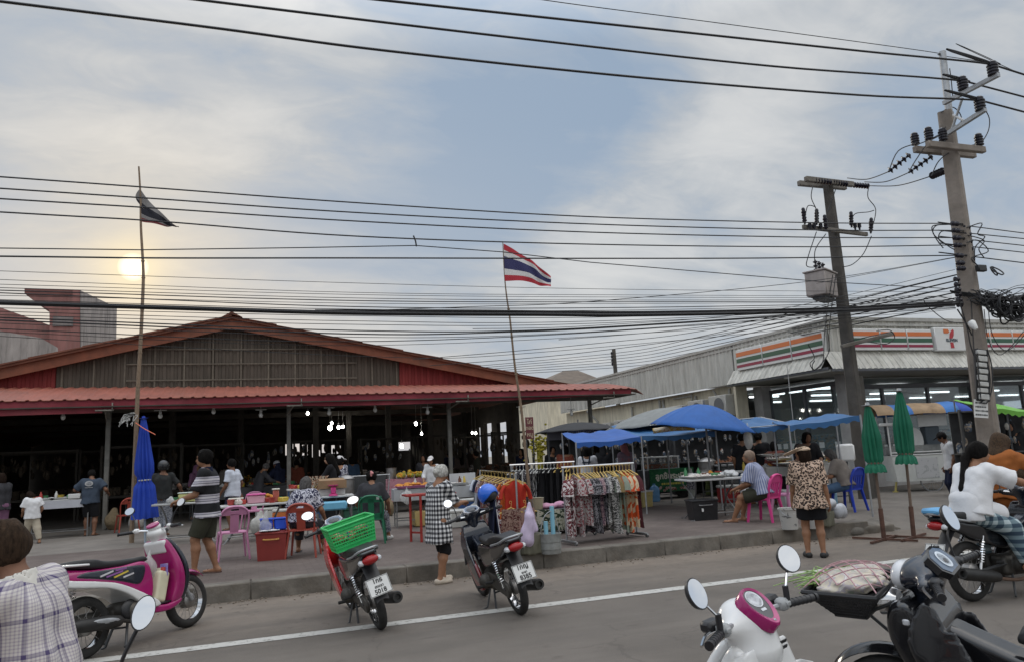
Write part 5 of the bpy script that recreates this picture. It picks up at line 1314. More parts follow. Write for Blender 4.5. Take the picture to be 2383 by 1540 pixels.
# shoppers beyond the racks and at the carts
far=dict(res=.019)
person('shopper in brick red shirt with a bag strap, beyond the hanging black trousers',at(1322,1176),-40,1.6,1.15,top=dict(m=C_RUST,sl=.7),bottom=dict(len=1.9,m=C_BLACK),hair=dict(kind='bob',m=HB),skin=SK1,**far)
t,j=person('shopper in white shirt with blue backpack straps, just behind the patterned blouses',at(1374,1185),-32,1.52,1.1,top=dict(m=C_WHITE,sl=.7),bottom=dict(len=1.9,m=C_DNAVY),hair=dict(kind='bob',m=HB),head=(-15,5),skin=SK1,**far)
m=MB()
for s in(-1,1):m.box(j['chest']-j['fw']*.19+Vector((.07*s,0,.03)),(.035,.03,.24),rot=Matrix.Rotation(R(12*s),3,'Y'))
m.box(j['chest']-j['fw']*.19+Vector((0,0,.0)),(.2,.03,.03));m.build('backpack_strap',C_NAVY,t)
person('woman in long black headscarf and black dress beyond the patterned blouses',at(1412,1176),-30,1.6,1.1,top=dict(m=C_BLACK,sl=1.8,drop=.2),bottom=dict(kind='skirt',len=1.9,m=C_BLACK),scarf=dict(m=C_BLACK,drop=.14,spread=1.3),skin=SK1,sex='f',**far)
person('woman with long brown hair between the backpack wearer and the black headscarf',at(1398,1168),-24,1.62,1,top=dict(m=C_BLACK,sl=.8),bottom=dict(len=1.9,m=C_BLACK),hair=dict(kind='long',m=HBR),skin=SK3,sex='f',**far)
person('woman in dusky pink headscarf and mauve tunic at the end of the clothes rack',at(1466,1182),10,1.58,1.08,head=(20,8),top=dict(m=cl('dusky mauve tunic',(.2,.14,.17)),sl=1.7,drop=.2),bottom=dict(len=1.9,m=C_DNAVY),scarf=dict(m=cl('dusky pink scarf',(.3,.12,.13)),drop=.08),skin=SK1,sex='f',**far)
person('man in black tee shirt at the grill, nearer the big blue umbrella',at(1742,1172),-50,1.66,1.1,head=(30,0),top=dict(m=C_BLACK,sl=.8),bottom=dict(len=1.9,m=C_DENIM),hair=dict(kind='short'),skin=SK1,**far)
person('woman in black tee shirt and jeans, seen from behind between grill and meat stall',at(1780,1170),-42,1.66,1.1,hands={-1:(-.3,.1,.85)},top=dict(m=C_BLACK,sl=.8),bottom=dict(len=1.9,m=C_DENIM),hair=dict(kind='bun'),skin=SK1,**far)
person('small shopper in dull red print blouse beside the meat stall',at(1815,1172),-60,1.42,1.15,head=(30,10),top=dict(m=blotch_mat('dull red print',[(.12,.03,.03),(.2,.06,.05),(.3,.14,.12)],14),sl=1.4),bottom=dict(len=1.9,m=C_BLACK),hair=dict(kind='bob'),skin=SK2,**far)
person('vendor in dark apron standing under the long blue tarpaulin',at(1892,1180),150,1.6,1.05,lean=6,head=(20,14),hands={-1:(-.2,.3,.95),1:(.2,.3,.95)},top=dict(m=C_BLACK,sl=1.2),bottom=dict(len=1.9,m=C_BLACK),hair=dict(kind='bob'),skin=SK2,**far)
person('dark clad person standing at the right edge under the green awning',at(2378,1165,.1),120,1.72,1.2,top=dict(m=C_BLACK,sl=1.7,drop=.2),bottom=dict(len=1.9,m=C_BLACK),scarf=dict(m=C_BLACK,drop=.1),skin=SK2,**far)
t,j=person('man in dark cap and white polo shirt with a navy strap beyond the ponytailed rider',at(2228,1168,.05),60,1.62,1.05,head=(-20,24),top=dict(m=C_WHITE,sl=.8,collar=C_WHITE),bottom=dict(len=1.9,m=C_DNAVY),hair=dict(kind='short'),hat=dict(kind='cap',m=cl('black cap',(.016,.014,.014))),skin=SK2,res=.014,lean=6)
m=MB().box(j['chest']-j['fw']*.175+Vector((0,0,.05)),(.04,.03,.36),rot=Matrix.Rotation(R(30),3,'Y'));m.build('strap',C_DNAVY,t)
# figures deep in the hall
for i,(px,dp,H_,w,m_)in enumerate(((1073,27.5,1.62,'with long hair in a dull brown dress beyond the third post',cl('dull brown dress',(.1,.075,.065))),(1046,29,1.7,'in dark blue beside the third post, deep in the hall',C_DNAVY),(1168,31,1.7,'silhouetted before the bright openings of the hall',C_BLACK),(840,31,1.6,'in the dark middle aisle of the hall',C_BLACK),(905,33,1.6,'far back by the aisle lamp',C_CHAR))):
 p=AY(px,1060,dp);person('dim figure '+w,(p.x,dp,WALK),30*i,H_,1,.024,top=dict(m=m_,sl=1.5,drop=.15),bottom=dict(len=1.9,m=C_BLACK)if i else dict(kind='skirt',len=1.7,m=m_),hair=dict(kind='long' if i==0 else 'short'),skin=SK2)
 # ---- motorcycles (x forward, z up, rear axle at x = 0)
CHR,ALU=CHROME,mat('cast aluminium',(.3,.29,.28),.4,.8,.2,8,dirt=.4)
ENG=mat('dirty engine',(.075,.07,.062),.55,.5,.35,12,dirt=.5)
M_SEAT=mat('black vinyl seat',(.014,.014,.015),.5,0,.2,10,bump=.15,bscale=150)
BLKG=mat('gloss black panel',(.012,.012,.014),.16,0,.2,4,coat=.5,spec=.5)
def paint(name,c):return mat(name,c,.22,0,.07,4,coat=.6)
P_WHITE,P_MAG,P_RED,P_DKBLUE=paint('white paint',(.68,.68,.67)),paint('magenta paint',(.34,.012,.13)),paint('red paint',(.45,.012,.014)),paint('dark blue black paint',(.013,.017,.027))
P_DRED=paint('dark red paint',(.17,.012,.018));P_ORANGE=paint('orange paint',(.65,.12,.015));P_GREYB=paint('charcoal paint',(.022,.025,.03))
M_MIRR=mat('mirror glass',(.86,.88,.92),.01,1.0,0)
M_TAIL=mat('red lamp lens',(.32,.012,.014),.15,0,.1,20);M_CLEAR=mat('clear lamp lens',(.55,.56,.58),.12,0,.1,20,spec=.7);M_AMB=mat('amber lens',(.5,.17,.02),.2,0,.1,20)
M_PLATE,M_INK=mat('number plate white',(.68,.68,.66),.45,0,.05,6,dirt=.15),mat('plate black',(.012,.012,.012),.5)
M_DIAL=mat('meter glass',(.05,.055,.065),.12,0,.2,6,spec=.6)
def wheel(root,x,r,hw,name='wheel',drum=True,rim_m=None):
 w=D.objects.new(name,None)
 m=MB();q=r-hw*1.45
 for i in range(18):
  a=i*2*PI/18;s=1 if i%2 else-1
  m.tube([(x+.035*math.cos(a+.5*s),.03*s,r+.035*math.sin(a+.5*s)),(x+(q-.012)*math.cos(a),0,r+(q-.012)*math.sin(a))],.0022,4)
 m.lathe([(.0,-.07),(.05,-.07),(.075,-.05),(.075,.03),(.035,.05),(.03,.08),(0,.08)],18,c=(x,0,r),axis='y')
 w=m.build(name,ALU,root)
 T=Matrix.Translation((x,0,r))
 pr=[(r-hw*1.3+hw*1.3*math.cos(t)if False else(r-hw)+hw*math.cos(t),hw*math.sin(t))for t in np.linspace(-2.35,2.35,13)]
 MB().lathe(pr,40,c=(x,0,r),axis='y',cap=False).build('tyre',RUBBER,w)
 MB().lathe([(q-.008,-hw*.62),(q+hw*.5,-hw*.72),(q+hw*.5,-hw*.6),(q+.004,-hw*.4),(q+.004,hw*.4),(q+hw*.5,hw*.6),(q+hw*.5,hw*.72),(q-.008,hw*.62),(q-.008,-hw*.62)],40,c=(x,0,r),axis='y').build('rim',rim_m or CHR,w)
 return w
def spring(m,a,b,r,n=9,w=.006):
 a,b=Vector(a),Vector(b);d=b-a;T=d.to_track_quat('Z','Y').to_matrix()
 m.tube([a+T@Vector((r*math.cos(t*2*PI*n),r*math.sin(t*2*PI*n),t*d.length))for t in np.linspace(0,1,n*8)],w,4)
def mirror(root,base,head,normal,rx,rz,stalk=None,m=BLACKPL,stalk_m=None,rot=0):
 o=MB().tube(curve_pts(stalk or[base,(Vector(base)*.4+Vector(head)*.6),head],5),.0055,6).build('mirror',stalk_m or m,root)
 F=facing(head,normal)@Matrix.Rotation(R(rot),4,'Z')
 MB().lathe([(0,-.035),(rx*.5,-.03),(rx*.9,-.014),(rx,0),(rx,.004),(rx*.94,.004),(rx*.94,.002),(0,.002)],24,M=F,sy=rz/rx).build('mirror_shell',m,o)
 MB().prism([(rx*.93*math.cos(a),rz*.93*math.sin(a))for a in np.linspace(0,2*PI,25)[:-1]],.0045,.006,'z',M=F).build('mirror_glass',M_MIRR,o,smooth=0)
 return o
def plate(root,c,n,up,rows,w=.22,h=.172):
 F=facing(c,n,up)
 o=MB().box((0,0,0),(w,h,.004),bev=.0015,M=F).build('number_plate',M_PLATE,root)
 m=MB()
 for a,b,s in((0,h/2-.006,(w-.008,.004)),(0,-h/2+.006,(w-.008,.004)),(w/2-.006,0,(.004,h-.008)),(-w/2+.006,0,(.004,h-.008))):m.box((a,b,.0026),(s[0],s[1],.002),M=F)
 m.build('plate_border',M_INK,o)
 for tx,y,sz in rows:
  text('plate_lettering',tx,sz,F@Matrix.Translation((0,y,.003)),M_INK,o,bold=sz*.028,xs=.95)
 return o
def handlebar(root,x,z,half,rise=.02,back=.09,steer=0.0,grip_m=BLACKPL,switch_m=BLACKPL,levers=True):
 T=Matrix.Translation((x,0,z))@Matrix.Rotation(R(steer),4,'Z')
 P=lambda y:T@Vector((-back*(abs(y)/half)**1.5,y,rise*min(1,abs(y)/.15)))
 m=MB().tube([P(-half+.02),P(-.15),P(-.06),P(.06),P(.15),P(half-.02)],.011,8);bar=m.build('handlebar',CHR if grip_m is BLACKPL else STEEL,root)
 for s in(-1,1):
  g=MB().tube([P(s*(half-.135)),P(s*(half-.01))],.0165,10).lathe([(0,0),(.019,0),(.019,.012),(0,.012)],10,M=Matrix.Translation(P(s*(half-.005)))@(P(s*half)-P(s*(half-.1))).to_track_quat('Z','Y').to_matrix().to_4x4())
  for k in range(6):g.tube([P(s*(half-.13+k*.02)),P(s*(half-.124+k*.02))],.0185,10)
  g.build('grip',BLACKPL,root)
  MB().box(P(s*(half-.165))+Vector((.0,0,.004)),(.055,.05,.05),bev=.012).box(P(s*(half-.16))+Vector((-.028,0,.008)),(.012,.03,.02),bev=.004).build('switch_housing',switch_m,root)
  if levers:
   MB().tube(curve_pts([P(s*(half-.17))+Vector((.035,0,0)),P(s*(half-.1))+Vector((.058,0,-.004)),P(s*half)+Vector((.04,0,-.01))],4),.007,6,flat=.8).build('brake_lever',CHR if switch_m is not BLACKPL else BLACKPL,root)
 return P
def bmount(label,rear,front,lean,group=None,name='motorcycle'):
 """stand the bike on two ground contact points"""
 d=Vector(front)-Vector(rear);rz=math.atan2(d.y,d.x)
 t=thing(name,label,'motorcycle',rear,group=group);t.rotation_mode='ZYX'
 t.rotation_mode='XYZ';t.rotation_euler=(Matrix.Rotation(rz,3,'Z')@Matrix.Rotation(R(-lean),3,'X')).to_euler()
 return t
def stand(root,x,lean,center=False):
 m=MB()
 if center:
  for s in(-1,1):m.tube([(x,.07*s,.26),(x-.09,.13*s,.03),(x-.12,.15*s,.02)],.012,6)
  m.tube([(x-.03,-.09,.18),(x-.03,.09,.18)],.01,6)
 m.tube([(x+.02,.1,.25),(x-.02,.2,.06),(x+.0,.25,.045)],.01,6)
 m.build('kickstand',DARKSTEEL,root)
def catmull2(p,n=5):return closed_curve(p,n)
def underbone(root,c_leg,c_body,c_tail,plate_rows=None,cowl=P_GREYB,meter=True,res=.011,steer=0.,mirrors=((1,1),(-1,1)),r=.285,exh=True,ms=1.0,wheelbase=1.23,rimm=None,visor=False,front_m=None,crash=False,mshape=(.05,.042)):
 WB=wheelbase
 wheel(root,0,r,.043,rim_m=rimm)
 fw_=wheel(root,WB,r,.037,rim_m=rimm)
 # legs shields sweeping back from the headstock
 s=SDF(res,.02)
 for sd in(-1,1):
  s.poly(catmull2([(.90,.86),(1.0,.74),(.97,.56),(.86,.40),(.70,.30),(.58,.31),(.66,.46),(.80,.66)],4),.016,.008,y=0.175*sd)
 s.poly(catmull2([(.98,.90),(1.07,.72),(1.0,.55),(.93,.62),(.90,.78)],4),.19,.03)
 # the shields close in at the top and flare at the knee: bend by cutting with slanting planes
 s.cut((0,.215,.55),(0,1,.22));s.cut((0,-.215,.55),(0,-1,.22))
 s.mesh('leg_shield',c_leg,root)
 s=SDF(res,.025).poly(catmull2([(.95,.78),(.90,.62),(.72,.50),(.52,.47),(.40,.56),(.50,.68),(.62,.66),(.78,.72)],4),.085,.035)
 s.mesh('frame_cover',c_body,root)
 s=SDF(res,.02).poly(catmull2([(.60,.64),(.50,.48),(.30,.50),(.05,.58),(-.22,.70),(-.36,.80),(-.30,.83),(0,.76),(.35,.73),(.55,.72)],4),.13,.03,wf=lambda x,z:np.clip(.085+(x+.36)*.09,.05,.13))
 s.mesh('tail_cover',c_tail,root)
 s=SDF(res,.02).poly(catmull2([(.64,.73),(.50,.72),(.22,.735),(-.02,.77),(-.26,.815),(-.30,.85),(-.1,.865),(.1,.835),(.2,.80),(.45,.785),(.6,.79)],4),.135,.03,wf=lambda x,z:np.clip(.105+(.3-abs(x-.15))*.12,.06,.135))
 s.mesh('seat',M_SEAT,root)
 # tail end: lamp, indicators, grab rail, fender
 TL=MB().ball((-.355,0,.745),(.05,.085,.045),14).build('tail_light',M_TAIL,root)
 for sd in(-1,1):MB().ball((-.325,.085*sd,.735),(.05,.034,.03),10).build('indicator',M_CLEAR,root)
 MB().tube(curve_pts([(.05,.13,.755),(-.2,.13,.80),(-.36,.09,.85),(-.40,0,.86),(-.36,-.09,.85),(-.2,-.13,.80),(.05,-.13,.755)],5),.012,8).build('grab_rail',front_m or STEEL,root)
 MB().sheet(lambda u,v:(-.18-.24*u,(v-.5)*(.14-.02*u),.70-.33*u**1.2-.02*(2*v-1)**2),8,6,th=.006).build('rear_fender',BLACKPL,root)
 if plate_rows is not None:plate(root,(-.425,0,.50),(-1,0,.42),(0,0,1),plate_rows)
 # swing arm, shocks, chain case, engine, exhaust
 m=MB()
 for sd in(-1,1):m.tube([(.5,.075*sd,.33),(.0,.095*sd,r)],.018,6)
 m.build('swing_arm',DARKSTEEL,root)
 for sd in(-1,1):
  m=MB();a,b=(.03,.105*sd,r+.02),(.12,.12*sd,.62);spring(m,Vector(a).lerp(Vector(b),.2),Vector(a).lerp(Vector(b),.85),.024,9);m.tube([a,b],.012,6);m.build('shock_absorber',CHR,root)
 SDF(res,.02).poly(catmull2([(-.06,r-.07),(-.09,r+.03),(.02,r+.085),(.5,.41),(.56,.33),(.5,.27),(.05,r-.075)],3),.02,.012,y=.085).mesh('chain_case',ENG if not crash else ALU,root)
 s=SDF(res,.03).box((.56,0,.30),(.17,.10,.10),.05).cone((.66,0,.36),(.86,0,.42),.07,.06);s.cone((.56,.12,.31),(.56,-.12,.31),.085,k=.02);s.mesh('engine',ENG,root)
 m=MB()
 for k in range(6):m.lathe([(.0,0),(.085,0),(.085,.008),(0,.008)],14,c=(0,0,0),M=Matrix.Translation((.70+k*.022,0,.37+k*.008))@Matrix.Rotation(R(75),4,'Y'))
 m.build('cylinder_fins',ENG,root)
 if exh:
  MB().tube(curve_pts([(.84,-.04,.38),(.80,-.11,.22),(.5,-.14,.17),(.2,-.15,.21)],5),.017,8).build('exhaust_pipe',mat('rusty steel',(.16,.1,.07),.6,.5,.3,9),root)
  T=Matrix.Translation((.22,-.155,.22))@Vector((-1,-.03,.16)).to_track_quat('Z','Y').to_matrix().to_4x4()
  MB().lathe([(.02,0),(.045,.04),(.058,.12),(.058,.5),(.05,.53),(.03,.53),(.026,.50),(0,.50)],16,M=T).build('muffler',mat('black heat paint',(.025,.024,.023),.5,.3,.2,8,dirt=.2),root)
 m=MB().tube([(.52,-.2,.27),(.52,.2,.27)],.01,6).tube([(.52,.17,.27),(.52,.25,.28)],.017,8).tube([(.52,-.17,.27),(.52,-.25,.28)],.017,8)
 for sd in(-1,1):m.tube([(.2,.16*sd,.36),(.2,.24*sd,.37)],.015,8).tube([(.36,.1*sd,.34),(.2,.16*sd,.36)],.01,6)
 m.build('foot_peg',RUBBER,root);stand(root,.5,0,True)
 # front end
 for sd in(-1,1):MB().tube([(.985,.075*sd,.82),(1.09,.085*sd,.5)],.02,8).tube([(1.09,.085*sd,.5),(WB+.01,.085*sd,r)],.026,8).build('fork_leg',STEEL,root)
 MB().sheet(lambda u,v:(WB+(r+.045+.012*(1-(2*v-1)**2))*math.cos(R(10+135*u)),(v-.5)*.115,r+(r+.03+.03*(1-(2*v-1)**2))*math.sin(R(10+135*u))),16,8,th=.005).build('front_fender',c_leg if not crash else BLKG,root)
 # handlebar cowl with meter and headlight
 hx,hz=.955,.985
 s=SDF(res,.03).ell((hx+.04,0,hz+.015),(.13,.125,.075),Matrix.Rotation(R(20),3,'Y')).cone((hx-.01,-.19,hz+.005),(hx+.02,0,hz+.01),.030,.06).cone((hx-.01,.19,hz+.005),(hx+.02,0,hz+.01),.030,.06).cone((hx+.03,0,hz),(hx+.03,0,.84),.075,.06)
 s.mesh('handlebar_cowl',cowl,root)
 MB().ball((hx+.135,0,hz-.005),(.05,.1,.07),16).build('headlight',M_CLEAR,root)
 for sd in(-1,1):MB().ball((1.065,.115*sd,.80),(.035,.045,.03),10).build('front_indicator',M_AMB if not crash else M_CLEAR,root)
 if meter:
  F=facing((hx-.035-.02*(ms>1),0,hz+.075),(-.62-(ms>1)*.3,0,1),(1,0,0))@Matrix.Diagonal((ms,ms*1.15 if ms>1 else 1,1,1))
  MB().prism([(-.1,-.02),(-.06,-.055),(.06,-.055),(.1,-.02),(.085,.04),(.03,.062),(-.03,.062),(-.085,.04)],-.03,.004,'z',M=F).build('meter',BLKG if visor else mat('meter bezel silver',(.4,.4,.42),.3,.5),root)
  MB().prism([(-.084,-.018),(-.052,-.045),(.052,-.045),(.084,-.018),(.072,.034),(.026,.052),(-.026,.052),(-.072,.034)],.004,.0065,'z',M=F).build('meter_face',mat('blue grey meter face',(.11,.15,.21),.15,0,.35,18),root)
 P=handlebar(root,hx-.02,hz+.0,.345,.015,.10,steer)
 for sd,on in mirrors:
  if not on:continue
  b=P(sd*.19);hd=b+Vector((.01,.07*sd,.2))
  mirror(root,b,hd,(-1,-.12*sd,.45),mshape[0]*1.25,mshape[1]*1.1,[b,b+Vector((.02,.01*sd,.12)),hd-Vector((0,0,.02))])
 return P
def scooter(root,c_main,c_trim,c_dark,res=.009,white_front=False):
 r,WB=.27,1.22
 wheel(root,0,r,.052);wheel(root,WB,r,.046)
 # rear body
 def wf(x,z):return np.clip(.10+(x+.40)*.11-np.maximum(z-.74,0)*.5,.055,.165)
 s=SDF(res,.015).poly(catmull2([(.60,.36),(.42,.47),(.22,.56),(.0,.63),(-.2,.68),(-.40,.765),(-.42,.80),(-.30,.815),(0,.76),(.3,.745),(.58,.75),(.66,.62),(.66,.45)],4),.165,.03,wf=wf)
 s.mesh('side_panel',c_main,root)
 s=SDF(res,.01).poly(catmull2([(.62,.31),(.50,.37),(.36,.475),(.16,.565),(-.08,.61),(-.28,.655),(-.40,.74),(-.36,.76),(-.20,.70),(.02,.655),(.24,.60),(.42,.52),(.60,.42),(.70,.36),(.72,.31)],4),.178,.012,wf=lambda x,z:wf(x,z)+.013)
 s.mesh('lower_trim',c_trim,root)
 s=SDF(res,.01).poly(catmull2([(.50,.55),(.30,.60),(.05,.665),(-.14,.71),(-.08,.745),(.2,.735),(.45,.73),(.57,.70)],4),.172,.012,wf=lambda x,z:wf(x,z)+.006)
 s.mesh('graphic_panel',c_dark,root)
 m=MB()
 for sd in(-1,1):
  y=.158*sd
  for k,(xa,za,xb,zb_)in enumerate(((.06,.685,.2,.715),(.12,.672,.3,.70),(.2,.655,.36,.69),(.3,.64,.42,.66),(.22,.715,.34,.72))):
   m.box(((xa+xb)/2,sd*(float(wf((xa+xb)/2,za))+.010),(za+zb_)/2),(xb-xa,.012,.014),rot=Matrix.Rotation(-math.atan2(zb_-za,xb-xa),3,'Y'),mi=k%3)
 m.build('flourish',[mat('white decal',(.55,.53,.55),.4),mat('violet decal',(.25,.09,.3),.4),mat('yellow decal',(.6,.45,.06),.4)],root)
 s=SDF(res,.02).poly(catmull2([(.63,.75),(.4,.735),(.1,.755),(-.2,.80),(-.36,.82),(-.34,.85),(-.14,.865),(.05,.85),(.18,.815),(.45,.80),(.6,.80)],4),.14,.03,wf=lambda x,z:np.clip(.07+(x+.4)*.16,.06,.14))
 s.mesh('seat',M_SEAT,root)
 MB().tube(curve_pts([(-.02,.125,.81),(-.25,.12,.83),(-.42,.06,.845),(-.44,0,.85),(-.42,-.06,.845),(-.25,-.12,.83),(-.02,-.125,.81)],5),.018,8,flat=.7).build('grab_rail',c_trim,root)
 MB().ball((-.40,0,.745),(.05,.09,.045),14).build('tail_light',M_TAIL,root)
 for sd in(-1,1):MB().ball((-.27,.10*sd,.695),(.11,.03,.022),12,rot=Matrix.Rotation(R(20),3,'Y')).build('indicator',M_CLEAR,root)
 MB().sheet(lambda u,v:(-.22-.16*u,(v-.5)*.13,.66-.3*u),6,4,th=.006).build('rear_fender',BLACKPL,root)
 # floor and leg shield
 s=SDF(res,.03).poly(catmull2([(.56,.31),(.62,.255),(.85,.235),(1.0,.28),(1.02,.33),(.85,.30),(.66,.315)],4),.15,.02);s.mesh('floorboard',c_main,root)
 MB().box((.79,0,.318),(.34,.25,.02),bev=.008).build('foot_mat',BLACKPL,root)
 s=SDF(res,.02).poly(catmull2([(.90,.30),(.93,.5),(.90,.72),(.84,.90),(.90,.93),(.97,.80),(1.03,.62),(1.05,.45),(1.02,.32)],4),.20,.035,wf=lambda x,z:np.clip(.14+np.sin(np.clip((z-.28)/.65,0,1)*PI)*.065,.1,.21))
 s.mesh('leg_shield',c_main if not white_front else c_trim,root)
 s=SDF(res,.02).poly(catmull2([(1.0,.28),(1.055,.45),(1.045,.63),(.985,.81),(.92,.92),(.97,.93),(1.06,.78),(1.11,.58),(1.11,.40),(1.07,.30)],4),.17,.03,wf=lambda x,z:np.clip(.11+np.sin(np.clip((z-.28)/.65,0,1)*PI)*.085,.09,.2))
 s.mesh('front_apron',c_dark if not white_front else c_trim,root)
 s=SDF(res,.03).box((.875,0,.86),(.03,.145,.07),.03,Matrix.Rotation(R(-18),3,'Y'));s.mesh('glove_panel',c_trim,root)
 # engine, exhaust, stand
 s=SDF(.012,.03).box((.24,.09,.30),(.30,.06,.085),.05).cone((.44,.13,.32),(.44,-.10,.32),.09).cone((0,.13,r),(0,.03,r),.08).box((.5,0,.33),(.12,.1,.07),.03);s.mesh('engine',ENG,root)
 MB().lathe([(.0,-.02),(.085,-.02),(.095,.0),(.08,.02),(.04,.03),(0,.03)],18,M=Matrix.Translation((.40,-.125,.335))@Matrix.Rotation(R(90),4,'X')).build('fan_cover',BLACKPL,root)
 T=Matrix.Translation((.30,-.15,.255))@Vector((-1,-.02,.10)).to_track_quat('Z','Y').to_matrix().to_4x4()
 MB().lathe([(.02,0),(.05,.05),(.062,.14),(.058,.48),(.045,.53),(.028,.53),(.026,.5),(0,.5)],18,M=T).tube(curve_pts([(.55,-.06,.26),(.5,-.13,.2),(.36,-.15,.235),(.28,-.15,.258)],4),.018,8).build('muffler',mat('black heat paint',(.025,.024,.023),.5,.3,.2,8,dirt=.2),root)
 MB().ball((.06,-.205,.29),(.16,.012,.03),12,rot=Matrix.Rotation(R(6),3,'Y')).build('heat_shield',STEEL,root)
 for sd in(1,):
  m=MB();spring(m,(-.02,.12*sd,.36),(.02,.13*sd,.62),.026,8);m.build('shock_absorber',CHR,root)
 stand(root,.42,0,True)
 for sd in(-1,1):MB().tube([(1.06,.07*sd,.55),(WB,.075*sd,r)],.022,8).build('fork_leg',STEEL,root)
 MB().sheet(lambda u,v:(WB+(r+.02+.02*(1-(2*v-1)**2))*math.cos(R(48+85*u)),(v-.5)*.12,r+(r+.015+.03*(1-(2*v-1)**2))*math.sin(R(48+85*u))),16,8,th=.006).build('front_fender',c_main,root)
 # - magenta scooter on the left
Rr,Fr=G(196,1533,0),G(456,1430,0)
dv=(Fr-Rr).normalized();sc_len=(Fr-Rr).length;print('scooter',sc_len)
Fr=next((Q for Q in(G(446,y,0)for y in range(1430,1535,2))if(Q-Rr).length<1.3),Fr)
t=bmount('magenta and white scooter with black seat parked facing the kerb, jerrycan on its floorboard',Rr,Fr,7);t.scale=(1.02,)*3
scooter(t,P_MAG,P_WHITE,P_DKBLUE)
s=SDF(.009,.03).ell((.885,0,1.0),(.085,.10,.06)).cone((.90,0,.98),(.93,0,.90),.07,.085);s.mesh('handlebar_cowl',P_WHITE,t)
MB().ball((.865,0,1.065),(.06,.075,.04),16,rot=Matrix.Rotation(R(-20),3,'Y')).build('meter_pod',P_WHITE,t)
MB().lathe([(.05,0),(.072,0),(.07,.016),(.052,.02)],24,M=facing((.848,0,1.082),(-.5,0,1),(1,0,0))@Matrix.Diagonal((1,.8,1,1))).build('meter_ring',P_MAG,t)
MB().lathe([(0,.006),(.056,.006)],24,M=facing((.848,0,1.082),(-.5,0,1),(1,0,0))@Matrix.Diagonal((1,.8,1,1))).build('meter_face',M_DIAL,t)
P=handlebar(t,.885,1.02,.36,.03,.11,8,BLACKPL,P_WHITE)
for sd in(-1,1):
 b=P(sd*.21);hd=b+Vector((.05,.11*sd,.22));mirror(t,b,hd,(-1,-.15*sd,.4),.058,.042,[b,b+Vector((.03,.03*sd,.12)),hd],rot=0)
MB().ball((1.075,0,.78),(.03,.09,.06),12).build('headlight',M_CLEAR,t)
MB().box((.868,-.09,.63),(.004,.1,.12),rot=Matrix.Rotation(R(5),3,'Y')).build('sticker',blotch_mat('blue printed sticker',[(.12,.12,.4),(.25,.2,.5),(.5,.35,.5)],30),t)
jc=thing('jerrycan','cream plastic jerrycan standing on the floorboard of the magenta scooter','jerrycan');jc.matrix_world=t.matrix_world if False else(Matrix.Translation(t.location)@t.rotation_euler.to_matrix().to_4x4()@Matrix.Scale(1.02,4)@Matrix.Translation((.76,-.03,.335))@Matrix.Rotation(R(18),4,'Y'))
SDF(.008,.01).box((0,0,.15),(.07,.1,.15),.03).box((0,.02,.315),(.02,.06,.02),.012).mesh('can',mat('cream plastic',(.62,.58,.42),.45,0,.08,6),jc)
MB().lathe([(.025,.30),(.025,.335),(0,.335)],12,c=(0,-.06,0)).build('cap',mat('red cap',(.4,.04,.03),.5),jc)
bg=thing('shopping_bag','clear plastic bag hanging from the hook of the magenta scooter','plastic bag');bg.matrix_world=Matrix.Translation(t.location)@t.rotation_euler.to_matrix().to_4x4()@Matrix.Scale(1.02,4)@Matrix.Translation((.78,.02,.60))
M_PBAG=mat('thin clear plastic',(.62,.62,.6),.25,0,.15,12,alpha=.45)
SDF(.012,.03).ell((0,0,.06),(.08,.1,.12)).cone((0,0,.12),(.03,0,.24),.05,.012).wrinkle(.008,40,2).mesh('bag',M_PBAG,bg)
SDF(.012,.02).ell((0,0,.03),(.06,.07,.06)).mesh('contents',mat('brown food',(.14,.075,.03),.7,0,.5,30),bg)
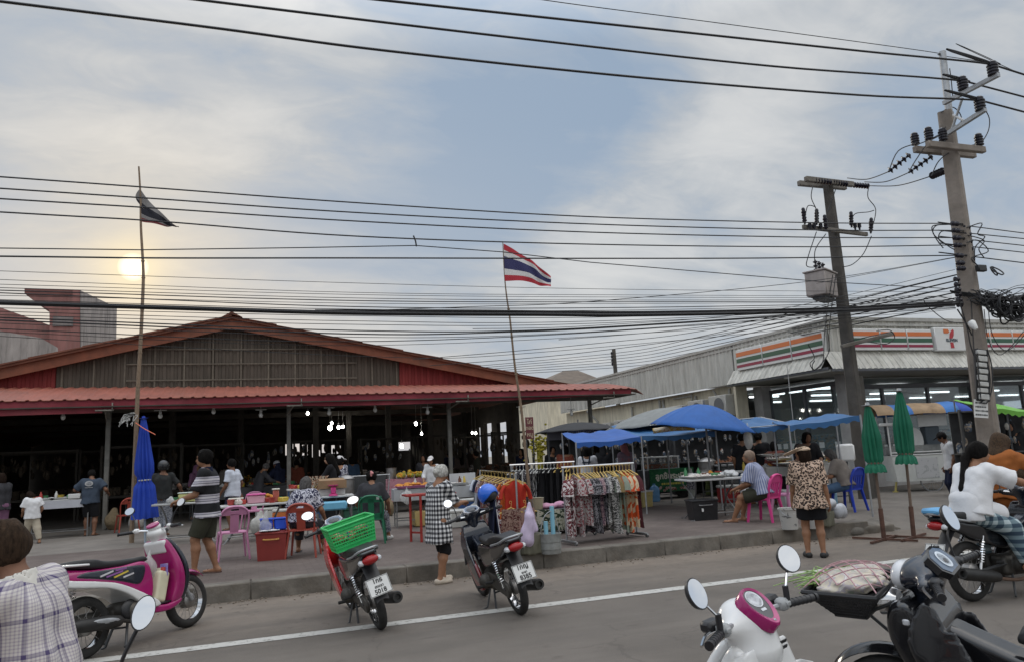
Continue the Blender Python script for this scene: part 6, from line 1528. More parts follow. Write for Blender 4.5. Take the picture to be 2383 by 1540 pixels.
# - red motorcycle with the green basket
Rr=G(888,1462,0);hd_=G(806,1330,0);dirv=(hd_-Rr).normalized()
def mount_dir(label,rear,ang,lean):return bmount(label,rear,rear+Vector((math.cos(R(ang)),math.sin(R(ang)),0)),lean)
va=math.degrees(math.atan2(Rr.y,Rr.x))
t=mount_dir('black and red motorcycle with a bright green plastic basket on its seat, seen from behind',Rr,va+15,15)
t.rotation_euler=t.rotation_euler
P=underbone(t,P_RED,BLKG,BLKG,[('1กธ',.052,.062),('สงขลา',-.002,.036),('5018',-.05,.062)],cowl=P_GREYB,mshape=(.055,.042))
bk=thing('basket','bright green plastic shopping basket strapped on the seat of the red motorcycle','basket');bk.matrix_world=Matrix.Translation(t.location)@t.rotation_euler.to_matrix().to_4x4()@Matrix.Translation((.22,0,.845))@Matrix.Rotation(R(0),4,'Z')
def basket_mesh(w0,d0,w1,d1,h,m,root,nv=4,holes=True):
 b=MB();ri=MB()
 def edge(t_,z):
  k=z/h;w,d=w0+(w1-w0)*k,d0+(d1-d0)*k
  per=[(-w/2,-d/2),(w/2,-d/2),(w/2,d/2),(-w/2,d/2)]
  i=int(t_*4)%4;f=t_*4-int(t_*4);a,c=per[i],per[(i+1)%4]
  return Vector((a[0]+(c[0]-a[0])*f,a[1]+(c[1]-a[1])*f,z))
 n=72
 for i in range(n):
  t0,t1=i/n,(i+.5)/n
  tt=[t0,t1]
  z0,z1=h*.16,h*.82
  A,B=edge(t0,0),edge(t0,h*.99);b.tube([A,B],.0045,4)
 for z in(0.0,.16,.3,.44,.58,.72,.86):
  ring=[edge(i/40,h*z)for i in range(40)]
  b.tube(ring,.005 if z not in(0.0,.86)else.007,4,closed=True,flat=1.6)
 rim=[edge(i/40,h)for i in range(40)];b.tube(rim,.012,6,closed=True)
 b.box((0,0,.004),(w0,d0,.008))
 for z0,z1 in((.02,.22),(.80,.98)):
  for s in range(4):
   p=[edge(s/4+.001,h*z0),edge((s+1)/4-.001,h*z0),edge((s+1)/4-.001,h*z1),edge(s/4+.001,h*z1)]
   b.add(p+[q*.985 for q in p],[(0,1,2,3),(7,6,5,4)])
 return b.build('basket_body',m,root)
M_BASK=mat('green basket plastic',(.03,.46,.12),.4,0,.08,6)
basket_mesh(.30,.40,.36,.48,.24,M_BASK,bk)
m=MB();q=random.Random(3)
for i in range(16):m.ball((q.uniform(-.11,.11),q.uniform(-.16,.16),.04+q.uniform(0,.1)),q.uniform(.03,.055),8)
m.build('shopping',blotch_mat('mixed packets',[(.05,.05,.2),(.3,.1,.05),(.4,.35,.2),(.05,.1,.05)],11),bk)
# - black and dark red motorcycle with the blue helmet
Rr,Fr=G(1213,1428,0),G(1092,1366,0)
t=bmount('black motorcycle with dark red lower panels, number plate 8385, blue helmet on its mirror',Rr,Rr+(Fr-Rr).normalized(),12)
P=underbone(t,P_DKBLUE,P_DKBLUE,BLKG,[('1กญ',.052,.066),('ยะลา',-.004,.034),('8385',-.05,.066)],cowl=P_DKBLUE,mirrors=((1,1),),mshape=(.045,.045))
s=SDF(.011,.02)
for sd in(-1,1):s.poly(catmull2([(.92,.58),(.96,.44),(.84,.28),(.68,.2),(.55,.24),(.60,.40),(.72,.52)],4),.02,.01,y=.165*sd)
s.mesh('lower_panel',P_DRED,t)
MW=Matrix.Translation(t.location)@t.rotation_euler.to_matrix().to_4x4()
hb=thing('helmet','glossy blue open-face helmet hung on the right mirror of the black motorcycle','helmet');hb.matrix_world=MW@Matrix.Translation((.93,-.25,1.13))@Matrix.Rotation(R(200),4,'Z')@Matrix.Rotation(R(-12),4,'Y')
s=SDF(.009,.02).ell((0,0,.04),(.135,.115,.125)).cut((0,0,-.035),(.35,0,-1));s.cone((.2,0,-.06),(.08,0,-.03),.075,.075,op='s',k=.01).ell((0,0,.02),(.112,.095,.10),op='s',k=0);s.mesh('shell',paint('bright blue paint',(.012,.12,.62)),hb)
SDF(.009,.02).ell((.01,0,.02),(.108,.092,.09)).cut((0,0,-.05),(0,0,-1)).mesh('lining',BLACKPL,hb)
m=MB()
for sd in(-1,1):m.tube([(.0,.09*sd,-.02),(.02,.04*sd,-.14),(.02,0,-.16)],.008,5)
m.build('chin_strap',BLACKPL,hb)
jk=thing('jacket','navy jacket with white piping draped over the handlebar of the black motorcycle','jacket');jk.matrix_world=MW@Matrix.Translation((.90,-.13,1.0))
def jf(u,v):
 w=v*2-1
 return(-.06+.17*u+.02*math.sin(u*9),-.06-.10*(1-abs(w))+(.05 if w>0 else-.05)*abs(w),.10-.46*abs(w)**1.3+.01*math.sin(u*14+v*6))
MB().sheet(jf,16,24,th=.014).build('cloth',C_DNAVY,jk)
m=MB()
for u in(.05,.95,.5):m.tube([Vector(jf(u,v))+Vector((0,-.01,.008))for v in np.linspace(0,1,20)],.006,4)
m.build('piping',C_WHITE,jk)
# - white and magenta scooter close by
hbp=G(1764,1415,.985);a_w=108.
hd=Vector((math.cos(R(a_w)),math.sin(R(a_w)),0))
rear=Vector((hbp.x,hbp.y,0))-hd*.84
t=bmount('white scooter with a magenta-rimmed speedometer and round mirrors, close by at the lower right',rear,rear+hd,5);t.scale=(.95,.95,.95)
scooter(t,P_WHITE,P_WHITE,P_WHITE,white_front=True)
s=SDF(.008,.04).ell((.90,0,1.0),(.105,.115,.085),Matrix.Rotation(R(-38),3,'Y')).cone((.87,0,.98),(.86,0,.90),.095,.11).cone((.88,-.13,1.0),(.89,0,1.0),.03,.06).cone((.88,.13,1.0),(.89,0,1.0),.03,.06);s.mesh('handlebar_cowl',P_WHITE,t)
F=facing((.818,0,1.072),(-.85,0,1),(1,0,0))
egg=[(.066*math.sin(a)*(1+.22*math.cos(a)),.098*math.cos(a)-.01)for a in np.linspace(0,2*PI,28)[:-1]]
egg2=[(x*.76,y*.74+.008)for x,y in egg]
b=MB();n=len(egg)
b.add([(x,y,-.035)for x,y in egg]+[(x,y,.012)for x,y in egg]+[(x*.93,y*.93,.02)for x,y in egg]+[(x,y,.014)for x,y in egg2],[(i,(i+1)%n,n+(i+1)%n,n+i)for i in range(n)]+[(n+i,n+(i+1)%n,2*n+(i+1)%n,2*n+i)for i in range(n)]+[(2*n+i,2*n+(i+1)%n,3*n+(i+1)%n,3*n+i)for i in range(n)],F)
b.build('meter_surround',P_MAG,t)
mf=MB().prism(egg2,-.02,.013,'z',M=F).build('meter_face',M_DIAL,t)
b=MB().lathe([(.036,.0135),(.04,.0145),(.04,.0135)],28,M=F@Matrix.Translation((0,.028,0)))
for k in range(15):
 a=R(-120+240*k/14)+PI/2;b.box((.031*math.cos(a),.028+.031*math.sin(a),.0142),(.006,.0016,.001),rot=Matrix.Rotation(a,3,'Z'),M=F)
b.box((.008,.034,.0145),(.03,.002,.001),rot=Matrix.Rotation(R(35),3,'Z'),M=F).box((0,-.026,.0142),(.03,.012,.001),M=F);b.build('dial_markings',mat('dial white',(.6,.62,.65),.5),mf)
MB().ball((0,-.083,.018),(.008,.006,.002),8,M=F).build('emblem',STEEL,t)
P=handlebar(t,.885,1.005,.37,.02,.10,0,STEEL,mat('grey switch block',(.3,.31,.31),.45))
for sd in(-1,1):
 b=P(sd*.235);hdp=b+Vector((.02,.085*sd,.17))
 mirror(t,b,hdp,(-1,-.2*sd,.42),.062,.062,[b,b+Vector((0,0,.06)),b+Vector((.005,.015*sd,.08)),hdp-Vector((0,.02*sd,.03))],stalk_m=CHR)
 MB().tube([b,b+Vector((0,0,.075))],.013,8).build('mirror_boot',BLACKPL,t)
for sd in(-1,1):MB().box(P(sd*.2)+Vector((.06,0,.012)),(.06,.09,.045),bev=.012).build('master_cylinder',BLACKPL,t)
m=MB()
for k in range(2):m.box((.766,-.055,.925-k*.022),(.004,.06,.013),rot=Matrix.Rotation(R(-18),3,'Y'))
m.build('vent_slot',BLACKPL,t)
SDF(.008,.03).poly([(.80,.34),(.885,.34),(.90,.70),(.875,.90),(.80,.93),(.775,.80)],.205,.05,wf=lambda x,z:np.clip(.165+np.sin(np.clip((z-.28)/.62,0,1)*PI)*.045,.12,.21)).mesh('inner_shield',P_WHITE,t)
SDF(.008,.02).box((.772,.055,.70),(.02,.10,.13),.03,Matrix.Rotation(R(-8),3,'Y')).mesh('glove_box',P_WHITE,t)
MB().box((.748,.055,.77),(.012,.075,.03),bev=.006).box((.765,-.11,.66),(.03,.07,.05),bev=.015).build('latch',BLACKPL,t)
SDF(.008,.02).box((.765,-.165,.74),(.05,.045,.075),.02).box((.765,-.165,.80),(.035,.032,.06),.01,op='s',k=0).mesh('cup_pocket',P_WHITE,t)
MB().box((.765,-.165,.755),(.07,.064,.012)).build('pocket_dark_plate',BLACKPL,t)  # black plate stands in for the shade inside the pocket
# - black motorcycle close by, basket of vegetables on its front
hb_=G(2188,1316,1.0)
hd=Vector((-.45,.89,0)).normalized();
rear=Vector((hb_.x,hb_.y,0))-hd*.955
t=bmount('black motorcycle with a front basket, close by at the bottom right corner',rear,rear+hd,8)
P=underbone(t,BLKG,BLKG,BLKG,None,cowl=P_DKBLUE,mirrors=((-1,1),),visor=True,ms=1.12,mshape=(.05,.062),front_m=CHR,crash=True)
MW0=Matrix.Identity(4)
MB().lathe([(.034,.008),(.04,.0095),(.046,.008)],28,M=MW0@facing((.9,.0,1.062),(-.92,0,1),(1,0,0))).build('meter_ring',mat('pale meter line',(.6,.66,.72),.3),t)
MW=Matrix.Translation(t.location)@t.rotation_euler.to_matrix().to_4x4()
bk=thing('basket','black front basket of bagged vegetables under a pink elastic net on the close black motorcycle','basket');bk.matrix_world=MW@Matrix.Translation((1.33,.02,.79))
basket_mesh(.15,.2,.35,.43,.14,BLACKPL,bk)
s=SDF(.012,.0);s.ell((0,0,.13),(.15,.19,.12));s.cut((0,0,.12),(0,0,1));s.mesh('liner',BLACKPL,bk)
ve=thing('vegetables','bundles of vegetables in clear bags heaped in the front basket of the close black motorcycle','vegetables');ve.matrix_world=bk.matrix_world@Matrix.Translation((0,0,.12))@Matrix.Diagonal((1.25,1.25,.8,1))
SDF(.010,.04).ell((0,-.07,.035),(.09,.09,.06)).ell((.03,.09,.03),(.09,.08,.055)).ell((-.06,.03,.05),(.07,.07,.05)).ell((.05,0,.05),(.06,.05,.045)).ell((-.03,-.12,.03),(.06,.06,.05)).wrinkle(.009,55,4,(1,1,1)).wrinkle(.004,120,9,(1,1,1)).mesh('bagged_greens',blotch_mat('bagged vegetables',[(.35,.38,.3),(.5,.46,.42),(.55,.5,.4),(.42,.38,.4),(.6,.58,.55)],14,1.5,rough=.3),ve)
m=MB();q=random.Random(6)
for i in range(34):
 y=.06+q.uniform(-.06,.05);m.tube(curve_pts([(y,q.uniform(-.1,.1),.03+q.uniform(0,.05)),(y+.07,q.uniform(-.12,.12),.04+q.uniform(0,.03)),(y+.13+q.uniform(0,.06),q.uniform(-.14,.14),.01+q.uniform(-.04,.05))],3),[.006,.005,.004,.004,.004,.003,.002],4)
m.build('spring_onions',mat('green stalks',(.22,.34,.1),.6,0,.35,20),ve)
m=MB();
for k in range(-4,5):
 for sg in(-1,1):
  pts=[]
  for t_ in np.linspace(-1,1,13):
   x=t_*.175;y=k*.1+sg*t_*.19
   if abs(y)>.215:continue
   pts.append((x,y,.14+.09*math.sqrt(max(0,1-(x/.185)**2))*math.sqrt(max(.0,1-(y/.23)**2))))
  if len(pts)>2:m.tube(pts,.0032,4)
m.build('elastic_net',mat('pink elastic cord',(.42,.25,.27),.7),bk)
MB().lathe([(0,0),(.05,.0),(.075,.05),(.078,.08),(0,.08)],16,M=Matrix.Translation((1.12,.02,.86))@Matrix.Rotation(R(90),4,'Y')).build('spot_lamp',CHR,t)
m=MB().tube([(1.05,.08,.9),(1.3,.1,.79)],.009,6).tube([(1.05,-.08,.9),(1.3,-.1,.79)],.009,6).tube([(1.1,0,.6),(1.3,0,.78)],.008,6);m.build('basket_bracket',DARKSTEEL,t)
SDF(.012,.03).poly(catmull2([(1.14,.86),(1.16,.7),(1.05,.5),(.95,.52),(.98,.75),(1.04,.88)],4),.15,.04).mesh('front_cowl',BLKG,t)
# - the ponytailed woman's motorcycle and her companion's
rear=G(2268,1398,0)
t=bmount('black motorcycle carrying the ponytailed woman in white, plate beginning 98',rear,rear+Vector((.997,.03,0)),2)
P6=underbone(t,BLKG,P_DKBLUE,BLKG,[('1กท',.052,.066),('สงขลา',-.004,.034),('986',-.05,.066)],cowl=P_DKBLUE,mirrors=((1,1),))
MB().box((-.30,0,.885),(.22,.2,.06),bev=.02).build('blue_pad',mat('light blue plastic',(.12,.35,.6),.45),t)
loc6=t.location.copy()
tp,j=person('ponytailed woman in loose white blouse and blue checked trousers riding the black motorcycle',(loc6.x+.16,loc6.y,0),-90,1.5,1.08,.0095,pelvis=(0,-.06,.86),lean=25,turn=6,head=(-36,6),hands={-1:(-.30,.60,1.04),1:(.30,.60,1.04)},feet={1:(.24,.34,.27),-1:(-.24,.34,.27)},seat=True,elbow={-1:(-.8,-.6,-.5),1:(.8,-.6,-.5)},top=dict(m=C_WHITE,sl=.95,drop=.05,ease=.024,wr=.006,sf=1.9,neck=.06,flare=.0),bottom=dict(len=1.95,m=C_CHECKT,ease=.032),hair=dict(kind='pony',m=HB,vol=1.03,len=.18),skin=SK1,shoes=dict(m=SB),eyes=True,sex='f',curl=.9)
SDF(.011,.03).cone((-.04,-.05,.95),(-.05,-.09,.80),.135,.13).cone((.04,-.05,.95),(.05,-.09,.80),.135,.13).cone((-.09,.02,.87),(-.15,.18,.83),.10,.08).cone((.09,.02,.87),(.15,.18,.83),.10,.08).cut((0,0,.77),(0,0,-1)).wrinkle(.006,26,5,(1,1,.8)).mesh('blouse_skirt',C_WHITE,tp)
m=MB().tube(curve_pts([(-.345,.54,1.06),(-.31,.58,1.09),(-.27,.56,1.06)],4),.012,6);m.build('bracelet',mat('red bracelet',(.4,.03,.04),.4),tp)
rear=G(2322,1346,0)
t=bmount('dark motorcycle of the woman in the brown headscarf, mostly hidden at the right edge',rear,rear+Vector((.998,.05,0)),2)
underbone(t,P_GREYB,BLKG,BLKG,None,cowl=P_GREYB,mirrors=((-1,1),(1,1)))
tp,j=person('woman in dark brown headscarf and orange brown robe riding at the right edge',(rear.x+.24,rear.y,0),-86,1.56,1.22,.011,pelvis=(0,-.06,.89),lean=16,head=(-6,14),hands={-1:(-.3,.6,1.02),1:(.3,.6,1.02)},feet={1:(.24,.34,.27),-1:(-.24,.34,.27)},seat=True,top=dict(m=C_BROWNO,sl=1.9,ease=.05,wr=.008,sf=1.6),bottom=dict(kind='skirt',len=1.9,m=C_BROWNO,ease=.03),skin=SK1,sex='f',shoes=dict(m=SB))
s=SDF(.011,.03);hc,nb,hm=j['hc'],j['nb'],j['Hm'];hu,hf=hm@Vector((0,0,1)),hm@Vector((0,1,0))
s.ell(hc+hu*.02-hf*.01,(.095,.112,.118),hm).cone(hc-hu*.05-hf*.03,nb,.1,.12).cone(nb,nb+Vector((-.16,.0,-.2)),.1,.1).cone(nb,nb+Vector((.16,.0,-.2)),.1,.1).cone(nb,nb+Vector((0,-.1,-.34)),.11,.13).cone(nb,nb+Vector((0,.14,-.24)),.09,.1)
s.ell(hc+hf*.095-hu*.012,(.06,.055,.08),hm,op='s',k=.012).wrinkle(.007,30,4).mesh('headscarf',blotch_mat('dark brown lace scarf',[(.035,.02,.012),(.06,.035,.018),(.03,.018,.01),(.1,.05,.02)],40,1),tp)
# - orange motorcycle of which only a mirror reaches into the frame
t=mount_dir('orange motorcycle just below the frame, one oval mirror rising at the lower left',Vector((0,0,0)),0,0)
pm=AD(333,1425,2.05);pb_=AD(286,1535,2.02)
hdg=R(100);R3=Matrix.Rotation(hdg,3,'Z')
P0=Vector((pb_.x,pb_.y,0))-R3@Vector((.955,-.18,0));t.location=P0;t.rotation_euler=(0,0,hdg)
underbone(t,P_ORANGE,BLKG,P_ORANGE,None,cowl=P_ORANGE,mirrors=())
iv=(Matrix.Translation(P0)@Matrix.Rotation(hdg,4,'Z')).inverted()
b_,h_=iv@pb_,iv@pm;hb2=iv@AD(285,1560,2.02)
mirror(t,hb2,h_,iv.to_3x3()@(Vector((0,0,EYE))-pm).normalized()+Vector((-.15,-.25,.12)),.029,.048,[hb2-Vector((0,0,.06)),hb2,b_+Vector((0,0,.005)),h_-Vector((0,0,.03))+Vector((.0,.008,0))],rot=-22)
# ---- chairs, tables, boxes
def plast(name,c,dirt=.0,r=.42):return mat(name,c,r,0,.07,6,dirt=dirt)
def chair(label,loc,rz,m,style=0,sticker=None,group='plastic chairs'):
 t=thing('plastic_chair',label,'chair',loc,R(rz),group)
 hs=.43
 MB().sheet(lambda u,v:((u-.5)*(.42-.03*v),(v-.5)*.40+.02,hs-.012*math.sin(PI*u)*math.sin(PI*v)),8,8,th=.018).box((0,.215,hs-.02),(.40,.02,.045),bev=.008).box((.20,.02,hs-.02),(.02,.38,.045),bev=.008).box((-.20,.02,hs-.02),(.02,.38,.045),bev=.008).build('seat',m,t)
 for sx in(-1,1):
  for sy in(-1,1):
   MB().tube([(sx*.19,.02+sy*.18,hs-.01),(sx*.235,.02+sy*(.235 if sy>0 else.25),0)],[.036,.026],8,flat=.6).build('leg',m,t)
 b=MB()
 arch=[(-.20,-.17,hs-.01),(-.215,-.21,.60),(-.20,-.245,.74),(-.12,-.27,.82),(0,-.275,.84),(.12,-.27,.82),(.20,-.245,.74),(.215,-.21,.60),(.20,-.17,hs-.01)]
 b.tube(curve_pts(arch,5),.026,8,flat=.55)
 def pnl(x0,x1,z0,z1):b.sheet(lambda u,v:(x0+(x1-x0)*u,-.17-(z0+(z1-z0)*v-hs)*.26-.0,z0+(z1-z0)*v),6,6,th=.014)
 if style==0:
  pnl(-.065,.065,hs,.72);pnl(-.19,.19,.70,.765);pnl(-.17,-.06,.765,.80);pnl(.06,.17,.765,.80);pnl(-.13,.13,.798,.83)
 elif style==1:
  pnl(-.05,.05,hs,.78);pnl(-.19,-.15,hs,.78);pnl(.15,.19,hs,.78);pnl(-.19,.19,.72,.82);pnl(-.19,.19,hs,.52)
 else:
  for k in range(4):pnl(-.13+k*.075,-.13+k*.075+.045,hs+.02,.70)
  pnl(-.2,.2,.68,.82);pnl(-.2,.2,hs,.50)
 b.build('backrest',m,t)
 if sticker:MB().box((.0 if style!=1 else.12,-.285,.66 if style!=1 else.79),(.09 if style!=1 else.05,.004,.12 if style!=1 else.05),rot=Matrix.Rotation(R(14),3,'X')).build('sticker',sticker,t)
 return t
PK,HPK,RBR=plast('pale pink plastic',(.52,.22,.36)),plast('hot pink plastic',(.60,.045,.22)),plast('faded red brown plastic',(.33,.055,.035),.25)
GRN,BLU=plast('deep green plastic',(.012,.14,.07)),plast('royal blue plastic',(.01,.04,.38))
chair('pale pink plastic chair with its back to the road beside the man in stripes',at(541,1300),8,PK,0)
chair('faded red-brown plastic chair under the woman in the navy floral blouse',at(706,1294),-14,RBR,0)
chair('deep green plastic chair under the woman with the pink hair clip',at(867,1262),-12,GRN,1,plast('pale sticker',(.4,.45,.42)))
chair('hot pink plastic chair under the man in the pinstriped shirt',at(1786,1212),24,HPK,2)
chair('pale pink plastic chair with a blue sticker, empty, behind the hot pink one',at(1840,1200),8,PK,0,plast('blue sticker',(.03,.2,.5)))
chair('royal blue plastic chair under the grey haired woman in the grey tee',at(1980,1188),16,BLU,2)
chair('dark red plastic chair in the shade behind the bamboo flagpole',at(296,1238),20,RBR,0)
chair('pale pink plastic chair in the shade behind the table of plastic tubs',at(588,1228),170,PK,0)
def table(label,loc,rz,size,h,top_m,leg_m,kind='frame',name='table',cloth=None,group=None):
 t=thing(name,label,'table',loc,R(rz),group);w,d=size
 MB().box((0,0,h-.02),(w,d,.04),bev=.008).build('table_top',top_m,t)
 if kind=='x':
  for sx in(-1,1):
   MB().tube(curve_pts([(sx*w*.42,d*.42,h-.04),(sx*w*.3,0,h*.5),(sx*w*.42,-d*.4,.03),(sx*w*.5,-d*.45,.012)],4),.014,6).tube(curve_pts([(sx*w*.36,-d*.42,h-.04),(sx*w*.28,0,h*.5),(sx*w*.36,d*.4,.03),(sx*w*.44,d*.45,.012)],4),.014,6).build('leg',leg_m,t)
  MB().tube([(-w*.4,-d*.36,.12),(w*.4,-d*.36,.12)],.012,6).tube([(-w*.34,d*.36,.12),(w*.34,d*.36,.12)],.012,6).build('stretcher',leg_m,t)
 else:
  for sx in(-1,1):
   for sy in(-1,1):MB().tube([(sx*(w/2-.05),sy*(d/2-.05),h-.04),(sx*(w/2-.05),sy*(d/2-.05),0)],.019,4).build('leg',leg_m,t)
  b=MB()
  for sy in(-1,1):b.box((0,sy*(d/2-.05),.16),(w-.1,.022,.022))
  b.build('stretcher',leg_m,t)
 if cloth:
  b=MB().box((0,0,h+.006),(w+.02,d+.02,.008));
  for sy in(-1,1):b.sheet(lambda u,v,sy=sy:((u-.5)*(w+.02),sy*(d/2+.012+.01*math.sin(u*30)),h+.006-v*cloth[1]),30,3,th=.004)
  for sx in(-1,1):b.sheet(lambda u,v,sx=sx:(sx*(w/2+.012+.008*math.sin(u*25)),(u-.5)*(d+.02),h+.006-v*cloth[1]),20,3,th=.004)
  b.build('tablecloth',cloth[0],t)
 return t
M_TWHITE=plast('white laminate',(.5,.5,.49),.2);M_SSTL=mat('brushed steel tray',(.42,.42,.41),.32,.8,.15,8)
RUST=mat('rusty red steel',(.32,.03,.022),.6,.2,.3,9);GREYST=mat('dull steel legs',(.2,.2,.2),.45,.6,.2,9)
def pile(name,label,cat,loc,m,rx,ry,h,n,r,seed,flat=.6,group=None):
 q=random.Random(seed);b=MB()
 for i in range(n):
  a,k=q.uniform(0,2*PI),math.sqrt(q.random());rr=r*q.uniform(.75,1.2)
  b.ball((rx*k*math.cos(a),ry*k*math.sin(a),rr*flat+h*(1-k*k)*q.random()),(rr,rr,rr*flat),8,rot=Matrix.Rotation(q.uniform(0,3),3,'Z')@Matrix.Rotation(q.uniform(-.6,.6),3,'X'))
 o=b.build(name,m);o.location=loc;o['kind']='thing';return tag(o,label,cat,group)
def tray(label,loc,rz,w,d,m=M_SSTL,food=None,name='food_tray',h=.05,fr=.03,n=40,seed=1,group=None,fh=.03):
 t=thing(name,label,'tray',loc,R(rz),group)
 MB().sheet(lambda u,v:((u-.5)*w,(v-.5)*d,h*max(0,max(abs(2*u-1),abs(2*v-1))-.86)/.14),14,14,th=.004).build('tray',m,t)
 if food:
  q=random.Random(seed);b=MB()
  for i in range(n):
   x,y=q.uniform(-.42,.42)*w,q.uniform(-.42,.42)*d;rr=fr*q.uniform(.7,1.25)
   b.ball((x,y,rr*.6+fh*q.random()*(1-abs(x)/w-abs(y)/d)),(rr*1.4,rr,rr*.6),7,rot=Matrix.Rotation(q.uniform(0,3),3,'Z'))
  b.build('food',food,t)
 return t
F_MEAT=blotch_mat('grey raw fish',[(.1,.09,.085),(.28,.26,.25),(.4,.38,.37),(.16,.13,.12)],16);F_WHITE=blotch_mat('white bundled food',[(.45,.43,.4),(.6,.57,.52),(.55,.48,.45),(.35,.3,.27)],14)
F_ORANGE=blotch_mat('orange fried pastry',[(.45,.17,.03),(.55,.26,.05),(.5,.2,.04),(.35,.12,.03)],18);F_FRUIT=blotch_mat('mixed fruit',[(.35,.05,.02),(.55,.3,.03),(.15,.2,.04),(.5,.2,.03)],9)
F_RED=blotch_mat('red sausage',[(.35,.05,.03),(.45,.1,.04),(.3,.16,.1),(.4,.06,.05)],14);F_DARK=blotch_mat('grilled meat',[(.08,.035,.02),(.18,.08,.04),(.12,.05,.03),(.25,.12,.05)],16)
def at3(px,py,Y):return AY(px,py,Y)
# steel topped table at the left
L=at(134,1252);tb=table('white metal table with steel trays at the far left of the pavement',(L.x,L.y+.4,WALK),4,(1.25,.8),.90,M_SSTL,GREYST)
MB().box((0,-.405,.79),(1.22,.02,.18)).build('apron',plast('white apron panel',(.45,.46,.5),.2),tb)
for i in range(3):tray('steel tray of raw fish on the white metal table, '+('nearest the child','in the middle','nearest the man in navy')[i],(L.x-.4+i*.4,L.y+.36,WALK+.905),4,.38,.5,M_SSTL,F_MEAT,seed=i,n=26,group='fish trays on the white metal table')
tb2=thing('cup','tall green and white plastic tub at the end of the white metal table','tub',(L.x+.55,L.y+.12,WALK+.905));MB().lathe([(.0,0),(.07,0),(.085,.2),(.07,.2),(.06,.02),(0,.02)],14).build('tub',plast('lime tub',(.3,.45,.08)),tb2);MB().lathe([(.088,.2),(.088,.235),(0,.235)],14).build('lid',plast('white lid',(.6,.6,.6)),tb2)
o=MB().box((L.x+.3,L.y+.1,WALK+.965),(.26,.18,.11),bev=.01).build('foam_box',plast('white foam',(.6,.6,.58)));tag(o,'white foam box on the white metal table beside the lime tub','box')
o=MB().lathe([(.0,.06),(.05,.055),(.09,.02),(.1,0),(0,0)],14).build('bowl',plast('yellow bowl',(.6,.35,.03)));o.location=(L.x+.55,L.y+.75,WALK+1.2);tag(o,'yellow bowl held over the white metal table by the man in navy','bowl')
# table with the steel tray and yellow tub, between rider and striped man
L=at(430,1262);tb=table('folding table with a steel tray between the helmeted rider and the striped man',(L.x,L.y+.2,WALK),0,(1.25,.6),.80,M_SSTL,GREYST,'x')
t=thing('plastic_tub','pale yellow plastic tub with rounded lid on the folding table by the man in stripes','tub',(L.x+.05,L.y+.15,WALK+.805));SDF(.012,.02).box((0,0,.09),(.2,.14,.085),.04).mesh('tub',plast('pale yellow plastic',(.5,.5,.2)),t);MB().box((0,0,.185),(.42,.3,.02),bev=.008).build('lid',plast('clear lid',(.5,.55,.5)),t)
# long tray stall
L=at(560,1205);tb=table('long stall table of foil trays where the vendor in navy tunic stands',(L.x+.3,L.y+.4,WALK),8,(3.4,1.0),.86,M_SSTL,DARKSTEEL,cloth=(plast('dark oilcloth',(.05,.05,.055)),.3))
for i in range(8):
 tray('foil tray of dressed meat on the long stall table',(L.x-1.15+(i%4)*.8,L.y+.18+(i//4)*.42+.1*(i%4),WALK+.88),8,.62,.36,M_SSTL,(F_MEAT,F_WHITE)[i%2],seed=i+3,n=24,group='foil trays on the long stall table')
pile('chicken','heap of golden grilled chicken on the long stall table under the vendor\'s hands','food',(L.x+.75,L.y+.35,WALK+.9),F_ORANGE,.2,.16,.1,26,.05,8)
# table of plastic boxes behind the pink chair
L=at(565,1262);tb=table('low table of plastic boxes behind the pale pink chair',(L.x+.22,L.y+.3,WALK),4,(1.3,.6),.72,M_TWHITE,GREYST,'x')
for x,c,lab,s in((-.36,(.55,.38,.03),'yellow shallow tub with a white lid on the low table of plastic boxes',(.26,.2,.1)),(.02,(.55,.30,.36),'pale pink lidded box on the low table of plastic boxes',(.34,.24,.16)),(.40,(.40,.1,.07),'brick red jar box on the low table of plastic boxes',(.12,.12,.24))):
 t=thing('lidded_box',lab,'box',(L.x+.22+x,L.y+.28,WALK+.723));MB().box((0,0,s[2]/2),s,bev=.02).build('box',plast('tub '+lab[:6],c),t);MB().box((0,0,s[2]+.015),(s[0]+.03,s[1]+.03,.03),bev=.01).build('lid',plast('lid '+lab[:6],(.6,.1,.3)if x==.02 else(.6,.58,.5)),t)
pile('wrapped_snacks','wrapped orange snacks heaped behind the pale pink lidded box','snacks',(L.x+.42,L.y+.48,WALK+.725),F_ORANGE,.22,.1,.12,16,.06,5)
# red box and blue baskets
def lidbox(label,loc,rz,s,m,ml,mh,name='storage_box'):
 t=thing(name,label,'box',loc,R(rz));w,d,h=s
 b=MB();k=.88
 v=[(-w/2*k,-d/2*k,0),(w/2*k,-d/2*k,0),(w/2*k,d/2*k,0),(-w/2*k,d/2*k,0),(-w/2,-d/2,h),(w/2,-d/2,h),(w/2,d/2,h),(-w/2,d/2,h)]
 b.add(v,[(3,2,1,0),(4,5,6,7),(0,1,5,4),(1,2,6,5),(2,3,7,6),(3,0,4,7)]).build('box_body',m,t)
 MB().box((0,0,h+.012),(w+.035,d+.035,.028),bev=.008).box((0,0,h+.03),(w-.06,d-.06,.012),bev=.004).build('lid',ml,t)
 MB().tube(curve_pts([(-w*.22,-d/2-.005,h*.82),(-w*.22,-d/2-.035,h*.8),(w*.22,-d/2-.035,h*.8),(w*.22,-d/2-.005,h*.82)],3),.012,6).tube([(w/2+.02,-.12,h*.82),(w/2+.02,.12,h*.82)],.012,6).build('handle',mh,t)
 return t
M_BRICK=plast('brick red plastic',(.24,.03,.025),.1)
L=at(634,1300);lidbox('brick red lidded storage box with yellow handle between the pink and red chairs',L,-8,(.46,.36,.40),M_BRICK,M_BRICK,plast('amber handle',(.5,.25,.06)))
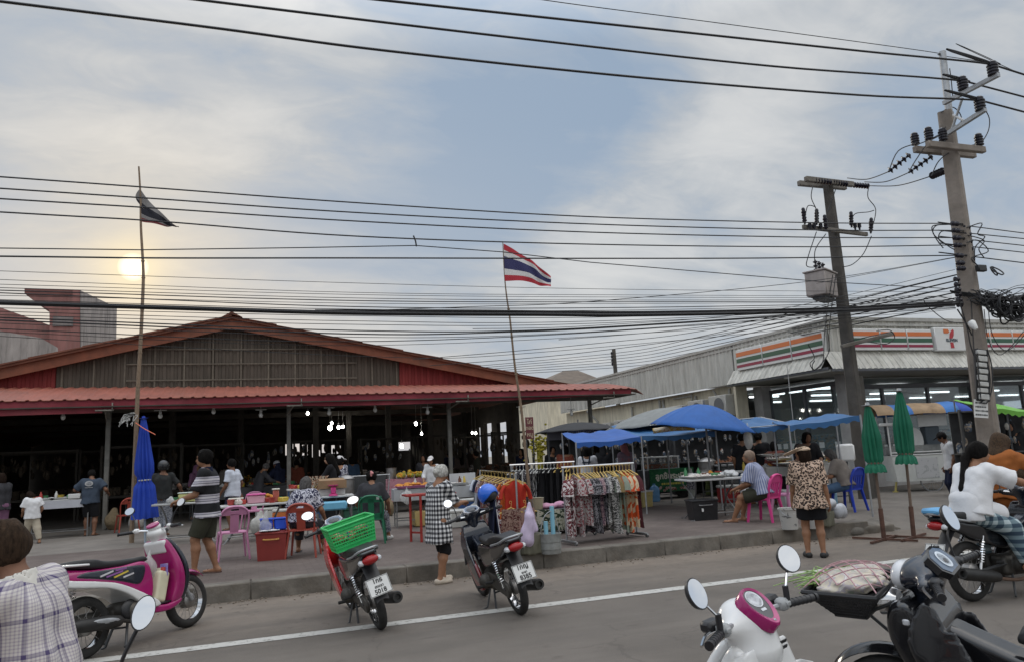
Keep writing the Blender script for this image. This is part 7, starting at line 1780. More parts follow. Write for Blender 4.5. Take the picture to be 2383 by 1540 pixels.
for x,lab in((-.09,'blue plastic hamper with a clear bag in it on top of the brick red box'),(.12,'blue plastic hamper with its lid shut on top of the brick red box')):
 t=thing('hamper',lab,'basket',(L.x+x,L.y+.02,WALK+.445));MB().box((0,0,.085),(.19,.17,.17),bev=.02).box((0,0,.175),(.21,.19,.02),bev=.006).build('basket_body',plast('bright blue plastic',(.012,.07,.55)),t)
t=thing('plastic_bag','clear knotted plastic bag standing on the brick red box','plastic bag',(L.x-.1,L.y-.08,WALK+.445));SDF(.012,.03).ell((0,0,.07),(.1,.07,.08)).cone((0,0,.12),(.02,0,.3),.05,.02).wrinkle(.01,38,3).mesh('bag',M_PBAG,t)
o=MB().sheet(lambda u,v:(L.x-.2+.3*u,L.y-.2+.12*v,WALK+.447+.012*math.sin(u*7)*math.sin(v*5)+.01),10,6,th=.004).build('white_bag',C_WHITE);tag(o,'white crumpled bag lying along the front edge of the brick red box','bag')
# skewer stall
L=at(752,1250);tb=table('skewer stall table with a blue tub shelf in front of the woman in black',(L.x+.15,L.y+.25,WALK),-4,(.95,.6),.80,M_TWHITE,GREYST)
t=thing('blue_tub','light blue plastic tub hung at the front of the skewer stall table','tub',(L.x+.2,L.y-.12,WALK+.52));MB().box((0,0,.09),(.5,.22,.17),bev=.03).build('tub',plast('light blue tub',(.15,.42,.6)),t)
t=thing('cardboard_box','open brown cardboard box lying on the skewer stall table','box',(L.x+.2,L.y+.15,WALK+1.02));MB().box((0,0,0),(.55,.25,.16),rz=-.05).box((0,.1,.09),(.5,.3,.008),rot=Matrix.Rotation(R(8),3,'X')).build('carton',mat('brown cardboard',(.26,.165,.09),.85,0,.12,6),t)
t=thing('stack','white tub holding up the cardboard box on the skewer stall table','tub',(L.x+.2,L.y+.25,WALK+.80));MB().box((0,0,.065),(.5,.3,.13),bev=.01).build('tub',M_TWHITE,t)
t=thing('kitchen_scale','hot pink kitchen scale on the skewer stall table','scale',(L.x+.2,L.y-.02,WALK+.80));MB().lathe([(.09,0),(.08,.03),(.02,.05),(.02,.18),(.0,.18)],14).lathe([(0,.18),(.09,.19),(.1,.21),(0,.205)],16).box((0,-.04,.1),(.1,.05,.14),bev=.02).build('scale_body',HPK,t)
t=thing('skewers','bundle of pale bamboo skewers fanned on the skewer stall table','skewers',(L.x-.2,L.y+.12,WALK+.82));q=random.Random(9);b=MB()
for i in range(26):a=q.uniform(-.7,.7);b.tube([(.0,.1,.12),(math.sin(a)*.24,-.12,.0+q.uniform(0,.05))],.012,5)
b.build('sticks',mat('yellow skewered food',(.55,.36,.12),.6,0,.3,20),t)
t=thing('skewers','upright sticks of food in a dark pot by the woman in black','skewers',(L.x-.05,L.y+.45,WALK+.85));b=MB()
for i in range(24):b.tube([(q.uniform(-.14,.14),q.uniform(-.06,.06),.05),(q.uniform(-.2,.2),q.uniform(-.1,.1),.34)],.009,5)
b.box((0,0,.03),(.34,.2,.12),bev=.02);b.build('sticks',blotch_mat('food sticks',[(.35,.25,.14),(.25,.1,.05),(.5,.45,.35),(.15,.08,.05)],20),t)
t=thing('cooking_pot','large aluminium pot behind the woman in black','pot',at3(806,1150,17.5));MB().lathe([(0,0),(.17,0),(.18,.05),(.18,.34),(.195,.35),(.17,.35),(.165,.05),(0,.05)],20).build('pot',ALU,t);MB().lathe([(.19,.36),(.12,.42),(.02,.44),(.02,.47),(0,.47)],18).build('lid',ALU,t)
t2=table('small dark table carrying the large aluminium pot',at3(806,1150,17.55)*Vector((1,1,0))+Vector((0,0,WALK)),0,(.6,.5),at3(806,1150,17.5).z-WALK,DARKSTEEL,DARKSTEEL)
L=at(690,1210);tb=table('blue-legged table with a clear bag hanging behind the floral seated woman',(L.x+.2,L.y,WALK),0,(.9,.6),.82,M_TWHITE,plast('blue paint',(.05,.1,.22)))
# mesh-fronted crate behind the woman with the hair clip
p=at3(863,1150,17.6);t=thing('wire_cage','black wire cage with a pale rim behind the woman with the pink hair clip','wire cage',(p.x,p.y,0));zt,zb_=at3(863,1105,17.6).z,at3(863,1165,17.6).z
MB().tube([(-.45,0,zt),(.45,0,zt)],.014,6).tube([(-.45,0,zt),(-.38,0,zb_)],.014,6).tube([(.45,0,zt),(.38,0,zb_)],.014,6).build('rim',STEEL,t)
b=MB()
for i in range(22):b.tube([(-.44+i*.042,.01,zt),(-.40+i*.038,.01,zb_)],.006,4)
for i in range(9):b.tube([(-.45,.012,zt-(zt-zb_)*i/8),(.45,.012,zt-(zt-zb_)*i/8)],.006,4)
b.box((0,.3,(zt+zb_)/2),(.8,.01,zt-zb_));b.build('mesh',DARKSTEEL,t)
b=MB()
for s in(-1,1):b.tube([(s*.38,.02,zb_),(s*.38,.02,WALK)],.015,6);b.tube([(s*.38,.3,zb_),(s*.38,.3,WALK)],.015,6)
build_each(b,'leg',DARKSTEEL,t)
# pastry stall
L=at(968,1260);t=thing('stall_stand','narrow red painted steel trestle in front of the pastry table','trestle',(L.x,L.y,WALK))
for x,y in((-.06,.12),(.08,-.1)):MB().tube([(x,y,0),(x,y,.82)],.024,6).build('leg',RUST,t)
MB().box((.01,.01,.16),(.2,.03,.03),rz=-1).box((.3,.2,.8),(.9,.5,.03)).build('frame',RUST,t)
L=at(1015,1222);tb=table('pastry table under white and grey oilcloth with red trestle legs',(L.x+.1,L.y+.3,WALK),-6,(1.9,.75),.80,M_TWHITE,GREYST,cloth=(plast('grey white oilcloth',(.4,.41,.42),.15),.24))
tray('tray of orange fried pastries on a pink cloth at the pastry table',(L.x-.45,L.y+.15,WALK+.83),-6,.8,.5,plast('pink checked cloth',(.45,.15,.3)),F_ORANGE,n=70,fr=.045,fh=.09,seed=4)
tray('tray of white wrapped pastries at the near end of the pastry table',(L.x+.5,L.y+.1,WALK+.83),-6,.5,.4,M_SSTL,F_WHITE,n=30,seed=5)
o=MB().box((L.x+.75,L.y+.45,WALK+.95),(.6,.03,.24)).build('wind_shield',plast('white plastic sheet',(.5,.51,.52),.1));tag(o,'white sheet shield standing at the back of the pastry table','shield')
o=MB().box((L.x-.2,L.y+.2,WALK+.17),(.5,.4,.32),bev=.02).build('crate',plast('ochre crate',(.42,.31,.12),.2));tag(o,'ochre plastic crate under the pastry table','crate')
o=SDF(.015,.03).ell((0,0,0),(.14,.1,.14)).cone((0,0,.05),(0,0,.2),.06,.02).wrinkle(.012,34,2).mesh('plastic_bag',M_PBAG);o.location=(L.x-.66,L.y-.2,WALK+.66);tag(o,'clear bag hanging from the corner of the pastry table','plastic bag')
L=at(955,1190);tb=table('fruit stall table with pink cloth sides, deeper in than the pastry table',(L.x,L.y+.4,WALK),0,(1.3,.8),.9,M_TWHITE,DARKSTEEL,cloth=(blotch_mat('pink flowered cloth',[(.3,.1,.14),(.42,.2,.24),(.22,.1,.12)],12),.6))
pile('fruit','heap of yellow and red fruit on the fruit stall table','fruit',(L.x+.05,L.y+.2,WALK+.915),F_FRUIT,.42,.26,.16,70,.055,12,.9)
t=thing('cooking_pot','aluminium pot on the fruit stall table beside the fruit','pot',(L.x-.42,L.y+.5,WALK+.915));MB().lathe([(0,0),(.14,0),(.15,.3),(.16,.31),(.13,.31),(.13,.03),(0,.03)],18).build('pot',ALU,t)
# goods heaped deep in the hall: benches with produce
for i,(px,dp,w)in enumerate(((420,26,3),(560,30,4),(700,33,5),(830,29,3),(1090,28,2.6),(1170,27,2.4))):
 p=AY(px,1100,dp);tb=table('dark market bench of produce in the hall, '+('first from the left','second from the left','behind the second post','beyond the wire cage','behind the third post','nearest the clothes racks')[i],(p.x,dp,WALK),0,(w,1.1),.85,mat('dark bench boards',(.07,.06,.05),.8,0,.3,4),DARKSTEEL,name='market_bench')
 pile('produce','dim heap of produce on a bench in the hall, '+('first from the left','second from the left','behind the second post','beyond the wire cage','behind the third post','nearest the clothes racks')[i],'produce',(p.x,dp,WALK+.86),(F_MEAT,F_FRUIT,F_DARK,F_WHITE,F_MEAT,F_DARK)[i],w*.45,.45,.2,60,.08,i)
 # ---- clothes racks
def rack(label,a,b,zr,foot=.24,name='clothes_rack'):
 a,b=Vector((a[0],a[1],WALK)),Vector((b[0],b[1],WALK));d=b-a;rz=math.atan2(d.y,d.x);L_=d.length
 t=thing(name,label,'clothes rack',a,rz);h=zr-WALK
 MB().tube([(-.03,0,h),(L_+.03,0,h)],.017,8).build('rail',CHROME,t)
 for x in(0,L_):MB().tube([(x,0,.05),(x,0,h)],.016,8).build('post',STEEL,t)
 for x in(0,L_):
  b_=MB().box((x,0,.05),(.05,foot*2,.04),bev=.008)
  for s in(-1,1):b_.lathe([(0,-.015),(.03,-.015),(.03,.015),(0,.015)],10,axis='x',c=(x,s*foot,.03))
  b_.build('foot',GREYST,t)
 return a,b,d.normalized()
YEL=plast('yellow hanger plastic',(.6,.42,.12));WHG=plast('white hanger plastic',(.5,.5,.48))
HM={}
def hanger_mesh(m):
 b=MB().tube(curve_pts([(0,0,0),(.02,0,.02),(.012,0,.045),(-.015,0,.04),(-.012,0,.0),(0,0,-.06)],4),.004,5)
 b.tube([(0,0,-.06),(-.20,0,-.145)],.009,6).tube([(0,0,-.06),(.20,0,-.145)],.009,6).tube([(-.2,0,-.145),(.2,0,-.145)],.006,5);return b
def garment(kind,label,cat,p,yaw,m,hm,drop=.72,w=.42,group=None,seed=0,tilt=0):
 t=thing({'blouse':'blouse','dress':'dress','trousers':'trousers'}[kind],label,cat,p,yaw,group)
 h_=hanger_mesh(hm).build('hanger',hm,t)
 q=random.Random(seed);ph=q.uniform(0,6)
 def prof(v):
  if kind=='trousers':return.13+.03*v
  return(.06+.16*min(1,v/.10))if v<.10 else(.22-.03*min(1,(v-.10)/.25)+.045*max(0,v-.4))
 b=MB()
 def f(u,v):
  x=(u*2-1)*prof(v)*(w/.42);fold=.018*math.sin(u*17+ph+v*2)*min(1,v*3)+.012*math.sin(u*31+ph*2)*v
  zz=-.08-.075*abs(u*2-1)*(1 if kind!='trousers' else.0)*min(1,v*8+.4)-v*drop+.012*math.sin(u*12+ph)*v
  return(x,fold+(.035*(1-(2*u-1)**2)if kind!='trousers' else.02),zz)
 b.sheet(f,18,16);b.sheet(lambda u,v:(f(1-u,v)[0],-f(1-u,v)[1]*1.1-.004,f(1-u,v)[2]),18,16)
 if kind!='trousers':
  for s in(-1,1):
   n=6;b.tube(curve_pts([(s*.17,0,-.16),(s*.235,0,-.26),(s*.265,.012,-.38-.03*q.random())],4),[.05,.055,.06,.062,.064,.066,.068,.07,.072],9,flat=.45)
 b.build('cloth',m,t,smooth=60);return t
def prints(nm,cols,sc,d=2.,st=(1,1,1)):return blotch_mat(nm,cols,sc,d,st)
G_MAR=prints('maroon and white print',[(.55,.5,.5),(.12,.022,.03),(.58,.55,.54),(.10,.02,.025)],9);G_MARG=prints('maroon and grey print',[(.12,.03,.035),(.4,.37,.36),(.2,.05,.06),(.5,.46,.45)],10)
G_BLK=prints('black and grey print',[(.015,.015,.02),(.03,.03,.035),(.25,.24,.26),(.02,.02,.025)],15);G_PLUM=prints('plum floral print',[(.06,.03,.05),(.1,.06,.09),(.35,.25,.25),(.05,.02,.04)],14)
G_ZEB=prints('zebra print',[(.5,.49,.47),(.02,.02,.022),(.5,.49,.47),(.02,.02,.022)],8,3.5,(1,1,2.2));G_OLV=prints('olive and ochre print',[(.14,.11,.05),(.2,.14,.06),(.09,.1,.06)],8);G_GRN=prints('grey green print',[(.12,.17,.14),(.22,.25,.2),(.3,.28,.24)],9)
G_ORG=prints('orange and cream print',[(.5,.06,.015),(.52,.42,.28),(.48,.08,.02),(.2,.06,.03)],5,1.2);G_DOT=prints('dark maroon dotted print',[(.06,.012,.018),(.07,.015,.02),(.35,.25,.25)],22,.5)
G_RED=cl('orange red blouse',(.42,.035,.022));G_BAT=prints('brown batik',[(.14,.03,.03),(.3,.2,.16),(.08,.02,.02),(.4,.3,.25)],13);G_BW=prints('black and white streaks',[(.012,.012,.014),(.45,.45,.44),(.012,.012,.014),(.5,.5,.49)],9,2,(1,1,.35))
G_BEI=prints('beige print',[(.4,.33,.25),(.18,.1,.07),(.45,.4,.33)],12);G_ORP=cl('orange cloth',(.5,.12,.03))
# front rack, along the kerb
pL,pR=at(1320,1266),at(1483,1246)
zr=AY(1400,1081,(pL.y+pR.y)/2).z
a,b,d=rack('chromed clothes rack of patterned blouses on yellow hangers, nearest the kerb',(pL.x,pL.y),(pR.x,pR.y),zr,.26)
seq=[(G_MAR,'bold maroon and white blouse facing out at the near end'),(G_MAR,'maroon and white blouse tucked behind the boldest one'),(G_MARG,'maroon and grey blouse, third from the near end'),(G_MARG,'maroon and grey blouse, fourth from the near end'),(G_MARG,'maroon and grey blouse, fifth from the near end'),(G_BLK,'black and grey print blouse, first of the dark run'),(G_BLK,'black and grey print blouse, second of the dark run'),(G_BLK,'black and grey print blouse, third of the dark run'),(G_PLUM,'plum floral blouse, first of two'),(G_PLUM,'plum floral blouse, second of two'),(G_BLK,'black and grey print blouse just past the plum ones'),(G_ZEB,'zebra print blouse with its sleeve jutting out'),(G_ZEB,'zebra print blouse behind the jutting sleeve'),(G_OLV,'olive and ochre blouse'),(G_GRN,'grey green print blouse, first of two'),(G_GRN,'grey green print blouse, second of two'),(G_ORG,'orange and cream blouse facing out near the far end'),(G_ORG,'orange and cream blouse, second of two'),(G_ORG,'orange and cream blouse half hidden at the far end'),(G_DOT,'dark maroon dotted blouse last on the rail')]
rzr=math.atan2(d.y,d.x);n=len(seq);L_=(b-a).length
for i,(m,lab)in enumerate(seq):
 k=.05+.9*i/(n-1);p=a+d*(L_*k);p=Vector((p.x,p.y,zr-.045))
 garment('blouse',lab+' on the front rack','blouse',p,rzr+PI/2+R(rnd.uniform(-20,16)+(-24 if i in(0,1)else 0)+(-20 if i in(11,16)else 0)),m,YEL,rnd.uniform(.68,.9),rnd.uniform(.42,.5),'blouses on the front rack',i)
 # side rack, running back from the kerb
pN,pF=Vector((4.02,11.5,0)),Vector((3.98,14.0,0))
pN=at(1208,1262);pF=at(1122,1213)
zr2=AY(1213,1098,pN.y).z
a,b,d=rack('steel clothes rack running back from the kerb behind the blue helmet',(pN.x,pN.y),(pF.x,pF.y),zr2,.22)
seq=[('blouse',G_RED,'plain orange red blouse facing the road',.62),('blouse',G_ORP,'orange blouse peeping out behind the orange red one',.6),('blouse',G_MAR,'maroon and white blouse behind the orange ones',.8),('dress',G_BAT,'brown batik dress, nearest of two',1.05),('dress',G_BAT,'brown batik dress, farther of two',1.05),('blouse',G_MARG,'maroon and grey blouse in the middle of the side rack',.8),('dress',G_BEI,'long beige print dress',1.0),('dress',G_MARG,'long maroon print dress',1.0),('blouse',C_DNAVY,'navy blouse near the far end',.8),('blouse',C_WHITE2,'pale bluish blouse at the far end',.8)]
rz2=math.atan2(d.y,d.x);L_=(b-a).length
for i,(kd,m,lab,dr)in enumerate(seq):
 p=a+d*(L_*(.03+.9*i/(len(seq)-1)));garment(kd,lab+('' if 'side rack' in lab else ' on the side rack'),kd,(p.x,p.y,zr2-.045),rz2+PI/2+R(rnd.uniform(-9,9)),m,YEL,dr,.40,'clothes on the side rack',40+i)
p=a+d*.02
garment('trousers','brown batik trousers below the orange red blouse on the side rack','trousers',(p.x-.12,p.y-.03,zr2-.50),rz2+PI/2,G_BAT,YEL,.72,.5,'clothes on the side rack',71);garment('trousers','maroon batik trousers beside the brown batik pair on the side rack','trousers',(p.x+.12,p.y-.05,zr2-.50),rz2+PI/2,prints('maroon batik',[(.2,.03,.035),(.32,.2,.17),(.16,.03,.03)],11),YEL,.72,.5,'clothes on the side rack',72)
# back rack of trousers
pL,pR=at(1196,1222),at(1342,1212);zr3=AY(1265,1077,(pL.y+pR.y)/2).z
a,b,d=rack('clothes rack of long trousers and black skirts, behind the leaning flagpole',(pL.x,pL.y),(pR.x,pR.y),zr3,.22);rz3=math.atan2(d.y,d.x);L_=(b-a).length
for i in range(18):
 k=.03+.94*i/17;p=a+d*(L_*k);dark=i>=8
 lab=('black and white streaked trousers on the back rack, '+('first','second','third','fourth','fifth','sixth','seventh','eighth')[i]+' from the side rack')if not dark else 'long plain black trousers hanging on the back rack'
 garment('trousers',lab,'trousers',(p.x,p.y,zr3-.045),rz3+R(rnd.uniform(25,60)),C_BLACK if dark else(G_BW if i%2 else G_BLK),YEL if i>12 else WHG,rnd.uniform(.82,.92),.5,'black trousers on the back rack' if dark else 'streaked trousers on the back rack',90+i)
 # things under and before the racks
L=at(1290,1240);t=thing('folding_stool','low round stool draped with dotted green cloth among the clothes racks','stool',(L.x,L.y+.15,WALK));MB().lathe([(0,.40),(.36,.40),(.36,.43),(0,.43)],24).build('seat',DARKSTEEL,t)
MB().sheet(lambda u,v:((.37+.05*math.sin(u*44)*v)*math.cos(2*PI*u),(.37+.05*math.sin(u*44)*v)*math.sin(2*PI*u),.435-.36*v),60,6,th=.005).build('drape',blotch_mat('dotted green cloth',[(.2,.22,.15),(.45,.45,.36),(.03,.05,.03),(.4,.42,.34)],11,.4),t)
b=MB()
for k in range(3):a_=k*2.1;b.tube([(.3*math.cos(a_),.3*math.sin(a_),0),(-.3*math.cos(a_),-.3*math.sin(a_),.4)],.012,6)
b.build('leg',DARKSTEEL,t)
o=SDF(.012,.03).ell((-.12,0,.04),(.16,.14,.06)).ell((.14,.02,.05),(.14,.12,.07)).wrinkle(.008,30,2).mesh('folded_cloth',cl('pink cloth',(.5,.27,.38)));o.location=(L.x+.08,L.y+.12,WALK+.435);tag(o,'heap of folded pink cloth on the low dotted stool','cloth')
t=thing('bucket','small beige bucket on the low dotted stool beside the pink cloth','bucket',(L.x-.24,L.y+.1,WALK+.435));MB().lathe([(0,0),(.08,0),(.105,.2),(.112,.205),(.095,.2),(.072,.01),(0,.01)],16).build('bucket_body',plast('beige bucket',(.4,.36,.25),.3),t)
L=at(1386,1244);t=thing('folding_stand','black folding stand with crossed legs under the patterned blouses','folding stand',(L.x,L.y+.2,WALK));b=MB()
for s in(-1,1):
 b.tube([(-.36,s*.18,0),(.0,s*.12,.52)],.014,6).tube([(.0,s*.18,0),(-.36,s*.12,.52)],.014,6).tube([(.0,s*.18,0),(.36,s*.12,.52)],.014,6).tube([(.36,s*.18,0),(.0,s*.12,.52)],.014,6)
b.build('crossed_legs',DARKSTEEL,t);MB().box((0,0,.53),(.85,.4,.02),bev=.005).build('top',BLACKPL,t)
L=at(1240,1290);t=thing('weighted_stand','mossy square concrete umbrella base with a blue pipe, beside the rear of the black motorcycle','umbrella stand',(L.x,L.y+.14,WALK),.1)
SDF(.014,.02).box((0,0,.15),(.17,.17,.15),.03).wrinkle(.006,40,3,(1,1,1)).mesh('block',sheetwall('mossy concrete',(.12,.115,.085),.1,st=.8,stain=(.025,.028,.018)),t);MB().tube([(0,0,.2),(0,0,.62)],.036,10).build('pipe_socket',plast('blue pvc pipe',(.2,.42,.52),.2),t)
o=SDF(.012,.02).cone((0,0,.62),(0,0,.44),.02,.07).cone((0,0,.44),(-.05,0,.12),.07,.10).cone((0,0,.45),(.08,0,.25),.05,.05).wrinkle(.012,34,6).mesh('plastic_bag',mat('violet white bag',(.5,.42,.56),.5,0,.15,10));o.location=(L.x-.02,L.y+.0,WALK+.1);tag(o,'violet and white carrier bag tied round the blue pipe of the mossy base','plastic bag')
L=at(1290,1288);t=thing('weighted_stand','galvanised bucket filled with concrete holding two blue pipes','umbrella stand',(L.x,L.y+.12,WALK));MB().lathe([(0,0),(.145,0),(.15,.06),(.156,.065),(.152,.16),(.16,.165),(.158,.26),(.165,.28),(.15,.28),(.14,.25),(0,.25)],20).build('bucket_body',mat('dull zinc',(.27,.28,.27),.6,.4,.25,7,dirt=.4),t)
for x,hh in((-.06,.45),(.05,.66)):MB().tube([(x,0,.22),(x,0,hh)],.032,10).build('pipe_socket',plast('blue pvc pipe',(.2,.42,.52),.2),t)
MB().tube(curve_pts([(-.15,0,.27),(-.1,-.02,.5),(.05,-.02,.58),(.15,0,.27)],4),.006,5).build('handle',STEEL,t)
L=at(1205,1293);t=thing('paint_can','small grey paint can beside the mossy umbrella base','can',(L.x,L.y+.1,WALK));MB().lathe([(0,0),(.085,0),(.085,.2),(.09,.205),(.08,.2),(0,.19)],16).build('can',plast('grey tin',(.36,.35,.33),.5),t)
# ---- stalls on the right
def jug(label,loc):
 t=thing('water_jug',label,'water jug',loc);pr=[(0,0),(.12,0),(.135,.02),(.135,.08),(.128,.10),(.135,.12),(.135,.2),(.128,.22),(.135,.24),(.135,.31),(.11,.38),(.05,.42),(.035,.43),(.035,.47),(0,.47)]
 MB().lathe(pr,20).build('bottle',mat('blue clear plastic',(.16,.36,.62),.15,0,.1,8,alpha=.8),t);return t
jug('blue ribbed drinking water jug on the ground beside the banner cart',at(1525,1166));
L=at(1500,1178);lidbox('yellow insulated box with a white lid at the end of the front clothes rack',L,10,(.34,.3,.36),plast('dull yellow',(.5,.4,.16),.2),plast('white lid plastic',(.58,.57,.54)),plast('dull yellow',(.5,.4,.16)))
# food cart with the green banner
L=at(1570,1160);rzc=R(-8)
t=thing('food_cart','food cart with a green lettered banner and small glass case, beside the blue water jug','food cart',(L.x,L.y+.3,WALK),rzc)
MB().box((0,.25,.52),(1.25,.9,.56),bev=.01).build('cart_body',DARKSTEEL,t);bn=MB().box((.05,-.225,.52),(1.3,.014,.62)).build('banner',blotch_mat('green leafy banner',[(.01,.045,.02),(.015,.08,.035),(.02,.11,.045),(.03,.14,.05)],4),t)
text('banner_lettering','ลูกชิ้นระเบิด',.21,facing((.05,-.236,.62),(0,-1,0)),mat('cream lettering',(.62,.6,.5),.6),bn,bold=.006)
b=MB();q=random.Random(2);x=-.25
while x<.4:w_=q.uniform(.02,.05);b.box((x,-.2345,.42),(w_,.006,.05));x+=w_+.014
b.build('small_lettering',mat('yellow lettering',(.5,.45,.08),.6),bn);b=MB()
for i in range(26):b.ball((q.uniform(-.5,.6),-.236,.24+q.uniform(0,.1)),(.045,.006,.035),8)
b.build('food_picture',blotch_mat('pictured meatballs',[(.2,.05,.03),(.4,.3,.25),(.12,.04,.03),(.5,.42,.36)],9),bn)
b=MB()
for x in(-.6,.3):b.box((x,-.15,.98),(.03,.03,.34));b.box((x,.3,.98),(.03,.03,.34))
b.box((-.15,-.15,1.15),(.95,.03,.03)).box((-.15,-.15,.82),(.95,.03,.03)).box((-.15,.1,1.16),(.95,.5,.015));b.build('case_frame',plast('white frame',(.55,.55,.53)),t)
MB().box((-.15,.05,.9),(.85,.3,.12),bev=.02).build('case_food',blotch_mat('fried balls and vegetables',[(.1,.12,.04),(.35,.3,.2),(.45,.12,.04),(.4,.1,.03)],7),t);MB().box((-.15,-.155,.98),(.9,.006,.3)).build('case_pane',mat('clear pane',(.7,.72,.72),.05,0,0,trans=.95),t)
for x in(-.45,.45):MB().lathe([(.2,-.02),(.22,-.02),(.22,.02),(.2,.02)],24,axis='y',c=(x,.0,.22)).lathe([(0,-.02),(.2,-.012),(.2,.012),(0,.02)],20,axis='y',c=(x,0,.22)).build('wheel',RUBBER,t)
t=thing('gas_cylinder','tall grey gas cylinder standing behind the blue water jug','gas cylinder',at(1506,1140));MB().lathe([(0,0),(.16,0),(.16,1.05),(.13,1.16),(.05,1.22),(.05,1.3),(0,1.3)],18).build('cylinder',mat('grey cylinder paint',(.3,.32,.32),.4,.3,.15,5),t)
t=thing('steamer_pot','big dented aluminium steamer pot beside the banner cart','pot',at3(1648,1110,18.2));MB().lathe([(0,0),(.24,0),(.25,.2),(.262,.21),(.25,.22),(.25,.44),(.26,.45),(.2,.5),(.03,.56),(0,.56)],22).build('pot',ALU,t)
p=at3(1648,1110,18.2);table('dark stove table under the big steamer pot',(p.x,p.y,WALK),0,(.9,.7),p.z-WALK,DARKSTEEL,DARKSTEEL)
t=thing('drink_bottle','tall clear bottle with a dark label in front of the banner cart','bottle',at(1613,1172));MB().lathe([(0,0),(.1,0),(.1,.34),(.11,.36),(.11,.60),(.07,.74),(.045,.8),(.05,.86),(0,.87)],16).build('bottle',mat('clear bottle',(.4,.42,.38),.15,0,.15,8,alpha=.7),t);MB().lathe([(.115,.36),(.118,.38),(.118,.60),(.113,.62)],16).build('label',G_BLK,t)
# folding table with trays
L=at(1672,1208);tb=table('folding steel table of snack trays before the seated man in pinstripes',(L.x+.1,L.y+.35,WALK),-10,(1.15,.75),.78,M_TWHITE,GREYST,'x')
tray('wide tray of pale dumplings in foil on the folding steel table',(L.x-.08,L.y+.3,WALK+.785),-10,.75,.6,M_SSTL,F_WHITE,n=70,fr=.04,fh=.06,seed=11);pile('snack_bags','heap of white plastic bags at the near end of the folding steel table','plastic bags',(L.x+.5,L.y+.25,WALK+.785),mat('white bag plastic',(.6,.6,.6),.4,0,.06,9),.16,.16,.08,14,.07,6)
o=SDF(.012,.02).cone((0,0,.3),(0,0,.0),.05,.1).ell((.02,0,-.05),(.1,.08,.12)).wrinkle(.012,36,8).mesh('plastic_bag',mat('white bag plastic',(.6,.6,.6),.4));o.location=(L.x+.70,L.y+.05,WALK+.5);tag(o,'white carrier bag hanging off the folding steel table by the seated man','plastic bag')
L=at(1636,1208);lidbox('black plastic storage box with a pale sticker in front of the folding steel table',L,-12,(.52,.38,.36),BLACKPL,BLACKPL,GREYST)
o=MB().box((L.x-.12,L.y-.206,WALK+.2),(.035,.006,.06),rz=R(-12)).build('label_sticker',WHITEPL);tag(o,'small white sticker on the front of the black storage box','sticker')
t=thing('grill_cart','charcoal grill cart with orange skewers behind the seated man in pinstripes','grill',at(1725,1150),R(-12));MB().box((0,0,.45),(1.5,.6,.7),bev=.02).build('cart_body',DARKSTEEL,t);MB().box((0,0,.83),(1.55,.65,.06),bev=.01).build('grate',GREYST,t)
q=random.Random(4);b=MB()
for i in range(46):x=q.uniform(-.7,.7);b.tube([(x,-.1,.88),(x+q.uniform(-.2,.2),.2,.92+q.uniform(0,.14))],.022,5)
b.build('skewered_meat',F_DARK,t);pile('sausages','bright red sausages on the rack above the grill cart','sausages',at3(1716,1072,16.4),F_RED,.2,.12,.06,26,.04,3)
table('raised rack shelf carrying red sausages behind the grill cart',at3(1722,1072,16.5)*Vector((1,1,0))+Vector((0,0,WALK)),0,(1.1,.4),at3(1716,1074,16.4).z-WALK,DARKSTEEL,DARKSTEEL,name='shelf')
# white work table and the skewered snack stall behind the leopard print woman
L=at(1838,1176);table('white topped work table behind the leopard print woman',(L.x-.1,L.y+.6,WALK),-14,(1.9,.6),.80,M_TWHITE,GREYST)
L=at(1930,1178);st_=table('snack stall with rows of skewers on tiered trays, lit by a warm lamp',(L.x+.1,L.y+.9,WALK),-14,(1.9,.8),.86,M_SSTL,DARKSTEEL,cloth=(plast('pale oilcloth',(.33,.32,.3)),.2),name='snack_stall')
for i in range(3):
 tray(('front tray of yellow and red snacks','middle tray of pale skewered balls','back tray of dark grilled skewers')[i]+' on the tiered snack stall',(L.x+.1,L.y+.65+i*.26,WALK+.90+i*.10),-14,1.5,.26,M_SSTL,(F_FRUIT,F_WHITE,F_DARK)[i],n=60,fr=.032,fh=.07,seed=20+i)
q=random.Random(14);b=MB()
for i in range(60):x=q.uniform(-.7,.7);b.tube([(x,.1,1.0),(x+q.uniform(-.05,.05),.22,1.14)],.013,5)
b.build('skewers',F_WHITE,st_)
plt=thing('plate','white plate on the tiered snack stall behind the visor of the leopard print woman','plate',(L.x-.5,L.y+.55,WALK+.92));MB().lathe([(0,0),(.1,0),(.17,.03),(.165,.034),(.1,.01),(0,.01)],24).build('dish',WHITEPL,plt)
lamp=bulb(1858,1088,L.y+.7,True,'warm lamp glowing low over the tiered snack stall',None,.035)
t=thing('loudspeaker','white box loudspeaker on a stand behind the grey haired seated woman','loudspeaker',at3(1968,1052,12.6),R(-30));MB().box((0,0,0),(.32,.26,.36),bev=.04).build('cabinet',WHITEPL,t);MB().tube([(0,0,-.18),(0,0,-at3(1968,1052,12.6).z+WALK)],.02,8).build('stand',DARKSTEEL,t)
t=thing('bucket','paint-splashed pale bucket at the kerb edge beside the leopard print woman','bucket',at(1839,1230));MB().lathe([(0,0),(.125,0),(.155,.31),(.168,.315),(.168,.34),(.15,.335),(.12,.02),(0,.02)],22).build('bucket_body',blotch_mat('splashed grey white plastic',[(.16,.16,.16),(.42,.41,.39),(.48,.47,.45)],5),t);MB().tube(curve_pts([(-.165,0,.31),(-.12,-.12,.22),(.12,-.12,.22),(.165,0,.31)],4),.005,5).build('handle',STEEL,t)
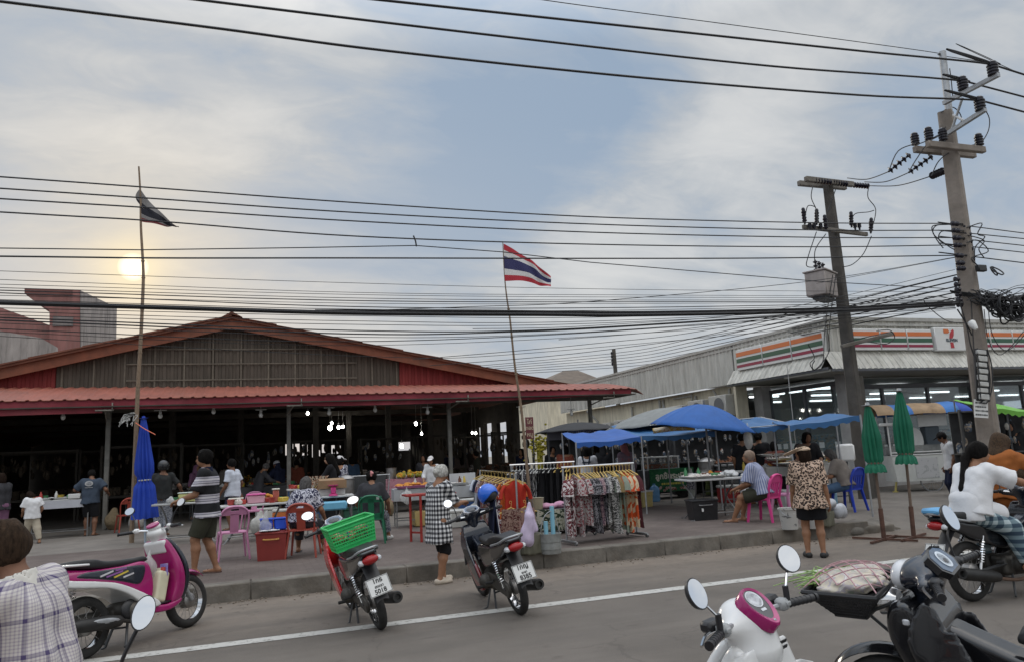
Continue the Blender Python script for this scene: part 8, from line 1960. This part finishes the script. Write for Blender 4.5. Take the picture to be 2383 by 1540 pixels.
L=at(1945,1224);t=thing('weighted_stand','concrete block with a blue pipe beside the leopard print woman','umbrella stand',(L.x,L.y+.3,WALK-.02));SDF(.014,.02).box((0,0,.13),(.16,.15,.13),.03).wrinkle(.006,40,7,(1,1,1)).mesh('block',MATS['mossy concrete'],t);MB().tube([(0,0,.2),(-.04,0,.85)],.022,8).build('pipe_socket',plast('blue pvc pipe',(.2,.42,.52)),t)
o=SDF(.012,.03).ell((-.02,0,.34),(.22,.16,.11)).ell((.3,.02,.2),(.16,.12,.12)).wrinkle(.012,30,12).mesh('rubbish_bag',mat('greyish plastic bag',(.42,.43,.46),.35,0,.25,9));o.location=(L.x+.05,L.y+.28,WALK);tag(o,'grey and white full plastic bags slumped on the concrete block by the blue chair','plastic bag')
L=at(1930,1226);t=thing('paint_can','greyish tin beside the concrete block with the blue pipe','can',(L.x-.12,L.y+.2,WALK-.02));MB().lathe([(0,0),(.11,0),(.115,.24),(.12,.245),(.1,.24),(0,.23)],16).build('can',plast('grey tin',(.36,.35,.33),.5),t)
# ---- umbrellas and awnings
def closed_umbrella(label,base,top,r,z0,z1,m,pole_m,feet=0,band=.75,flare=1.5,name='umbrella'):
 t=thing(name,label,'umbrella',base);d=Vector(top)-Vector(base);rot=d.to_track_quat('Z','Y').to_matrix().to_4x4();L_=d.length
 MB().tube([(0,0,0),d],.022,8).build('pole',pole_m,t)
 q=random.Random(int(r*1000));n=48;pr=[]
 b=MB();vs=[];k=22
 for i in range(k+1):
  f=i/k;z=z1+(z0-z1)*f
  rr=r*(.35+.75*min(1,f*2.2))*(.72 if abs(f-band)<.03 else 1)*(1+(flare-1)*max(0,f-band)/(1-band))
  for j in range(n):
   w=2*PI*j/n;pl=1+(.16+.05*math.sin(f*4))*math.cos(w*12+.6*math.sin(f*5))*min(1,f*5+.3)
   vs.append((rr*pl*math.cos(w),rr*pl*math.sin(w),z+.01*math.cos(w*12)*(f>.95)))
 b.add(vs,[(i*n+j,i*n+(j+1)%n,(i+1)*n+(j+1)%n,(i+1)*n+j)for i in range(k)for j in range(n)]+[tuple(range(n))[::-1]],rot);b.build('canopy',m,t,smooth=60)
 zb2=z1+(z0-z1)*band;MB().lathe([(r*.86,-.015),(r*.9,0),(r*.86,.015)],24,M=rot@Matrix.Translation((0,0,zb2))).build('tie_band',pole_m if feet else plast('pale cord',(.4,.4,.36)),t)
 MB().lathe([(0,.05),(.03,.045),(.035,.01),(r*.9 if feet else.1,0),(0,-.01)],14,M=rot@Matrix.Translation((0,0,z1+.02))).build('top_cap',m if not feet else STEEL,t)
 if feet:
  b=MB()
  for i in range(4):a_=i*PI/2+.4;b.box((.25*math.cos(a_),.25*math.sin(a_),.025),(.5,.035,.03),a_)
  b.lathe([(.035,0),(.035,.5),(.02,.5)],10,M=rot);b.build('foot',mat('rusty foot',(.1,.05,.035),.8,.2,.4,8),t)
 return t
M_UBL,M_UGR=mat('royal blue canvas',(.008,.045,.36),.75,0,.12,5),mat('deep green canvas',(.006,.13,.07),.75,0,.12,5);M_TARP=mat('faded blue tarpaulin',(.03,.12,.28),.6,0,.2,3,dirt=.15)
bu=at(338,1262);tp_=AY(334,968,bu.y)
closed_umbrella('furled royal blue umbrella tied to the bamboo flagpole with an orange cord',bu,tp_,.145,.50,(tp_-bu).length-.06,M_UBL,plast('pale blue pole',(.35,.42,.5)),0,.62,1.55)
o=MB().tube(curve_pts([AY(316,983,bu.y-.2),AY(335,996,bu.y-.22),AY(361,1010,bu.y-.15)],4),.022,6,flat=.4).build('orange_cord',plast('orange cord',(.6,.13,.05)));tag(o,'orange plastic cord tying the furled blue umbrella to the bamboo pole','cord')
b=MB();q=random.Random(7);c=AY(315,965,bu.y-.15)
for i in range(14):b.tube(curve_pts([c,c+Vector((q.uniform(-.22,.05),0,q.uniform(-.02,.06))),c+Vector((q.uniform(-.32,-.05),0,q.uniform(-.25,-.05)))],3),.009,4)
o=b.build('plastic_strips',plast('pale plastic string',(.5,.5,.48)));tag(o,'pale frayed plastic strings knotted on the bamboo pole above the blue umbrella','string')
for i,(bp,tpx,lab)in enumerate((((2058,1257),(2018,938),'shorter furled green market umbrella on an iron foot, nearer the leopard print woman'),((2127,1252),(2092,905),'taller furled green market umbrella on an iron foot, nearer the white cart'))):
 g0=G(*bp,0);g1=AY(*tpx,g0.y);Lh=(g1-g0).length
 closed_umbrella(lab,g0,g1,.115,Lh*.49,Lh-.05,M_UGR,mat('brown wooden pole',(.13,.09,.065),.7,0,.25,8),1,.86,1.25)
def open_umbrella(label,apex,rad,drop,m,zg,n=14,tilt=(0,0),name='umbrella'):
 t=thing(name,label,'umbrella',(apex.x,apex.y,zg));h=apex.z-zg;Q=(Matrix.Rotation(tilt[0],4,'X')@Matrix.Rotation(tilt[1],4,'Y'));T=Matrix.Translation((0,0,h))@Q
 def f(u,v):
  a=2*PI*u;ph=(u*n)%1;sag=4*ph*(1-ph)
  rr=rad*v*(1-.05*sag*v);z=-drop*(v**1.75)-.055*math.sqrt(sag)*v*(1.25-v)+.03*v*v*sag
  return(rr*math.cos(a),rr*math.sin(a),z)
 MB().sheet(f,n*8,10,T,th=.006).build('canopy',m,t,smooth=180)
 MB().tube([(0,0,0),(0,0,h+.08)],.022,8).build('pole',GREYST,t);b=MB()
 for i in range(n):a=2*PI*i/n;b.tube([T@Vector((0,0,-.03)),T@Vector((rad*.55*math.cos(a),rad*.55*math.sin(a),-drop*.36-.03)),T@Vector((rad*.98*math.cos(a),rad*.98*math.sin(a),-drop*.98-.02))],.007,4)
 b.build('rib',DARKSTEEL,t)
 return t
ap=AD(1638,940,16);open_umbrella('big royal blue open umbrella over the grill stalls',ap,1.12,.52,mat('bright blue canvas',(.012,.09,.32),.7,0,.14,4),WALK,14,(R(6),R(6)))
ap=AD(1545,948,19.2);open_umbrella('wide grey open umbrella behind the big blue one',ap,1.6,.42,mat('grey canvas',(.2,.21,.205),.8,0,.12,4),WALK,12,(0,R(-4)))
ap=AD(1345,982,20.5);open_umbrella('black open umbrella by the pale lettered signboard',ap,1.25,.26,mat('black canvas',(.02,.02,.022),.8,0,.2,4),WALK,12)
def tarp(label,corners,m,poles=True,sag=.05,name='awning',th=.01):
 c=[Vector(p)for p in corners];t=thing(name,label,'awning',(0,0,0))
 def f(u,v):
  p=(c[0]*(1-u)+c[1]*u)*(1-v)+(c[3]*(1-u)+c[2]*u)*v
  return p+Vector((0,0,-sag*math.sin(PI*u)*(.4+.6*math.sin(PI*v))+.015*math.sin(u*23)*v+.012*math.sin(u*9+v*7)))
 b=MB().sheet(f,26,10,th=th);b.sheet(lambda u,v:Vector(f(u,0))+Vector((0,-.003,-v*(.10+.02*math.sin(u*40)))),26,2,th=.004);b.build('tarpaulin',m,t,smooth=60)
 if poles:
  for p in c:MB().tube([(p.x,p.y,WALK),(p.x,p.y,p.z+.02)],.018,6).build('pole',STEEL,t)
 else:
  b=MB()
  for i in range(4):b.tube([c[i],c[(i+1)%4]],.014,6)
  b.build('frame',STEEL,t)
 return t
def dz(p,dx,dy,h):return Vector((p.x+dx,p.y+dy,p.z+h))
a_,b_=AD(1340,1030,16.0),AD(1492,1016,16.4);tarp('low bright blue tarpaulin over the shoppers behind the clothes racks',(a_,b_,dz(b_,.5,1.9,.26),dz(a_,.5,1.9,.26)),mat('bright blue tarpaulin',(.014,.085,.33),.6,0,.2,3))
a_,b_=AD(1470,1015,17.0),AD(1665,1004,16.6);tp2=tarp('faded blue tarpaulin with a rolled banner on its edge, under the big blue umbrella',(a_,b_,dz(b_,.5,2.0,.32),dz(a_,.5,2.0,.32)),M_TARP)
MB().tube(curve_pts([dz(a_.lerp(b_,.25),0,-.05,.10),dz(a_.lerp(b_,.5),0,-.05,.13),dz(a_.lerp(b_,.75),0,-.05,.12)],4),.06,8).build('rolled_banner',blotch_mat('rolled printed banner',[(.4,.15,.1),(.5,.45,.35),(.45,.3,.08),(.3,.35,.4)],5),tp2)
a_,b_=AD(1722,996,16.6),AD(1842,985,15.8);tarp('faded blue tarpaulin, short, just right of the big blue umbrella',(a_,b_,dz(b_,.4,1.5,.22),dz(a_,.4,1.5,.22)),M_TARP,False)
a_,b_=AD(1836,990,14.6),AD(2002,966,13.6);tarp('long faded blue tarpaulin sloping up toward the dark utility pole',(a_,b_,dz(b_,.9,1.6,.12),dz(a_,.9,1.6,.12)),M_TARP,True,.03)
a_,b_=AD(2318,950,15.5),AD(2420,958,15.0);tarp('lime green awning at the right edge behind the tall concrete pole',(a_,b_,dz(b_,1,1.8,.3),dz(a_,1,1.8,.3)),mat('lime green canvas',(.16,.42,.06),.7,0,.1,4),True,.02)
# signs
def signboard(label,pl,pr,Y,m,rows,ink,name='signboard',th=.03):
 a,b=AY(*pl,Y),AY(*pr,Y);w,h=b.x-a.x,a.z-b.z;t=thing(name,label,'sign',((a.x+b.x)/2,Y,(a.z+b.z)/2));MB().box((0,0,0),(w,th,h),bev=.004).build('board',m,t)
 for s,y,sz in rows:text('sign_lettering',s,sz,facing((0,-th/2-.002,y*h),(0,-1,0)),ink,t,bold=sz*.02)
 MB().tube([(-w*.42,th,-h/2),(-w*.42,th,-(a.z+b.z)/2+WALK)],.02,6).tube([(w*.42,th,-h/2),(w*.42,th,-(a.z+b.z)/2+WALK)],.02,6).build('post',DARKSTEEL,t);return t
signboard('pale blue signboard with dark blue Thai lettering under the black umbrella',(1318,996),(1383,1019),18.6,plast('pale blue board',(.36,.42,.56),.1),[('น้ำชักชา เส้นตานม้า',.16,.125),('กาแฟโบราณ',-.28,.07)],mat('dark blue ink',(.02,.03,.15),.6))
signboard('dark grey menu board of faint lines beside the pale blue signboard',(1272,998),(1316,1022),18.7,plast('dark grey board',(.09,.09,.11)),[],M_INK)
signboard('narrow dark red hanging sign with pale Thai lettering by the leaning flagpole',(1222,970),(1243,1020),20.5,plast('dark red board',(.13,.03,.035)),[('ไก่',.28,.17),('ทอด',.0,.15),('หมู',-.3,.17)],mat('pale gold ink',(.45,.36,.25),.6))
p=AY(1255,1035,22);t=thing('flower_stall','stand of yellow flowers in pots beyond the leaning flagpole','flower stand',(p.x,22,WALK));MB().box((0,0,.4),(.9,.5,.8),bev=.02).build('stand',DARKSTEEL,t);b=MB();q=random.Random(12)
for i in range(120):b.ball((q.gauss(0,.2),q.gauss(0,.12),p.z-WALK+q.gauss(0,.18)),(.05,.04,.03),5,rot=Matrix.Rotation(q.uniform(0,3),3,'X'))
b.tube([(0,0,.8),(0,0,p.z-WALK)],.1,8);b.build('flowers',blotch_mat('yellow flowers',[(.06,.08,.02),(.4,.33,.03),(.5,.45,.08),(.1,.13,.03)],9),t)
# clutter hung and stacked under the stalls
q=random.Random(31)
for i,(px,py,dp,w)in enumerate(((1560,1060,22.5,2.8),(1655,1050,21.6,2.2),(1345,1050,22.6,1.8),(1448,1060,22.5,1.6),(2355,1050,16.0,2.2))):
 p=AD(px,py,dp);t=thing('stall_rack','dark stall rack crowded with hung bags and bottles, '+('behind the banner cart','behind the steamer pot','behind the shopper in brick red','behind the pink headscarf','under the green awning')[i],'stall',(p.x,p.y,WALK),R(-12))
 b=MB()
 for x in(-w/2,0,w/2):b.box((x,0,.95),(.05,.05,1.9))
 for z in(.5,.95,1.85):b.box((0,.1,z),(w,.5,.03))
 b.build('frame',DARKSTEEL,t)
 MB().box((0,.34,.95),(w,.02,1.85)).build('shade_sheet',mat('dark shade sheet',(.04,.04,.042),.85,0,.4,3),t)  # added dark sheet stands in for the shade under the canopies
 b=MB()
 for k in range(int(w*26)):
  z=q.choice((.52,.97,1.2,1.5,1.6));s_=q.uniform(.04,.1);x=q.uniform(-w/2,w/2)
  if z>1.1:b.ball((x,q.uniform(-.15,.15),z),(s_*.6,s_*.5,s_*1.2),7)
  else:b.lathe([(0,0),(s_*.6,0),(s_*.6,s_*1.8),(s_*.25,s_*2.3),(0,s_*2.3)],8,c=(x,q.uniform(-.1,.2),z))
 b.build('goods',blotch_mat('stall goods',[(.03,.03,.033),(.22,.18,.14),(.07,.09,.12),(.42,.4,.37),(.22,.08,.05)],4.5,1),t)
o=thing('plastic_bag','clear bag hanging from the edge of the big blue umbrella','plastic bag',AD(1742,1072-60,15.6));SDF(.02,.03).ell((0,0,-.1),(.1,.08,.18)).cone((0,0,0),(0,0,.25),.05,.015).wrinkle(.012,30,3).mesh('bag',M_PBAG,o)
o=MB().box((0,0,.15),(.5,.36,.3),bev=.02).build('crate',plast('bright green crate',(.03,.3,.08)));o.location=at(1772,1138);o.location.z=WALK+.45;tag(o,'bright green crate on a stand behind the seated man in pinstripes','crate')
o2=table('small stand under the bright green crate',(o.location.x,o.location.y,WALK),0,(.6,.45),.45,DARKSTEEL,DARKSTEEL)
o=MB().box((0,0,.2),(.5,.4,.4),bev=.02).build('crate',plast('pale grey crate',(.35,.35,.34),.3));o.location=at(1815,1150);tag(o,'pale grey crate behind the empty pink chair','crate')
L=at(2040,1128);lidbox('dark blue bulky cool box behind the shorter green umbrella',L,-20,(.9,.6,.46),plast('dark blue cool box',(.03,.03,.09)),plast('dark blue cool box',(.03,.03,.09)),GREYST)
o=MB().box((0,0,.2),(.4,.34,.34),bev=.02).build('crate',plast('olive crate',(.14,.17,.06),.3));o.location=at(2072,1122);tag(o,'olive green crate between the green umbrellas','crate')
# white cart with the arched canopy
L=at(2150,1140);t=thing('food_cart','white food cart under an arched brown and blue canopy, behind the taller green umbrella','food cart',(L.x,L.y,WALK-.02),R(-24))
b=MB().prism([(-.75,.28),(.62,.28),(.72,.92),(-.82,.92)],-.35,.35,'y');b.build('cart_body',plast('white cart panel',(.62,.63,.6),.12),t)
MB().box((.0,-.356,.6),(.55,.008,.5)).build('picture_panel',blotch_mat('faded picture',[(.42,.43,.43),(.55,.55,.55),(.34,.36,.38)],5),t)
b=MB()
for x in(-.82,.72):
 for y in(-.33,.33):b.tube([(x,y,.92),(x*1.0,y,1.95)],.018,6)
b.tube([(-.82,-.35,1.0),(.72,-.35,1.0)],.016,6).tube([(-.82,-.35,.93),(.72,-.35,.93)],.016,6);b.build('frame',WHITEPL,t)
MB().box((-.05,0,1.06),(1.5,.62,.22)).build('glass_case',mat('cloudy acrylic',(.3,.31,.3),.15,0,.3,6,alpha=.6),t);MB().sheet(lambda u,v:(-.3+.36*u+.06*math.sin(v*3),-.1,1.0+.62*v-.1*(2*u-1)**2*v),8,8,th=.03).build('white_machine',WHITEPL,t);MB().box((.35,.0,1.35),(.36,.3,.55),bev=.02).build('dark_cabinet',plast('slate cabinet',(.07,.09,.11)),t)
MB().box((.35,-.2,1.78),(.7,.02,.3)).build('white_board',WHITEPL,t)
def arch(u,v):a=PI*(.02+.96*v);return(-1.15+2.0*u,.62*math.cos(a),1.92+.30*math.sin(a)+.012*math.sin(u*14))
cm=MB().sheet(arch,18,14,th=.012);cm.m=[]
for k in range(len(cm.f)):cm.m.append(0)
for k in range(18*14*2):u=(k%252)//14;cm.m[k]=1 if u in(4,5,6,7)or u>14 else 0
cm.build('arched_canopy',[sheetwall('stained tan canvas',(.33,.23,.14),.1,st=.6,stain=(.12,.065,.035)),mat('blue canvas stripe',(.03,.15,.42),.65,0,.2,4)],t)
MB().sheet(lambda u,v:(.85+.5*math.sin(PI/2*u),.62*math.cos(PI*(.02+.96*v))*math.cos(PI/2*u*.9),1.92+.30*math.sin(PI*(.02+.96*v))*math.cos(PI/2*u)),8,14,th=.01).build('canopy_hood',mat('deep blue canvas',(.008,.05,.33),.65,0,.15,4),t)
MB().lathe([(.26,-.02),(.285,-.02),(.285,.02),(.26,.02),(.26,-.02)],28,axis='y',c=(.1,-.30,.285)).lathe([(0,-.01),(.03,-.01),(.03,.01),(0,.01)],10,axis='y',c=(.1,-.3,.285)).build('wheel',STEEL,t);b=MB()
for k in range(12):a=k*PI/6;b.tube([(.1,-.3,.285),(.1+.26*math.cos(a),-.3,.285+.26*math.sin(a))],.004,4)
b.build('spokes',STEEL,t);MB().tube([(-.72,-.2,.3),(-.78,-.2,.02)],.025,6).box((-.78,-.2,.03),(.1,.1,.04)).build('prop',plast('yellow prop',(.45,.38,.12)),t)
MB().box((-.78,-.36,1.72),(.5,.1,.08),bev=.02).build('lamp_case',WHITEPL,t)
# ---- goods hung and stacked in the hall
q=random.Random(77)
for i,(px,dp,w)in enumerate(((40,27,3.2),(120,29,3),(330,25.5,2.2),(470,27,2.6),(630,28.5,2.4),(745,27.5,1.8),(905,28,2.0),(1035,27,1.6),(1125,29.5,2.2),(1195,26.5,1.6))):
 p=AY(px,1080,dp);lab='dim market stall frame hung with bags and packets, '+('at the far left of the hall','behind the child','behind the furled umbrella','behind the striped man','behind the stooped vendor','beyond the second post','beyond the wire cage','left of the third post','right of the third post','by the leaning flagpole')[i]
 t=thing('stall_rack',lab,'stall',(p.x,dp,WALK),R(q.uniform(-8,8)))
 b=MB()
 for x in(-w/2,w/2):b.box((x,0,1.15),(.06,.06,2.3));b.box((x,.9,1.15),(.06,.06,2.3))
 for z in(.75,2.25):b.box((0,0,z),(w,.05,.05));b.box((0,.9,z),(w,.05,.05))
 b.box((0,.45,.78),(w,.95,.03));b.build('frame',mat('dark timber column',(.05,.044,.036)),t)
 b=MB()
 for k in range(int(w*20)):
  s_=q.uniform(.05,.13);x=q.uniform(-w/2,w/2)
  if q.random()<.45:zz=q.uniform(1.5,2.1);b.ball((x,q.uniform(-.05,.8),zz),(s_*.6,s_*.5,s_*1.3),6)
  else:b.box((x,q.uniform(0,.8),.80+s_),(s_*1.6,s_*1.4,s_*2),q.uniform(0,3),bev=.01)
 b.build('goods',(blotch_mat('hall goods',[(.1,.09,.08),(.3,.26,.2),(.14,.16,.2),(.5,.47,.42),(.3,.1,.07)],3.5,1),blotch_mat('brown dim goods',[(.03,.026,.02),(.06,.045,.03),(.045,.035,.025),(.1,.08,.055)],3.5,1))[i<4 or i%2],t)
 # coolers, crates, sacks and bags about the stalls
def foam(label,loc,rz,s,m,ml=None):
 t=thing('cool_box',label,'cool box',loc,R(rz));MB().box((0,0,s[2]/2),s,bev=.02).build('box_body',m,t);MB().box((0,0,s[2]+.03),(s[0]+.02,s[1]+.02,.06),bev=.015).build('lid',ml or m,t)
FOAM=plast('off white foam',(.5,.5,.47),.3)
foam('white foam box under the long stall table near the vendor in navy tunic',at(622,1215),8,(.55,.38,.32),FOAM)
foam('orange cool box with a white lid beside the second awning post',at(660,1222),-6,(.5,.36,.34),plast('orange cooler',(.5,.14,.03)),FOAM)
foam('dark green cool box beside the aluminium pot table',at(822,1222),4,(.5,.4,.36),plast('dark green cooler',(.03,.11,.07)))
foam('white foam box on the ground at the near end of the pastry table',at(1075,1225),-8,(.5,.36,.3),FOAM)
foam('blue cool box in the shade behind the gingham woman',at(1100,1205),10,(.55,.4,.4),plast('blue cooler',(.03,.1,.3)),FOAM)
foam('red cool box between the grill cart and the meat shelf',at(1700,1168),-10,(.5,.38,.36),plast('red cooler',(.35,.03,.03)),FOAM)
foam('white foam box under the white topped work table',at(1850,1182),-14,(.55,.4,.34),FOAM)
foam('pale blue cool box under the tiered snack stall',at(1915,1178),-14,(.5,.4,.4),plast('pale blue cooler',(.2,.35,.45)),FOAM)
def sack(label,loc,m,s=1.):o=SDF(.018,.04).ell((0,0,.2),(.2,.17,.22)).cone((0,0,.35),(.02,0,.5),.1,.05).cut((0,0,0),(0,0,-1)).wrinkle(.014,22,int(loc[0]*9)%60).mesh('sack',m);o.location=loc;tag(o,label,'sack')
BURL,WSACK=mat('burlap',(.2,.15,.09),.95,0,.25,20),mat('white woven sack',(.42,.41,.38),.8,0,.2,14)
sack('brown burlap sack slumped in the shade by the first awning post',at(262,1232),BURL);sack('white woven sack leaning by the dark red chair',at(318,1232),WSACK)
sack('white woven sack under the table of plastic boxes',at(605,1246),WSACK);sack('brown sack behind the wire cage in the aisle',at(900,1200),BURL);sack('white sack behind the side clothes rack',at(1112,1216),WSACK)
for i,(px,dp,H_,w,m_)in enumerate(((455,24.5,1.6,'in a mauve headscarf among the dim benches behind the helmeted rider',C_MAUVE),(520,25.5,1.66,'in grey between the striped man and the white tee shirt man',C_GREYT),(690,26,1.6,'in rust behind the second post',C_RUST),(820,25.5,1.62,'in dark denim beside the aluminium pot',C_DENIM),(1110,25.0,1.6,'in olive right of the third post',C_OLIVE),(1215,24.2,1.6,'in navy at the open end of the hall',C_DNAVY),(1285,21.5,1.6,'in black beside the dark grey menu board',C_BLACK))):
 p=AY(px,1060,dp);person('shopper '+w,(p.x,dp,WALK),50*i-120,H_,1.05,.022,top=dict(m=m_,sl=1.2,drop=.12),bottom=dict(len=1.9,m=C_BLACK),hair=None if i==0 else dict(kind=('short','bob')[i%2]),scarf=dict(m=C_MAUVE)if i==0 else None,skin=SK1)
 # small goods laid out on the tables
CL_M=[plast('red tub plastic',(.4,.05,.04)),plast('yellow tub plastic',(.55,.4,.06)),plast('white tub plastic',(.55,.55,.53)),plast('green tub plastic',(.06,.22,.09)),mat('brown sauce jar',(.12,.045,.02),.2,0,.2,8),F_ORANGE,F_FRUIT,F_WHITE,mat('milky plastic bags',(.45,.45,.44),.4,0,.3,9)]
PROTO={}
def small(kind,m,name,label,loc,group):
 k=(kind,m.name)
 if k not in PROTO:
  b=MB()
  if kind==0:b.lathe([(0,0),(.055,0),(.07,.1),(.074,.105),(.06,.1),(0,.09)],12)
  elif kind==1:b.box((0,0,.045),(.19,.13,.09),bev=.012)
  elif kind==2:b.lathe([(0,0),(.035,0),(.035,.13),(.015,.17),(.015,.2),(0,.2)],10)
  else:
   for i in range(5):b.ball((.05*math.cos(i*1.26),.05*math.sin(i*1.26),.045),(.05,.045,.05),7)
   b.ball((0,0,.09),.045,7)
  PROTO[k]=b.build(name,m);o=PROTO[k]
 else:
  o=PROTO[k].copy();COL.objects.link(o);o.name=name
 o.location=loc;o.rotation_euler=(0,0,q.uniform(0,3));tag(o,label,{'tub':'tub','food_box':'box','sauce_bottle':'bottle','snack_pile':'food'}[name],group);return o
q=random.Random(41)
for px,py,dx,dy,h,w,d,n,lab in((565,1262,.22,.3,.725,1.2,.5,9,'the low table of plastic boxes'),(430,1262,0,.2,.805,1.1,.5,7,'the folding table by the helmeted rider'),(752,1250,.15,.3,.805,.85,.5,8,'the skewer stall table'),(560,1205,.3,.4,.885,3.2,.9,16,'the long stall table'),(1015,1222,.1,.35,.815,1.8,.6,12,'the pastry table'),(955,1190,0,.4,.915,1.2,.7,10,'the fruit stall table'),(690,1210,.2,0,.825,.85,.5,7,'the blue-legged table'),(1838,1176,-.1,.6,.805,1.8,.5,10,'the white topped work table'),(1672,1208,.1,.35,.79,1.0,.6,8,'the folding steel table'),(134,1252,0,.45,.905,1.15,.6,8,'the white metal table')):
 L=at(px,py)
 for i in range(n):
  kd=q.randrange(4);nm=('tub','food_box','sauce_bottle','snack_pile')[kd];m=CL_M[q.randrange(0,5)]if kd<3 else CL_M[q.randrange(5,9)]
  cn=m.name.replace(' plastic','').replace(' tub','')
  cw={'red':'red ','yellow':'yellow ','white':'white ','green':'green ','brown sauce jar':'brown ','orange fried pastry':'orange ','mixed fruit':'mixed ','white bundled food':'pale '}.get(cn,'')
  small(kd,m,nm,'small '+cw+('round tub','flat food box','sauce bottle','pile of wrapped snacks')[kd]+' on '+lab,(L.x+dx+q.uniform(-w,w)*.47,L.y+dy+q.uniform(-d,d)*.42,WALK+h),'small goods on '+lab)
for i,(px,py,w)in enumerate(((1600,1150,'by the banner cart'),(1668,1150,'under the big steamer pot'),(1760,1165,'behind the seated man'),(1795,1160,'behind the hot pink chair'),(1880,1160,'beside the white topped work table'),(1545,1128,'behind the blue water jug'),(1420,1180,'beyond the patterned blouses'),(1300,1180,'below the dark grey menu board'))):
 m=(plast('dark plastic crate',(.05,.05,.055)),plast('olive crate',(.14,.17,.06)),plast('blue crate',(.03,.09,.25)),plast('pale grey crate',(.35,.35,.34)))[i%4]
 o=MB().box((0,0,.15),(.5,.36,.3),bev=.015).box((0,0,.453),(.48,.34,.3),bev=.015).build('crate',m);o.location=at(px,py);tag(o,('dark','olive','blue','pale grey')[i%4]+' plastic crate stacked '+w,'crate')
 o=pile('produce','loose produce heaped on the '+('dark','olive','blue','pale grey')[i%4]+' crate '+w,'produce',(o.location.x,o.location.y,WALK+.61),(F_FRUIT,F_DARK,F_ORANGE,F_WHITE)[i%4],.2,.14,.1,22,.05,60+i)
 # ---- camera and picture
cam=D.cameras.new('camera');cam.sensor_width=36;cam.lens=36*FPX/2383;cam.clip_end=2000;cam.clip_start=.05
co=D.objects.new('camera',cam);COL.objects.link(co)
co.matrix_world=Matrix.Translation((0,0,EYE))@CAM_ROT.to_4x4()
SC.camera=co
SC.view_settings.view_transform='Standard';SC.view_settings.look='None';SC.view_settings.exposure=0;SC.view_settings.gamma=1
SC.cycles.use_denoising=True
SC.cycles.max_bounces=8
